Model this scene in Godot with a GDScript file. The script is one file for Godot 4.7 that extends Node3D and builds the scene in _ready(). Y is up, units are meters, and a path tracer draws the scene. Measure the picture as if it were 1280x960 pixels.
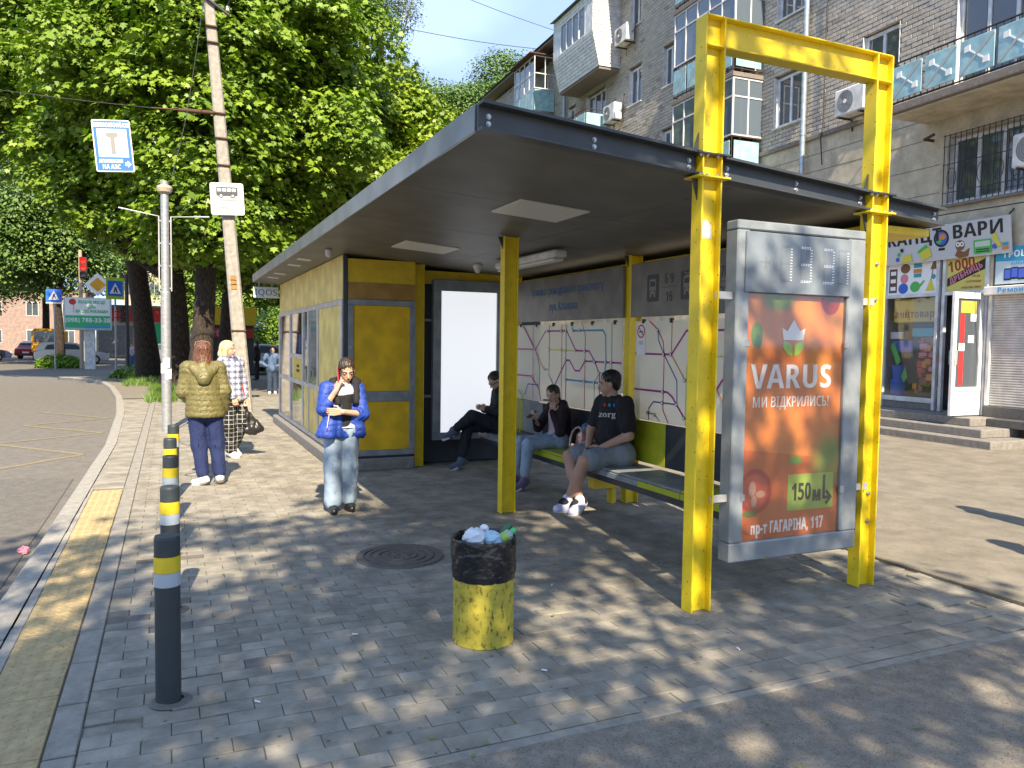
extends Node3D
# A bus stop under street trees: shelter with kiosk, waiting people, apartment block behind.

var M := {}
var rng := RandomNumberGenerator.new()
var names := {}
var T := {}

class Acc:
	var v := PackedVector3Array()
	var n := PackedVector3Array()
	var c := PackedColorArray()
	var i := PackedInt32Array()

func _ready():
	rng.seed = 77
	setup_camera_and_light()
	make_textures()
	make_materials()
	build_ground()
	build_apartment_block()
	build_shelter()
	build_kiosk()
	build_street_things()
	build_trees()
	build_far_side()
	build_people()
	build_small_things()

func setup_camera_and_light():
	var cam := Camera3D.new()
	cam.name = "camera"
	cam.transform = Transform3D(Basis(Vector3(0.91366, 0.01368, 0.40625), Vector3(0.00911, 0.99849, -0.0541), Vector3(-0.40638, 0.05313, 0.91216)).orthonormalized(), Vector3(0, 1.7, 0))
	cam.fov = 53.09
	cam.near = 0.05
	cam.far = 900.0
	add_child(cam)
	cam.current = true
	var we := WorldEnvironment.new()
	we.name = "world_environment"
	var e := Environment.new()
	e.background_mode = Environment.BG_SKY
	var sky := Sky.new()
	var sm := ProceduralSkyMaterial.new()
	sm.sky_top_color = Color(0.44, 0.52, 0.655)
	sm.sky_horizon_color = Color(0.585, 0.645, 0.72)
	sm.sky_curve = 0.12
	sm.ground_bottom_color = Color(0.30, 0.29, 0.27)
	sm.ground_horizon_color = Color(0.55, 0.58, 0.60)
	sm.sky_cover = cloud_cover()
	sm.sky_cover_modulate = Color(1, 1, 1, 1)
	sky.sky_material = sm
	e.sky = sky
	e.background_energy_multiplier = 1.35
	e.tonemap_mode = Environment.TONE_MAPPER_LINEAR
	e.tonemap_exposure = 2.55
	e.sdfgi_enabled = true
	e.ssao_enabled = true
	e.ssil_enabled = true
	we.environment = e
	add_child(we)
	var sun := DirectionalLight3D.new()
	sun.name = "sun"
	sun.light_color = Color(1.0, 0.93, 0.82)
	sun.light_energy = 1.5
	sun.light_angular_distance = 0.53
	sun.shadow_enabled = true
	add_child(sun)
	sun.look_at_from_position(Vector3(0, 30, 30), Vector3(0, 30, 30) + Vector3(0.18, -1.0, -1.12), Vector3.UP)

func cloud_cover() -> ImageTexture:
	var w := 1024
	var h := 512
	var img := Image.create(w, h, false, Image.FORMAT_RGBA8)
	var nz := FastNoiseLite.new()
	nz.seed = 5
	nz.noise_type = FastNoiseLite.TYPE_SIMPLEX
	nz.fractal_octaves = 5
	nz.frequency = 1.5
	for y in h:
		var th := PI * (y + 0.5) / h
		for x in w:
			var ph := TAU * (x + 0.5) / w
			var d := Vector3(sin(th) * sin(ph), cos(th), -sin(th) * cos(ph))
			var q := Vector3(d.x, d.y * 2.2, d.z) * 1.6
			var a := clampf((nz.get_noise_3dv(q) + 0.12) * 1.5, 0.0, 1.0)
			a = a * a * (3.0 - 2.0 * a) * 0.075
			img.set_pixel(x, y, Color(0.85, 0.88, 0.93, a))
	return ImageTexture.create_from_image(img)

# ---------------------------------------------------------------- helpers
func numbered(called: String, parent: Node) -> String:
	var key := str(parent.get_instance_id()) + called
	var k: int = names.get(key, 0)
	names[key] = k + 1
	return called if k == 0 else "%s_%03d" % [called, k]

func thing(called: String, label: String, category: String, at := Vector3.ZERO, group := "") -> Node3D:
	var o := Node3D.new()
	o.name = numbered(called, self)
	add_child(o)
	o.position = at
	o.set_meta("label", label)
	o.set_meta("category", category)
	if group: o.set_meta("group", group)
	return o

func tag(o: Node, label: String, category: String, group := ""):
	o.set_meta("label", label)
	o.set_meta("category", category)
	if group: o.set_meta("group", group)

func put(called: String, mesh: Mesh, mat: Material, parent: Node = null) -> MeshInstance3D:
	var o := MeshInstance3D.new()
	o.mesh = mesh
	if mat: o.material_override = mat
	var p: Node = parent if parent else self
	o.name = numbered(called, p)
	p.add_child(o, true)
	# things' parts are built in world axes: shift them back by the base of their thing
	if parent and parent != self and not (parent is MeshInstance3D) and parent.get_parent() == self and not parent.has_meta("own_axes"):
		o.position = -(parent as Node3D).position
	return o

func obj(called: String, st: SurfaceTool, mat: Material, parent: Node = null) -> MeshInstance3D:
	return put(called, st.commit(), mat, parent)

func structure(o: Node) -> Node:
	o.set_meta("kind", "structure")
	return o

func stuff(o: Node) -> Node:
	o.set_meta("kind", "stuff")
	return o

func own_axes(o: Node3D) -> Node3D:
	o.set_meta("own_axes", true)
	return o

func S() -> SurfaceTool:
	var st := SurfaceTool.new()
	st.begin(Mesh.PRIMITIVE_TRIANGLES)
	return st

func tri(st: SurfaceTool, a: Vector3, b: Vector3, c: Vector3, na: Vector3, nb = null, nc = null):
	var fn := (b - a).cross(c - a)
	var mb: Vector3 = na if nb == null else nb
	var mc: Vector3 = na if nc == null else nc
	st.set_normal(na); st.add_vertex(a)
	if fn.dot(na + mb + mc) > 0.0:
		st.set_normal(mc); st.add_vertex(c)
		st.set_normal(mb); st.add_vertex(b)
	else:
		st.set_normal(mb); st.add_vertex(b)
		st.set_normal(mc); st.add_vertex(c)

func quad(st: SurfaceTool, a: Vector3, b: Vector3, c: Vector3, d: Vector3, n: Vector3):
	tri(st, a, b, c, n)
	tri(st, a, c, d, n)

# quad with picture coordinates, a = top left seen from the front, then top right, bottom right, bottom left
func quad_uv(st: SurfaceTool, a: Vector3, b: Vector3, c: Vector3, d: Vector3, n: Vector3):
	var p := [a, b, c, d]
	var uv := [Vector2(0, 0), Vector2(1, 0), Vector2(1, 1), Vector2(0, 1)]
	for k in [0, 1, 2, 0, 2, 3]:
		st.set_normal(n); st.set_uv(uv[k]); st.add_vertex(p[k])

# box with chamfered edges from corner lo to corner hi
func box(st: SurfaceTool, lo: Vector3, hi: Vector3, b := 0.0, xf := Transform3D.IDENTITY):
	var c := (lo + hi) * 0.5
	var h := (hi - lo) * 0.5
	h = h.abs()
	if b <= 0.0:
		for ax in 3:
			for s in [-1.0, 1.0]:
				var n := Vector3.ZERO; n[ax] = s
				var u := Vector3.ZERO; u[(ax + 1) % 3] = h[(ax + 1) % 3]
				var w := Vector3.ZERO; w[(ax + 2) % 3] = h[(ax + 2) % 3]
				var o := c + n * h[ax]
				quad(st, xf * (o - u - w), xf * (o + u - w), xf * (o + u + w), xf * (o - u + w), xf.basis * n)
		return
	b = minf(b, minf(h.x, minf(h.y, h.z)) * 0.9)
	for ax in 3:
		var a1 := (ax + 1) % 3
		var a2 := (ax + 2) % 3
		for s in [-1.0, 1.0]:
			var n := Vector3.ZERO; n[ax] = s
			var u := Vector3.ZERO; u[a1] = h[a1] - b
			var w := Vector3.ZERO; w[a2] = h[a2] - b
			var o := c + n * h[ax]
			quad(st, xf * (o - u - w), xf * (o + u - w), xf * (o + u + w), xf * (o - u + w), xf.basis * n)
			for s2 in [-1.0, 1.0]:
				# edge between face ax,s and face a1,s2, running along a2
				var p := c; p[ax] += s * h[ax]; p[a1] += s2 * (h[a1] - b)
				var q := c; q[ax] += s * (h[ax] - b); q[a1] += s2 * h[a1]
				var n2 := Vector3.ZERO; n2[ax] = s; n2[a1] = s2
				n2 = n2.normalized()
				quad(st, xf * (p - w), xf * (p + w), xf * (q + w), xf * (q - w), xf.basis * n2)
	for sx in [-1.0, 1.0]:
		for sy in [-1.0, 1.0]:
			for sz in [-1.0, 1.0]:
				var sg := Vector3(sx, sy, sz)
				var i := c + sg * (h - Vector3(b, b, b))
				tri(st, xf * (i + Vector3(sx * b, 0, 0)), xf * (i + Vector3(0, sy * b, 0)), xf * (i + Vector3(0, 0, sz * b)), xf.basis * sg.normalized())

func tube(st: SurfaceTool, pts: Array, radii, sides := 8, caps := true, sq := 1.0):
	var n := pts.size()
	var rings := []
	var up := Vector3.UP
	for k in n:
		var t: Vector3 = (pts[mini(k + 1, n - 1)] - pts[maxi(k - 1, 0)]).normalized()
		if k == 0:
			up = Vector3.UP if absf(t.y) < 0.9 else Vector3.RIGHT
		var x := up.cross(t).normalized()
		var y := t.cross(x).normalized()
		up = y
		var r: float = radii[k] if radii is Array else radii
		var ring := []
		for j in sides:
			var a := TAU * j / sides
			ring.append([pts[k] + x * cos(a) * r + y * sin(a) * r * sq, x * cos(a) + y * sin(a)])
		rings.append(ring)
	for k in n - 1:
		for j in sides:
			var a = rings[k][j]; var b = rings[k][(j + 1) % sides]
			var c = rings[k + 1][(j + 1) % sides]; var d = rings[k + 1][j]
			tri(st, a[0], b[0], c[0], a[1], b[1], c[1])
			tri(st, a[0], c[0], d[0], a[1], c[1], d[1])
	if caps:
		for e in [0, n - 1]:
			var t2: Vector3 = (pts[1] - pts[0]).normalized() * -1.0 if e == 0 else (pts[n - 1] - pts[n - 2]).normalized()
			for j in range(1, sides - 1):
				tri(st, rings[e][0][0], rings[e][j][0], rings[e][j + 1][0], t2)

# surface of revolution about a vertical axis; profile of [radius, height]
func lathe(st: SurfaceTool, base: Vector3, prof: Array, sides := 20, wob := ""):
	for k in prof.size() - 1:
		var p = prof[k]; var q = prof[k + 1]
		var dn := Vector2(q[1] - p[1], -(q[0] - p[0])).normalized()
		for j in sides:
			var a0 := TAU * j / sides
			var a1 := TAU * (j + 1) / sides
			var d0 := Vector3(cos(a0), 0, sin(a0)); var d1 := Vector3(cos(a1), 0, sin(a1))
			var n0 := d0 * dn.x + Vector3.UP * dn.y; var n1 := d1 * dn.x + Vector3.UP * dn.y
			var w00 := 0.0; var w01 := 0.0; var w10 := 0.0; var w11 := 0.0
			if wob:
				w00 = wobble(wob, a0, p[1]); w01 = wobble(wob, a1, p[1]); w10 = wobble(wob, a0, q[1]); w11 = wobble(wob, a1, q[1])
			var A: Vector3 = base + d0 * (p[0] + w00) + Vector3.UP * p[1]
			var B: Vector3 = base + d1 * (p[0] + w01) + Vector3.UP * p[1]
			var C: Vector3 = base + d1 * (q[0] + w11) + Vector3.UP * q[1]
			var D: Vector3 = base + d0 * (q[0] + w10) + Vector3.UP * q[1]
			if p[0] > 0.0005: tri(st, A, B, C, n0, n1, n1)
			if q[0] > 0.0005: tri(st, A, C, D, n0, n1, n0)

func wobble(kind: String, a: float, h: float) -> float:
	if kind == "bag":
		var f := clampf(h / 0.05, 0.0, 1.0)
		return 0.005 * sin(a * 5.0 + h * 19.0) * f + 0.003 * sin(a * 11.0 - h * 31.0) + 0.002 * sin(a * 23.0 + h * 14.0) + 0.018 * exp(-pow((a - 5.9) * 2.2, 2)) * f
	return 0.0

# flat shape in the plane through o spanned by x and y, pushed out to thickness t along x cross y
func plate(st: SurfaceTool, poly: PackedVector2Array, o: Vector3, x: Vector3, y: Vector3, t := 0.004):
	var n := x.cross(y).normalized()
	var idx := Geometry2D.triangulate_polygon(poly)
	for k in range(0, idx.size(), 3):
		var a := o + x * poly[idx[k]].x + y * poly[idx[k]].y
		var b := o + x * poly[idx[k + 1]].x + y * poly[idx[k + 1]].y
		var c := o + x * poly[idx[k + 2]].x + y * poly[idx[k + 2]].y
		tri(st, a + n * t, b + n * t, c + n * t, n)
		tri(st, a, b, c, -n)
	var cw := Geometry2D.is_polygon_clockwise(poly)
	for k in poly.size():
		var p := poly[k]; var q := poly[(k + 1) % poly.size()]
		var e := q - p
		var nn := Vector2(e.y, -e.x).normalized() * (-1.0 if cw else 1.0)
		var a := o + x * p.x + y * p.y
		var b := o + x * q.x + y * q.y
		quad(st, a, b, b + n * t, a + n * t, x * nn.x + y * nn.y)

func rect(w: float, h: float, cx := 0.0, cy := 0.0, r := 0.0) -> PackedVector2Array:
	var out := PackedVector2Array()
	if r <= 0.0:
		return PackedVector2Array([Vector2(cx - w / 2, cy - h / 2), Vector2(cx + w / 2, cy - h / 2), Vector2(cx + w / 2, cy + h / 2), Vector2(cx - w / 2, cy + h / 2)])
	for q in 4:
		var o := Vector2(cx + (w / 2 - r) * [1, -1, -1, 1][q], cy + (h / 2 - r) * [1, 1, -1, -1][q])
		for k in 5:
			var a := PI / 2 * (q + k / 4.0)
			out.append(o + Vector2(cos(a), sin(a)) * r)
	return out

func disc(r: float, cx := 0.0, cy := 0.0, n := 14, sx := 1.0) -> PackedVector2Array:
	var out := PackedVector2Array()
	for k in n:
		out.append(Vector2(cx + cos(TAU * k / n) * r * sx, cy + sin(TAU * k / n) * r))
	return out

# flat ribbon along 2D points
func ribbon(st: SurfaceTool, pts: Array, w: float, o: Vector3, x: Vector3, y: Vector3, t := 0.002):
	for k in pts.size() - 1:
		var p: Vector2 = pts[k]; var q: Vector2 = pts[k + 1]
		var e := (q - p).normalized(); var s := Vector2(-e.y, e.x) * w * 0.5
		p -= e * w * 0.3; q += e * w * 0.3
		plate(st, PackedVector2Array([p - s, q - s, q + s, p + s]), o, x, y, t + 0.0002 * (k % 3))

func letters(called: String, text: String, h: float, at: Vector3, turn: float, mat: Material, parent: Node, bold := false, squeeze := 1.0, depth := 0.004, serif := false, italic := 0.0) -> MeshInstance3D:
	var tm := TextMesh.new()
	var f := SystemFont.new()
	f.font_names = PackedStringArray(["Droid Serif" if serif else "Droid Sans"])
	f.font_weight = 700 if bold else 400
	tm.font = f
	tm.text = text
	tm.font_size = 48
	tm.pixel_size = h / 34.5
	tm.depth = depth
	tm.curve_step = 4.0
	tm.horizontal_alignment = HORIZONTAL_ALIGNMENT_CENTER
	var o := put(called, tm, mat, parent)
	var b := Basis(Vector3.UP, turn) * Basis(Vector3(squeeze, 0, 0), Vector3(italic, 1, 0), Vector3(0, 0, 1))
	o.transform = Transform3D(b, o.position + at)
	return o

func lin(r: float, g: float, b: float) -> Color:
	return Color(r, g, b).linear_to_srgb()

func mat(called: String, col: Color, rough := 0.8, metal := 0.0, tex := "", scale := 1.0, bump := "", bump_k := 0.5) -> StandardMaterial3D:
	var m := StandardMaterial3D.new()
	m.resource_name = called
	m.albedo_color = col
	m.roughness = rough
	m.metallic = metal
	if tex or bump:
		m.uv1_triplanar = true
		m.uv1_world_triplanar = true
		m.uv1_scale = Vector3(scale, scale, scale)
	if tex: m.albedo_texture = T[tex]
	if bump:
		m.normal_enabled = true
		m.normal_texture = T[bump]
		m.normal_scale = bump_k
	M[called] = m
	return m

# ---------------------------------------------------------------- textures: grain, stains and wear only
func noise_image(sz: int, seed_: int, freq: float, oct: int, lo: float, hi: float, gain := 0.5, contrast := 1.0, type := FastNoiseLite.TYPE_SIMPLEX_SMOOTH) -> Image:
	var nz := FastNoiseLite.new()
	nz.seed = seed_
	nz.noise_type = type
	nz.frequency = freq
	nz.fractal_octaves = oct
	nz.fractal_gain = gain
	var im := nz.get_seamless_image(sz, sz, false, false, 0.15, true)
	im.convert(Image.FORMAT_RGBA8)
	for y in sz:
		for x in sz:
			var v := im.get_pixel(x, y).r
			v = clampf((v - 0.5) * contrast + 0.5, 0.0, 1.0)
			v = lerpf(lo, hi, v)
			im.set_pixel(x, y, Color(v, v, v))
	return im

func speck_image(im: Image, seed_: int, n: int, rmax: float, dark: float, light: float):
	var r := RandomNumberGenerator.new()
	r.seed = seed_
	var sz := im.get_width()
	for k in n:
		var cx := r.randi() % sz; var cy := r.randi() % sz
		var rad := r.randf() * rmax + 0.4
		var f := dark if r.randf() < 0.6 else light
		var ri := int(ceil(rad))
		for dy in range(-ri, ri + 1):
			for dx in range(-ri, ri + 1):
				if dx * dx + dy * dy <= rad * rad:
					var px := posmod(cx + dx, sz); var py := posmod(cy + dy, sz)
					var c := im.get_pixel(px, py) * f
					im.set_pixel(px, py, Color(minf(c.r, 1), minf(c.g, 1), minf(c.b, 1)))

func keep(called: String, im: Image, bump := 0.0):
	if bump > 0.0:
		var b := im.duplicate() as Image
		b.bump_map_to_normal_map(bump)
		T[called + "_n"] = ImageTexture.create_from_image(b)
	T[called] = ImageTexture.create_from_image(im)

func make_textures():
	var a := noise_image(512, 3, 0.02, 6, 0.84, 1.0, 0.7, 1.3)
	speck_image(a, 4, 9000, 1.3, 0.84, 1.1)
	keep("asphalt", a, 3.0)
	var b := noise_image(512, 9, 0.012, 6, 0.82, 1.0, 0.68, 1.4)
	speck_image(b, 5, 2500, 1.2, 0.88, 1.06)
	keep("concrete", b, 2.0)
	# coarse asphalt
	var ac := noise_image(1024, 13, 0.012, 6, 0.80, 1.0, 0.72, 1.5)
	speck_image(ac, 14, 26000, 1.6, 0.74, 1.22)
	keep("asphalt_coarse", ac, 5.0)
	# trodden paving: blotches, drips and trodden-in gum
	var pv2 := noise_image(1024, 17, 0.006, 6, 0.78, 1.0, 0.66, 1.7)
	speck_image(pv2, 18, 5000, 1.2, 0.86, 1.08)
	speck_image(pv2, 19, 130, 5.0, 0.72, 1.08)
	keep("paving", pv2, 2.0)
	# painted steel: chips and thin scratches down to primer
	var wn := noise_image(512, 43, 0.01, 4, 0.93, 1.0, 0.6, 1.4)
	var rw := RandomNumberGenerator.new(); rw.seed = 23
	for k2 in 50:
		var x2 := rw.randf() * 512.0; var y2 := rw.randf() * 512.0
		var an := rw.randf_range(-0.5, 0.5) + (PI / 2 if rw.randf() < 0.6 else 0.0)
		var dk := rw.randf_range(0.45, 0.85)
		for j2 in rw.randi() % 26:
			wn.set_pixel(posmod(int(x2), 512), posmod(int(y2), 512), Color(dk, dk * 0.9, dk * 0.8))
			x2 += cos(an); y2 += sin(an)
	var nw := FastNoiseLite.new(); nw.seed = 91; nw.frequency = 0.06; nw.fractal_octaves = 4
	for y3 in 512:
		for x3 in 512:
			var vw := nw.get_noise_2d(x3, y3)
			if vw > 0.56: wn.set_pixel(x3, y3, wn.get_pixel(x3, y3).lerp(Color(0.36, 0.26, 0.18), clampf((vw - 0.56) * 9.0, 0, 0.85)))
	keep("worn", wn)
	keep("soft", noise_image(256, 21, 0.012, 4, 0.86, 1.0, 0.5, 1.6), 2.0)
	keep("grain", noise_image(256, 33, 0.12, 3, 0.85, 1.0, 0.6, 1.4), 2.5)
	# scuffed paint: pale with dark scratches and chips
	var p := noise_image(512, 41, 0.02, 5, 0.88, 1.0, 0.6, 1.5)
	var n2 := FastNoiseLite.new()
	n2.seed = 8; n2.frequency = 0.045; n2.fractal_octaves = 5; n2.fractal_gain = 0.7
	for y in 512:
		for x in 512:
			var v := n2.get_noise_2d(x, y * 0.45)
			if v > 0.2:
				var f := clampf((v - 0.2) * 4.0, 0.0, 1.0)
				var c := p.get_pixel(x, y)
				p.set_pixel(x, y, c.lerp(Color(0.22, 0.2, 0.13), f * 0.8))
	keep("chipped", p, 1.0)
	var q := noise_image(512, 61, 0.015, 4, 0.93, 1.0, 0.6, 1.5)
	speck_image(q, 12, 130, 2.0, 0.72, 1.04)
	keep("paint", q)
	# bark: stretched noise
	var bk := Image.create(256, 256, false, Image.FORMAT_RGBA8)
	var n3 := FastNoiseLite.new()
	n3.seed = 18; n3.frequency = 0.05; n3.fractal_octaves = 4
	for y in 256:
		for x in 256:
			var v2 := 0.62 + 0.55 * n3.get_noise_2d(x * 1.6, y * 0.35)
			bk.set_pixel(x, y, Color(v2, v2 * 0.95, v2 * 0.9).clamp(Color(0.2, 0.2, 0.2), Color(1, 1, 1)))
	keep("bark", bk, 6.0)
	# woven checks for clothes
	var pl := Image.create(128, 128, false, Image.FORMAT_RGBA8)
	var pk := Image.create(128, 128, false, Image.FORMAT_RGBA8)
	for y in 128:
		for x in 128:
			var c := Color(0.62, 0.64, 0.72)
			var sx := x % 64; var sy := y % 64
			if sx < 18: c = c.lerp(Color(0.18, 0.2, 0.32), 0.55)
			if sy < 18: c = c.lerp(Color(0.18, 0.2, 0.32), 0.55)
			if sx > 38 and sx < 43: c = c.lerp(Color(0.95, 0.95, 0.98), 0.8)
			if sy > 38 and sy < 43: c = c.lerp(Color(0.95, 0.95, 0.98), 0.8)
			pl.set_pixel(x, y, c)
			var k := Color(0.05, 0.05, 0.06)
			if sx < 6 or sy < 6: k = Color(0.75, 0.75, 0.74)
			pk.set_pixel(x, y, k)
	keep("plaid", pl)
	keep("checks", pk)
	var dn := noise_image(256, 71, 0.02, 4, 0.85, 1.0, 0.6, 1.5)
	keep("denim", dn)
	keep("folds", noise_image(256, 81, 0.03, 3, 0.0, 1.0, 0.5, 1.3), 6.0)

func make_materials():
	mat("road", lin(0.172, 0.157, 0.132), 0.9, 0.0, "asphalt", 0.45, "asphalt_n", 0.5)
	mat("path_asphalt", lin(0.25, 0.222, 0.175), 0.9, 0.0, "asphalt_coarse", 0.6, "asphalt_coarse_n", 1.0)
	mat("plaza", lin(0.225, 0.20, 0.155), 0.9, 0.0, "concrete", 0.3, "asphalt_n", 0.25)
	mat("bed", lin(0.19, 0.17, 0.14), 0.95, 0.0, "asphalt", 1.5, "asphalt_n", 0.8)
	for k in 4:
		var f: float = [0.285, 0.30, 0.27, 0.31][k]
		mat("paver%d" % k, lin(f * 1.03, f * 0.945, f * 0.76), 0.9, 0.0, "paving", [0.42, 0.36, 0.45, 0.4][k], "concrete_n", 0.35)
	mat("paver_dark", lin(0.16, 0.145, 0.13), 0.9, 0.0, "concrete", 1.3, "concrete_n", 0.4)
	var pv := mat("paver_rest", Color(1, 1, 1), 0.9, 0.0, "paving", 0.4, "concrete_n", 0.3)
	pv.vertex_color_use_as_albedo = true
	mat("tactile", lin(0.46, 0.35, 0.175), 0.9, 0.0, "concrete", 1.4, "concrete_n", 0.5)
	mat("kerb", lin(0.35, 0.33, 0.285), 0.85, 0.0, "asphalt", 0.9, "concrete_n", 0.5)
	mat("slab", lin(0.30, 0.28, 0.235), 0.9, 0.0, "concrete", 1.0, "concrete_n", 0.4)
	mat("yellow_line", lin(0.25, 0.21, 0.125), 0.9, 0.0, "asphalt", 1.0)
	mat("yellow", lin(0.80, 0.595, 0.012), 0.45, 0.0, "worn", 0.9)
	mat("yellow_dull", lin(0.70, 0.49, 0.02), 0.5, 0.0, "paint", 0.6)
	mat("yellow_panel", lin(0.80, 0.50, 0.006), 0.6, 0.0, "soft", 0.8)
	mat("yellow_lit_side", lin(0.78, 0.61, 0.18), 0.55, 0.0, "soft", 0.7)  # kiosk street wall: yellow lightened in the colour for light on that side
	mat("orange_faded", lin(0.42, 0.24, 0.05), 0.6, 0.0, "soft", 0.9)
	mat("lime", lin(0.42, 0.44, 0.02), 0.4, 0.0, "paint", 0.9)
	mat("anthracite", lin(0.045, 0.052, 0.058), 0.38, 0.0, "soft", 0.8)
	mat("soffit", lin(0.135, 0.13, 0.118), 0.5, 0.0, "soft", 0.6)
	mat("roof_edge", lin(0.25, 0.275, 0.29), 0.3, 0.3, "soft", 0.7)
	mat("dark_wall", lin(0.02, 0.028, 0.036), 0.5, 0.0, "soft", 0.8)
	mat("grey_frame", lin(0.27, 0.30, 0.315), 0.42, 0.15, "soft", 1.2)
	mat("alu", lin(0.58, 0.57, 0.55), 0.4, 0.3, "soft", 1.0)
	mat("header", lin(0.21, 0.20, 0.18), 0.45, 0.1, "soft", 0.9)
	mat("zinc", lin(0.50, 0.51, 0.52), 0.38, 0.85, "soft", 4.0)
	mat("galvanised", lin(0.42, 0.44, 0.45), 0.5, 0.5, "concrete", 2.0)
	mat("white_paint", lin(0.75, 0.75, 0.73), 0.5, 0.0, "soft", 1.0)
	mat("white_plain", lin(0.8, 0.8, 0.79), 0.6)
	mat("black_plain", lin(0.015, 0.015, 0.017), 0.5)
	mat("grey_plain", lin(0.2, 0.2, 0.2), 0.6)
	mat("pvc", lin(0.70, 0.71, 0.72), 0.35, 0.0, "soft", 1.0)
	mat("brick", Color(1, 1, 1), 0.92, 0.0, "concrete", 1.7, "concrete_n", 0.5).vertex_color_use_as_albedo = true
	for k in 3:
		var f2: float = [0.52, 0.47, 0.56][k]
		mat("brick%d" % k, lin(f2, f2 * 0.91, f2 * 0.78), 0.92, 0.0, "concrete", 1.7, "concrete_n", 0.5)
	mat("mortar", lin(0.17, 0.155, 0.13), 0.95, 0.0, "concrete", 1.5)
	mat("plaster", lin(0.56, 0.50, 0.38), 0.92, 0.0, "concrete", 0.28, "concrete_n", 0.25)
	mat("slab_dirty", lin(0.24, 0.21, 0.18), 0.95, 0.0, "concrete", 1.6, "concrete_n", 0.8)
	mat("stone_step", lin(0.25, 0.235, 0.215), 0.9, 0.0, "concrete", 1.2, "concrete_n", 0.6)
	mat("blue_sheet", lin(0.33, 0.55, 0.60), 0.35, 0.0, "soft", 1.0)
	mat("rust", lin(0.10, 0.05, 0.03), 0.9, 0.0, "concrete", 3.0)
	mat("dark_iron", lin(0.03, 0.03, 0.032), 0.6)
	mat("concrete_pole", lin(0.36, 0.335, 0.29), 0.95, 0.0, "concrete", 1.1, "concrete_n", 0.8)
	mat("bark", lin(0.085, 0.07, 0.056), 0.95, 0.0, "bark", 0.9, "bark_n", 1.0)
	mat("bark_pale", lin(0.22, 0.19, 0.15), 0.95, 0.0, "bark", 0.9, "bark_n", 1.0)
	mat("sign_blue", lin(0.02, 0.13, 0.62), 0.4)
	mat("letter_blue", lin(0.03, 0.12, 0.27), 0.5)
	mat("letter_dark", lin(0.05, 0.055, 0.06), 0.5)
	mat("red", lin(0.55, 0.03, 0.03), 0.5)
	mat("green_print", lin(0.03, 0.42, 0.16), 0.5)
	mat("cast_iron", lin(0.16, 0.145, 0.13), 0.65, 0.4, "concrete", 3.0, "concrete_n", 0.6)
	mat("bin_bag", lin(0.012, 0.013, 0.016), 0.22, 0.0, "", 1.3, "folds_n", 0.55)
	mat("bin_yellow", lin(0.50, 0.42, 0.045), 0.6, 0.0, "chipped", 1.1)
	mat("bollard", lin(0.035, 0.047, 0.053), 0.5, 0.0, "worn", 2.0)
	mat("band_white", lin(0.38, 0.44, 0.49), 0.3)
	mat("band_yellow", lin(0.62, 0.48, 0.02), 0.4)
	# glass
	var g := mat("glass", Color(0.25, 0.3, 0.3, 0.08), 0.02)
	g.transparency = BaseMaterial3D.TRANSPARENCY_ALPHA
	var g2 := mat("window_glass", lin(0.07, 0.085, 0.10), 0.04)
	g2.metallic_specular = 0.8
	var fg := mat("frosted", Color(0.86, 0.87, 0.84, 0.56), 0.55, 0.0)
	fg.transparency = BaseMaterial3D.TRANSPARENCY_ALPHA
	fg.backlight_enabled = true
	fg.backlight = Color(0.75, 0.75, 0.7)
	mat("diffuser", lin(0.62, 0.62, 0.58), 0.5)
	for q in [["purple", 0.36, 0.02, 0.22], ["rose", 0.50, 0.08, 0.10], ["teal", 0.05, 0.26, 0.42], ["green", 0.16, 0.42, 0.14], ["navy", 0.03, 0.10, 0.32], ["yellowline", 0.6, 0.55, 0.1], ["orange", 0.58, 0.22, 0.06], ["red", 0.62, 0.04, 0.04]]:
		mat("line_" + q[0], lin(q[1], q[2], q[3]), 0.5)
	mat("header_light", lin(0.22, 0.215, 0.2), 0.5)
	mat("clock_face", lin(0.20, 0.235, 0.265), 0.38, 0.1, "soft", 1.0)
	mat("led_off", lin(0.10, 0.11, 0.12), 0.4)
	var lo := mat("led_on", lin(0.8, 0.8, 0.85), 0.4)
	lo.emission_enabled = true; lo.emission = Color(0.9, 0.9, 1.0); lo.emission_energy_multiplier = 0.25
	mat("leaf_print", lin(0.30, 0.50, 0.06), 0.5)
	mat("lime_print", lin(0.33, 0.45, 0.06), 0.5)
	var pm := mat("poster", Color(0.94, 0.93, 0.93), 0.45)
	pm.albedo_texture = poster_picture()
	var lb := mat("lightbox", lin(0.82, 0.82, 0.82), 0.35)
	lb.emission_enabled = true; lb.emission = Color(0.97, 0.98, 1.0); lb.emission_energy_multiplier = 0.3  # glow added to whiten the blank ad face, no known source behind it
	mat("show_blue", lin(0.07, 0.13, 0.60), 0.4)
	mat("show_blue_light", lin(0.28, 0.42, 0.75), 0.4)
	mat("show_white", lin(0.7, 0.72, 0.78), 0.5)
	mat("show_yellow", lin(0.55, 0.42, 0.06), 0.5)
	mat("show_brown", lin(0.10, 0.06, 0.04), 0.5)
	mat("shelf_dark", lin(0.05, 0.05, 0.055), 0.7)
	mat("door_mirror", lin(0.30, 0.29, 0.27), 0.08, 0.6)
	mat("zinc_pipe", lin(0.45, 0.52, 0.58), 0.35, 0.6, "soft", 2.0)
	mat("cladding", lin(0.70, 0.71, 0.71), 0.5, 0.0, "soft", 1.0)
	mat("balcony_glass", lin(0.10, 0.13, 0.16), 0.06).metallic_specular = 0.9
	mat("pale_metal", lin(0.40, 0.42, 0.42), 0.5, 0.2)
	mat("fan_grey", lin(0.30, 0.30, 0.30), 0.6)
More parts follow.
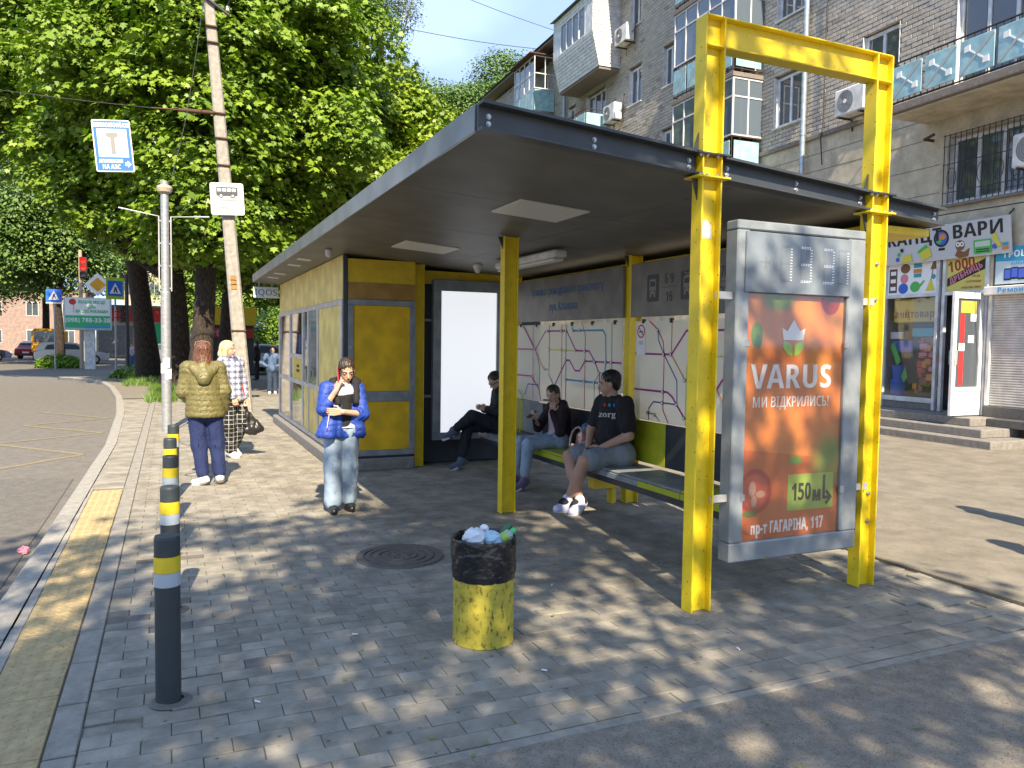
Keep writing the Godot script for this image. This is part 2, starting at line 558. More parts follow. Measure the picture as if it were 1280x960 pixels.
	mat("shutter", lin(0.55, 0.54, 0.52), 0.45, 0.1, "soft", 1.0)
	mat("dark_tile", lin(0.10, 0.10, 0.10), 0.6, 0.0, "concrete", 1.0)
	mat("letter_shop", lin(0.08, 0.28, 0.55), 0.5)
	mat("white_sign", lin(0.62, 0.64, 0.66), 0.55, 0.0, "grain", 1.5)
	mat("poster_pale", lin(0.50, 0.60, 0.64), 0.5)
	for q in [["goods_blue", 0.04, 0.12, 0.50], ["goods_teal", 0.04, 0.32, 0.38], ["goods_teal_blue", 0.03, 0.30, 0.50], ["goods_green", 0.08, 0.42, 0.10], ["goods_yellow", 0.62, 0.56, 0.06], ["goods_orange", 0.60, 0.22, 0.05], ["goods_red", 0.45, 0.05, 0.04], ["goods_darkred", 0.36, 0.03, 0.02], ["goods_pink", 0.62, 0.22, 0.28], ["goods_brown", 0.20, 0.09, 0.04], ["goods_white", 0.62, 0.62, 0.60], ["goods_cream", 0.62, 0.54, 0.14], ["goods_pale", 0.50, 0.60, 0.52]]:
		mat(q[0], lin(q[1], q[2], q[3]), 0.5)
	mat("old_cream", lin(0.45, 0.38, 0.28), 0.7, 0.0, "concrete", 3.0)
	mat("orange_stain", lin(0.36, 0.20, 0.07), 0.9, 0.0, "concrete", 2.0)
	mat("pale_white", lin(0.66, 0.66, 0.63), 0.5, 0.0, "soft", 1.0)
	mat("bag_white", lin(0.66, 0.70, 0.74), 0.3)
	mat("bag_blue", lin(0.40, 0.58, 0.70), 0.3)
	var bo := mat("bottle", Color(0.8, 0.9, 0.88, 0.3), 0.05)
	bo.transparency = BaseMaterial3D.TRANSPARENCY_ALPHA
	mat("green_glass", lin(0.01, 0.09, 0.04), 0.08)
	for q in [["maple0", 0.165, 0.265, 0.02], ["maple1", 0.145, 0.24, 0.024], ["maple2", 0.20, 0.295, 0.018], ["poplar", 0.13, 0.18, 0.06], ["leafy", 0.10, 0.18, 0.035], ["grass", 0.09, 0.16, 0.02], ["bush", 0.16, 0.28, 0.02]]:
		var lm := mat(q[0], lin(q[1], q[2], q[3]), 0.5)
		lm.vertex_color_use_as_albedo = q[0] != "grass"
		lm.backlight_enabled = true
		lm.backlight = lin(q[1] * 1.6, q[2] * 1.6, q[3] * 0.8)
		lm.cull_mode = BaseMaterial3D.CULL_DISABLED
	mat("pale_frame", lin(0.45, 0.52, 0.50), 0.5)
	mat("amber", lin(0.65, 0.32, 0.01), 0.45)
	mat("fluorescent", lin(0.45, 0.60, 0.02), 0.5)
	var rlm := mat("red_lamp", lin(0.6, 0.02, 0.01), 0.3)
	rlm.emission_enabled = true; rlm.emission = Color(1.0, 0.05, 0.04); rlm.emission_energy_multiplier = 0.9
	mat("lens_off", lin(0.03, 0.03, 0.03), 0.2)
	for q in [["car_silver", 0.42, 0.44, 0.46], ["car_grey", 0.20, 0.22, 0.24], ["car_blue", 0.02, 0.03, 0.09], ["car_red", 0.30, 0.02, 0.02]]:
		var cm := mat(q[0], lin(q[1], q[2], q[3]), 0.35, 0.3)
		cm.clearcoat_enabled = true; cm.clearcoat = 1.0; cm.clearcoat_roughness = 0.05
	mat("pale_wall", lin(0.55, 0.50, 0.42), 0.9, 0.0, "concrete", 0.4)
	mat("far_brick", lin(0.34, 0.25, 0.21), 0.9, 0.0, "concrete", 0.4)
	mat("mural_grey", lin(0.22, 0.23, 0.24), 0.8, 0.0, "concrete", 0.5)
	for q in [["skin", 0.50, 0.31, 0.22], ["skin_tan", 0.44, 0.26, 0.18]]:
		var sk := mat(q[0], lin(q[1], q[2], q[3]), 0.55)
		sk.subsurf_scatter_enabled = true; sk.subsurf_scatter_strength = 0.1
	mat("lips", lin(0.36, 0.12, 0.10), 0.5)
	mat("eye_white", lin(0.6, 0.58, 0.55), 0.3)
	mat("hair_black", lin(0.012, 0.010, 0.009), 0.45)
	mat("hair_dark", lin(0.035, 0.022, 0.014), 0.45)
	mat("hair_auburn", lin(0.115, 0.05, 0.027), 0.45)
	mat("hair_blond", lin(0.55, 0.42, 0.24), 0.5)
	mat("cloth_black", lin(0.012, 0.012, 0.014), 0.85, 0.0, "grain", 8.0)
	mat("cloth_navyblack", lin(0.012, 0.014, 0.022), 0.85, 0.0, "grain", 8.0)
	mat("cloth_maroon", lin(0.022, 0.010, 0.013), 0.85, 0.0, "grain", 8.0)
	mat("cloth_white", lin(0.70, 0.69, 0.68), 0.8, 0.0, "grain", 8.0)
	mat("cloth_pink", lin(0.62, 0.46, 0.52), 0.85, 0.0, "grain", 8.0)
	mat("puffer_blue", lin(0.018, 0.06, 0.36), 0.6, 0.0, "soft", 6.0, "folds_n", 0.3)
	mat("puffer_olive", lin(0.16, 0.142, 0.05), 0.5, 0.0, "soft", 4.0, "folds_n", 0.5)
	mat("jeans_pale", lin(0.31, 0.41, 0.52), 0.9, 0.0, "denim", 1.2, "folds_n", 0.0)
	mat("trousers_navy", lin(0.014, 0.028, 0.11), 0.85, 0.0, "grain", 8.0)
	mat("denim_jacket", lin(0.10, 0.16, 0.28), 0.9, 0.0, "denim", 3.0)
	mat("denim_dark", lin(0.03, 0.05, 0.09), 0.9, 0.0, "denim", 3.0)
	mat("shorts_grey", lin(0.24, 0.28, 0.32), 0.9, 0.0, "grain", 6.0)
	mat("jacket_plaid", Color(1, 1, 1), 0.9, 0.0, "plaid", 6.0)
	mat("trousers_check", Color(1, 1, 1), 0.9, 0.0, "checks", 8.0)
	mat("scarf_grey", lin(0.40, 0.40, 0.47), 0.9, 0.0, "plaid", 9.0)
	mat("shoe_black", lin(0.015, 0.015, 0.016), 0.3)
	mat("shoe_white", lin(0.72, 0.71, 0.69), 0.55, 0.0, "soft", 5.0)
	mat("shoe_whiteblue", lin(0.55, 0.58, 0.75), 0.5)
	mat("shoe_purple", lin(0.10, 0.08, 0.16), 0.6)
	mat("shoe_bluegrey", lin(0.07, 0.09, 0.13), 0.6)
	mat("strap_grey", lin(0.16, 0.15, 0.15), 0.6)
	mat("bag_black", lin(0.02, 0.02, 0.02), 0.35)
	mat("phone_red", lin(0.60, 0.04, 0.06), 0.35)
	mat("rose_gold", lin(0.50, 0.30, 0.25), 0.28, 0.6)
	mat("rose_strap", lin(0.48, 0.32, 0.30), 0.4, 0.3)
	mat("packet_blue", lin(0.04, 0.14, 0.32), 0.25)
	mat("fallen_leaf", lin(0.16, 0.20, 0.04), 0.7)
	mat("pale_sign", lin(0.55, 0.62, 0.68), 0.4)

# supermarket poster print: orange ground, blurred fruit and leaves
func poster_picture() -> ImageTexture:
	var w := 424; var h := 800
	var im := Image.create(w, h, false, Image.FORMAT_RGBA8)
	var nz := FastNoiseLite.new(); nz.seed = 2; nz.frequency = 0.006
	for y in h:
		for x in w:
			var t := 0.5 + 0.5 * nz.get_noise_2d(x, y * 0.5)
			var c := Color(0.84, 0.43, 0.15).lerp(Color(0.92, 0.58, 0.18), clampf(t * 1.4 - 0.2 + (x / float(w) - 0.5) * 0.7 * (1.0 - y / float(h)), 0, 1))
			if y > 500.0 + 50.0 * x / w: c = Color(0.79, 0.37, 0.13).lerp(Color(0.85, 0.43, 0.16), t)
			elif y > 300 and y < 560: c = c.lerp(Color(0.86, 0.52, 0.30), 0.35)
			im.set_pixel(x, y, c)
	# [cx, cy, rx, ry, colour, softness]
	for b in [[140, 10, 85, 55, Color(0.42, 0.56, 0.12), 0.5], [365, 0, 48, 62, Color(0.66, 0.10, 0.08), 0.12], [365, 6, 20, 8, Color(0.25, 0.4, 0.1), 0.3], [50, 130, 26, 44, Color(0.36, 0.55, 0.16), 0.15], [58, 150, 16, 26, Color(0.24, 0.44, 0.12), 0.4], [370, 560, 90, 120, Color(0.50, 0.60, 0.20), 0.7], [390, 520, 60, 60, Color(0.36, 0.50, 0.14), 0.8], [230, 545, 34, 16, Color(0.40, 0.62, 0.20), 0.2], [60, 640, 75, 78, Color(0.70, 0.16, 0.10), 0.1], [60, 640, 60, 62, Color(0.82, 0.34, 0.22), 0.15], [50, 632, 18, 30, Color(0.90, 0.72, 0.60), 0.3], [85, 650, 24, 14, Color(0.90, 0.70, 0.58), 0.3], [58, 672, 14, 22, Color(0.92, 0.74, 0.62), 0.3], [42, 712, 36, 14, Color(0.36, 0.46, 0.14), 0.3]]:
		for y in range(maxi(0, b[1] - b[3]), mini(h, b[1] + b[3])):
			for x in range(maxi(0, b[0] - b[2]), mini(w, b[0] + b[2])):
				var d := Vector2((x - b[0]) / float(b[2]), (y - b[1]) / float(b[3])).length()
				var a := clampf((1.0 - d) / b[5], 0.0, 1.0)
				if a > 0: im.set_pixel(x, y, im.get_pixel(x, y).lerp(b[4], a * 0.9))
	return ImageTexture.create_from_image(im)
# ---------------------------------------------------------------- ground
func kerb_x(z: float) -> float:
	var pts := [[6.0, -0.86], [-5.0, -0.86], [-9.3, -0.83], [-14.0, -0.80], [-19.7, -0.96], [-24.8, -1.26], [-30.0, -1.75], [-34.0, -2.3], [-36.5, -3.1], [-38.0, -4.4]]
	for k in pts.size() - 1:
		if z <= pts[k][0] and z >= pts[k + 1][0]:
			return lerpf(pts[k][1], pts[k + 1][1], (pts[k][0] - z) / (pts[k][0] - pts[k + 1][0]))
	return pts[-1][1] if z < 0 else pts[0][1]

func sheet(called: String, x0: float, x1: float, z0: float, z1: float, y: float, m: String) -> MeshInstance3D:
	var st := S()
	quad(st, Vector3(x0, y, z0), Vector3(x1, y, z0), Vector3(x1, y, z1), Vector3(x0, y, z1), Vector3.UP)
	var o := obj(called, st, M[m])
	structure(o)
	return o

func build_ground():
	sheet("ground", -300, 300, -420, 60, -0.2, "bed")
	sheet("road", -300, 300, -420, 60, -0.13, "road")
	# pavement: thick base that follows the kerb
	var st := S()
	var z := 6.0
	while z > -38.0:
		var z2 := maxf(z - 1.0, -38.0)
		var a := Vector3(kerb_x(z), -0.014, z); var b := Vector3(kerb_x(z2), -0.014, z2)
		quad(st, a, Vector3(5.2, -0.014, z), Vector3(5.2, -0.014, z2), b, Vector3.UP)
		quad(st, a, b, b + Vector3(0, -0.2, 0), a + Vector3(0, -0.2, 0), Vector3.LEFT)
		z = z2
	quad(st, Vector3(-4.4, -0.014, -38), Vector3(5.2, -0.014, -38), Vector3(5.2, -0.2, -38), Vector3(-4.4, -0.2, -38), Vector3.FORWARD)
	var base := obj("pavement", st, M.bed)
	structure(base)
	# kerb stones
	var kr := Node3D.new()
	kr.name = "kerb"
	add_child(kr)
	structure(kr)
	z = 4.0
	while z > -37.5:
		var z2 := z - (1.0 if z > -30 else 0.7)
		var s2 := S()
		var p := Vector3(kerb_x(z - 0.006), 0, z - 0.006); var q := Vector3(kerb_x(z2 + 0.006), 0, z2 + 0.006)
		var dy := rng.randf_range(-0.008, 0.006)
		var w := 0.17
		var top := [p + Vector3(-0.004, dy, 0), q + Vector3(-0.004, dy, 0), q + Vector3(-w + 0.025, dy - 0.004, 0), p + Vector3(-w + 0.025, dy - 0.004, 0)]
		var low := [q + Vector3(-w, -0.19, 0), p + Vector3(-w, -0.19, 0)]
		var mid := [q + Vector3(-w, dy - 0.03, 0), p + Vector3(-w, dy - 0.03, 0)]
		quad(s2, top[0], top[1], top[2], top[3], Vector3.UP)
		quad(s2, top[3], top[2], mid[0], mid[1], Vector3(-0.7, 0.7, 0))
		quad(s2, mid[1], mid[0], low[0], low[1], Vector3.LEFT)
		quad(s2, top[0], top[3], mid[1], low[1], Vector3.BACK)
		quad(s2, top[1], top[2], mid[0], low[0], Vector3.FORWARD)
		obj("kerb_stone", s2, M.kerb, kr)
		z = z2
	# pavers
	var wx := 0.235; var wz := 0.118; var g := 0.003
	var cells := []
	var row := 0
	z = -2.93
	var cam := Vector3(0, 1.7, 0)
	while z > -24.0:
		var off := wx * 0.5 if row % 2 else 0.0
		var x := -0.36 - off
		while x < 5.17:
			var xa := maxf(x, -0.36); var xb := minf(x + wx, 5.18)
			if xb - xa > 0.03 and not (xa > 2.2 and xb < 4.4 and z < -10.4 and z > -16.0):
				cells.append([xa, xb, z])
			x += wx
		row += 1
		z -= wz
	# the 300 that show largest: nearest ones inside the picture
	var near := []
	for k in cells.size():
		var c = cells[k]
		var p := Vector3((c[0] + c[1]) / 2, 0, c[2] - wz / 2)
		var d := p - cam
		var fwd := d.dot(Vector3(0.40638, -0.05313, -0.91216))
		var sx := d.dot(Vector3(0.91366, 0.01368, 0.40625)) / fwd
		if absf(sx) < 0.66 and not (p.x > 1.0 and p.z > -2.95): near.append([d.length(), k])
	near.sort_custom(func(a, b): return a[0] < b[0])
	var single := {}
	for k in 300: single[near[k][1]] = true
	var rest := S()
	var nz := FastNoiseLite.new(); nz.seed = 3; nz.frequency = 0.6
	var tilt := RandomNumberGenerator.new(); tilt.seed = 5
	for k in cells.size():
		var c = cells[k]
		var cx: float = (c[0] + c[1]) / 2; var cz: float = c[2] - wz / 2
		var hx: float = (c[1] - c[0]) / 2 - g / 2; var hz := wz / 2 - g / 2
		# a few sunken or lifted near the worn edge on the right and stained ones by the yellow strip
		var worn: bool = (cx > 4.0 and cz > -4.6) or (cx < 0.3 and cz > -4.2 and tilt.randf() < 0.3)
		var dy := tilt.randf_range(-0.0015, 0.0015) + (tilt.randf_range(-0.012, 0.004) if worn else 0.0)
		var rx := tilt.randf_range(-0.012, 0.012) * (2.5 if worn else 1.0); var rz := tilt.randf_range(-0.006, 0.006) * (3.0 if worn else 1.0)
		var shade := tilt.randf()
		var stained: bool = (cx < 0.15 and cz < -3.5 and cz > -6.5 and tilt.randf() < 0.10 + 0.5 * nz.get_noise_2d(cx * 4.0, cz * 3.0)) or (cx < 1.3 and cz < -4.0 and cz > -5.6 and tilt.randf() < 0.02)
		var s3: SurfaceTool = S() if single.has(k) else rest
		if not single.has(k):
			var f := 0.265 + 0.05 * shade + 0.04 * nz.get_noise_2d(cx, cz)
			if stained: f = 0.16
			rest.set_color(Color(f * 1.03, f * 0.945, f * 0.76))
		paver(s3, cx, cz, hx, hz, dy, rx, rz)
		if single.has(k):
			obj("paver", s3, M.paver_dark if stained else M["paver%d" % int(shade * 3.99)], base)
	var ro := obj("far_pavers", rest, M.paver_rest, base)
	stuff(ro)
	# pale border slabs beside the tactile strip
	z = 2.0
	while z > -24.0:
		var s4 := S()
		box(s4, Vector3(-0.485, -0.05, z - 0.49), Vector3(-0.366, 0.002 + rng.randf_range(-0.002, 0.002), z - 0.004), 0.005)
		obj("border_slab", s4, M.slab, base)
		z -= 0.5
	# narrow filler between kerb and strip
	z = 2.0
	while z > -9.5:
		var s41 := S()
		box(s41, Vector3(kerb_x(z - 0.4) + 0.002, -0.05, z - 0.79), Vector3(-0.799, -0.001 + rng.randf_range(-0.002, 0.001), z - 0.004), 0.004)
		obj("border_slab", s41, M.kerb, base)
		z -= 0.8
	# yellow tactile tiles with low bumps
	var tile := S()
	box(tile, Vector3(-0.15, -0.05, -0.15), Vector3(0.15, 0.002, 0.15), 0.004)
	for i in 5:
		for j in 5:
			var x := -0.12 + 0.06 * i; var zz := -0.12 + 0.06 * j
			lathe(tile, Vector3(x, 0.002, zz), [[0.017, 0.0], [0.014, 0.0035], [0.0, 0.0045]], 8)
	var tm := tile.commit()
	z = 1.8
	while z > -9.6:
		var o := put("tactile_tile", tm, M.tactile, base)
		o.position = Vector3(-0.645 + rng.randf_range(-0.002, 0.002), rng.randf_range(-0.002, 0.001), z)
		z -= 0.304
	# plain slabs between the end of the strip and the far kerb
	z = -9.75
	while z > -23.5:
		var s5 := S()
		box(s5, Vector3(kerb_x(z - 0.3) + 0.004, -0.05, z - 0.36), Vector3(-0.492, 0.0, z - 0.003), 0.004)
		obj("edge_slab", s5, M.paver1, base)
		z -= 0.366
	# edging bar between pavers and the asphalt footpath in front
	var s6 := S()
	box(s6, Vector3(-0.36, -0.06, -2.925), Vector3(5.18, 0.001, -2.86), 0.006)
	obj("edging", s6, M.slab, base)
	var s7 := S()
	quad(s7, Vector3(-0.36, 0.0, -2.858), Vector3(40, 0.0, -2.858), Vector3(40, 0.0, 8), Vector3(-0.36, 0.0, 8), Vector3.UP)
	structure(obj("footpath", s7, M.path_asphalt))
	# sunlit forecourt in front of the shops, one low lip above the pavers
	var s8 := S()
	box(s8, Vector3(5.235, -0.2, -70), Vector3(60, 0.012, -2.7), 0.01)
	structure(obj("forecourt", s8, M.plaza))
	# asphalt footpath that runs on beyond the kiosk
	var s9 := S()
	z = -24.05
	while z > -37.9:
		var z2 := maxf(z - 1.0, -37.95)
		quad(s9, Vector3(kerb_x(z) + 0.004, 0.0, z), Vector3(5.2, 0.0, z), Vector3(5.2, 0.0, z2), Vector3(kerb_x(z2) + 0.004, 0.0, z2), Vector3.UP)
		z = z2
	structure(obj("far_footpath", s9, M.path_asphalt))
	# worn zigzag stop marking on the road
	var zig := S()
	var pts := [[-3.2, -11.2], [-1.25, -13.6], [-2.75, -15.4], [-1.2, -16.6], [-2.75, -18.4], [-1.3, -19.6], [-2.9, -21.6]]
	for k in pts.size() - 1:
		var a := Vector3(pts[k][0], -0.126, pts[k][1]); var b := Vector3(pts[k + 1][0], -0.126, pts[k + 1][1])
		var n := (b - a).cross(Vector3.UP).normalized() * 0.06
		var y := Vector3(0, 0.0004 * k, 0)
		quad(zig, a - n + y, b - n + y, b + n + y, a + n + y, Vector3.UP)
	var zo := obj("zigzag_marking", zig, M.yellow_line)
	structure(zo)
	# darker asphalt patch in the near lane
	var pt := S()
	quad(pt, Vector3(-7.5, -0.122, 6), Vector3(-1.1, -0.122, 6), Vector3(-1.15, -0.122, -11.3), Vector3(-7.5, -0.122, -13.2), Vector3.UP)
	structure(obj("road_patch", pt, mat("road_patch", lin(0.15, 0.137, 0.116), 0.9, 0.0, "asphalt", 0.6, "asphalt_n", 0.5)))

func paver(st: SurfaceTool, cx: float, cz: float, hx: float, hz: float, dy: float, rx: float, rz: float):
	var b := 0.003
	var t := []
	var u := []
	for s in [[-1, 1], [1, 1], [1, -1], [-1, -1]]:
		var y: float = dy + rx * s[1] * hz + rz * s[0] * hx
		t.append(Vector3(cx + s[0] * (hx - b), y, cz + s[1] * (hz - b)))
		u.append(Vector3(cx + s[0] * hx, y - b * 0.8, cz + s[1] * hz))
	quad(st, t[0], t[1], t[2], t[3], Vector3.UP)
	for k in 4:
		var k2 := (k + 1) % 4
		var n: Vector3 = ((u[k] + u[k2]) * 0.5 - Vector3(cx, dy, cz)); n.y = 0; n = n.normalized()
		quad(st, t[k], t[k2], u[k2], u[k], (n + Vector3.UP).normalized())
		quad(st, u[k], u[k2], u[k2] - Vector3(0, 0.02, 0), u[k] - Vector3(0, 0.02, 0), n)
# ---------------------------------------------------------------- bus shelter
func roof_top(x: float) -> float: return lerpf(3.0, 2.725, (x - 1.54) / 3.64)
func roof_low(x: float) -> float: return lerpf(2.85, 2.60, (x - 1.54) / 3.64)

# upright H-section: flanges across x, web facing the street end
func h_post(x0: float, x1: float, z0: float, z1: float, y0: float, y1: float) -> SurfaceTool:
	var st := S()
	var zc := (z0 + z1) / 2
	box(st, Vector3(x0, y0, z1), Vector3(x0 + 0.011, y1, z0), 0.003)
	box(st, Vector3(x1 - 0.011, y0, z1), Vector3(x1, y1, z0), 0.003)
	box(st, Vector3(x0 + 0.009, y0 + 0.001, zc - 0.012), Vector3(x1 - 0.009, y1 - 0.001, zc + 0.004))
	return st

func bolt(parent: Node, p: Vector3, n: Vector3, r := 0.011, m := "zinc"):
	var st := S()
	tube(st, [p, p + n * 0.004], r * 1.5, 10)
	tube(st, [p + n * 0.004, p + n * 0.013], r, 6)
	obj("bolt", st, M[m], parent)

func build_shelter():
	var sh := thing("bus_shelter", "yellow steel post bus shelter with sloping dark grey flat roof", "bus shelter", Vector3(3.07, 0, -4.0))
	# posts
	for z in [-3.9, -6.95, -10.02]:
		for b in 2:
			var x0: float = 3.0 if b == 0 else 4.45
			var top: float = 3.72 if z > -4 else roof_low(x0) - 0.005
			var p := obj("post", h_post(x0, x0 + 0.153, z, z - 0.105, 0.0, top), M.yellow, sh)
			if z > -4:
				for y in [0.42, 0.62, 2.0, 2.25]:
					if b == 1: bolt(p, Vector3(4.56, y + 0.04, -3.944), Vector3.BACK)
				# splice plates, stiffeners and bolts where the roof beam meets the post
				var yb := roof_low(x0); var yt := roof_top(x0) - 0.01
				for y in [yb - 0.01, yt]:
					var s2 := S()
					box(s2, Vector3(x0 - 0.05, y - 0.006, -4.02), Vector3(x0 + 0.2, y + 0.006, -3.875), 0.002)
					obj("splice_plate", s2, M.anthracite if y > yb else M.yellow, sh)
					for dx in [-0.02, 0.03, 0.11, 0.18]:
						bolt(sh, Vector3(x0 + dx, y + (0.006 if y < yt else -0.006), -3.898), Vector3.UP if y < yt else Vector3.DOWN, 0.01)
				for s in [-1, 1]:
					var gst := S()
					plate(gst, PackedVector2Array([Vector2(0, 0), Vector2(-0.04, 0.0), Vector2(0, 0.13 * s)]), Vector3(x0 - 0.001, (yt + 0.007 if s > 0 else yb - 0.018), -3.955), Vector3.RIGHT, Vector3.UP, 0.01)
					obj("gusset", gst, M.anthracite, sh)
			else:
				var g2 := S()
				plate(g2, PackedVector2Array([Vector2(0, 0), Vector2(-0.05, 0), Vector2(0, -0.12)]), Vector3(x0 - 0.001, top - 0.004, z - 0.055), Vector3.RIGHT, Vector3.UP, 0.01)
				obj("gusset", g2, M.anthracite, sh)
	var stk := S()
	plate(stk, PackedVector2Array([Vector2(-0.04, -0.055), Vector2(0.045, -0.06), Vector2(0.045, 0.02), Vector2(0.01, 0.055), Vector2(-0.04, 0.05)]), Vector3(3.07, 2.43, -3.948), Vector3.RIGHT, Vector3.UP, 0.001)
	obj("torn_sticker", stk, M.pale_white, sh)
	# portal beam over the street end
	var pb := S()
	box(pb, Vector3(3.013, 3.711, -4.006), Vector3(4.59, 3.722, -3.898), 0.003)
	box(pb, Vector3(3.155, 3.535, -4.005), Vector3(4.448, 3.546, -3.9), 0.003)
	box(pb, Vector3(3.155, 3.547, -3.962), Vector3(4.448, 3.71, -3.947))
	obj("portal_beam", pb, M.yellow, sh)
	for q in [[3.013, 3.14, 3.54], [4.462, 4.59, 3.54]]:
		var s4 := S()
		box(s4, Vector3(q[0], q[2] - 0.005, -3.946), Vector3(q[1], q[2] + 0.006, -3.9), 0.002)
		obj("stiffener", s4, M.yellow, sh)
	# roof: front and left edges, soffit panels, top sheet
	for seg in [[1.54, 2.985], [3.168, 4.435], [4.618, 5.18]]:
		var s5 := S()
		var a: float = seg[0]; var b: float = seg[1]
		sloped(s5, a, b, roof_low(a) + 0.012, roof_low(b) + 0.012, roof_top(a) - 0.016, roof_top(b) - 0.016, -3.972, -3.955)
		sloped(s5, a, b, roof_low(a), roof_low(b), roof_low(a) + 0.012, roof_low(b) + 0.012, -4.0, -3.90)
		sloped(s5, a, b, roof_top(a) - 0.016, roof_top(b) - 0.016, roof_top(a), roof_top(b), -4.0, -3.885)
		var fb := obj("front_beam", s5, M.anthracite, sh)
		for x in [a + 0.06, (a + b) / 2, b - 0.05]:
			for dy in [0.045, 0.085]:
				if b - a > 0.7 or x == b - 0.05: bolt(fb, Vector3(x, roof_low(x) + dy, -3.955), Vector3.BACK, 0.010)
	for q in [[-3.99, -8.0], [-8.006, -12.2], [-12.206, -16.3]]:
		var s6 := S()
		box(s6, Vector3(1.53, 2.85, q[1]), Vector3(1.548, 3.0, q[0]), 0.003)
		obj("side_fascia", s6, M.roof_edge, sh)
	var s7 := S()
	sloped(s7, 1.55, 5.18, roof_top(1.55) - 0.03, roof_top(5.18) - 0.03, roof_top(1.55) - 0.01, roof_top(5.18) - 0.01, -16.3, -4.002)
	obj("roof_sheet", s7, M.anthracite, sh)
	var zs := [-4.003, -5.55, -7.1, -8.65, -10.2, -12.2, -14.2, -16.3]
	for k in zs.size() - 1:
		for h in [[1.552, 3.34], [3.346, 5.17]]:
			var s8 := S()
			sloped(s8, h[0], h[1], roof_low(h[0]) + 0.004, roof_low(h[1]) + 0.004, roof_low(h[0]) + 0.03, roof_low(h[1]) + 0.03, zs[k + 1] + 0.004, zs[k] - 0.004)
			obj("soffit_panel", s8, M.soffit, sh)
	# rear and far edges
	var s9 := S()
	sloped(s9, 1.55, 5.18, roof_low(1.55), roof_low(5.18), roof_top(1.55), roof_top(5.18), -16.33, -16.305)
	box(s9, Vector3(5.182, 2.6, -16.3), Vector3(5.2, 2.725, -3.98), 0.003)
	obj("rear_edge", s9, M.anthracite, sh)
	var s10 := S()
	box(s10, Vector3(4.62, 2.535, -16.0), Vector3(5.19, 2.59, -4.03), 0.004)
	obj("gutter", s10, M.yellow, sh)
	# light panels set into the soffit
	for q in [[2.44, 3.04, -5.95, -5.36], [2.35, 2.98, -8.75, -8.15]]:
		var s11 := S()
		sloped(s11, q[0], q[1], roof_low(q[0]) - 0.008, roof_low(q[1]) - 0.008, roof_low(q[0]) + 0.003, roof_low(q[1]) + 0.003, q[2], q[3])
		obj("light_panel", s11, M.diffuser, sh)
	for z in [-11.17, -12.09, -13.78, -14.71]:
		var s12 := S()
		sloped(s12, 1.65, 1.83, roof_low(1.65) - 0.004, roof_low(1.83) - 0.004, roof_low(1.65) + 0.003, roof_low(1.83) + 0.003, z - 0.09, z + 0.09)
		obj("downlight", s12, M.diffuser, sh)
	# frosted panes with a printed route diagram behind the bench
	glass_panel(sh, -9.86, -7.1, 1)
	glass_panel(sh, -6.84, -4.15, 2)
	# dark end wall beside the kiosk
	var s13 := S()
	box(s13, Vector3(3.17, 0.02, -10.3), Vector3(5.0, 2.59, -10.22), 0.003)
	obj("end_wall", s13, M.dark_wall, sh)
	var s14 := S()
	box(s14, Vector3(3.175, 2.5, -10.215), Vector3(4.44, 2.68, -10.2), 0.002)
	obj("end_wall_band", s14, M.yellow_dull, sh)
	for y in [0.95, 2.0]:
		var s15 := S()
		box(s15, Vector3(3.16, y - 0.02, -10.2), Vector3(3.31, y + 0.02, -10.17), 0.003)
		obj("wall_rail", s15, M.grey_frame, sh)
	# long fluorescent fitting under the roof
	var fl := thing("ceiling_lamp", "long unlit white fluorescent lamp under the dark shelter roof", "lamp", Vector3(3.72, 2.6, -7.95))
	var s16 := S()
	box(s16, Vector3(3.64, 2.60, -8.75), Vector3(3.80, 2.68, -7.15), 0.02)
	obj("lamp_body", s16, M.white_paint, fl)
	var s17 := S()
	box(s17, Vector3(3.655, 2.565, -8.7), Vector3(3.785, 2.598, -7.2), 0.012)
	obj("diffuser", s17, M.diffuser, fl)
	var cd := thing("security_camera", "small white dome camera hanging below shelter roof near the lightbox", "camera", Vector3(3.66, 2.7, -9.36))
	var s18 := S()
	lathe(s18, Vector3(3.66, 2.60, -9.36), [[0.0, 0.0], [0.03, 0.012], [0.045, 0.035], [0.05, 0.06]], 16)
	obj("dome", s18, M.diffuser, cd)
	var s19 := S()
	lathe(s19, Vector3(3.66, 2.66, -9.36), [[0.05, 0.0], [0.062, 0.01], [0.062, 0.048]], 16)
	obj("mount", s19, M.white_paint, cd)
	var cc := thing("security_camera", "small white camera under the roof edge above kiosk corner", "camera", Vector3(1.8, 2.8, -9.6))
	var s20 := S()
	lathe(s20, Vector3(1.82, 2.73, -9.75), [[0.0, 0.0], [0.035, 0.02], [0.045, 0.06], [0.045, 0.098]], 14)
	obj("dome", s20, M.white_paint, cc)
	build_headers()
	build_bench()
	build_poster_case()
	build_lightbox()

func sloped(st: SurfaceTool, xa: float, xb: float, la: float, lb: float, ta: float, tb: float, z0: float, z1: float):
	var a := [Vector3(xa, la, z1), Vector3(xb, lb, z1), Vector3(xb, tb, z1), Vector3(xa, ta, z1)]
	var d := Vector3(0, 0, z0 - z1)
	var n := Vector3(-(tb - ta), xb - xa, 0).normalized()
	quad(st, a[0], a[1], a[2], a[3], Vector3.BACK)
	quad(st, a[0] + d, a[1] + d, a[2] + d, a[3] + d, Vector3.FORWARD)
	quad(st, a[3], a[2], a[2] + d, a[3] + d, n)
	quad(st, a[0], a[1], a[1] + d, a[0] + d, -n)
	quad(st, a[0], a[3], a[3] + d, a[0] + d, Vector3.LEFT)
	quad(st, a[1], a[2], a[2] + d, a[1] + d, Vector3.RIGHT)

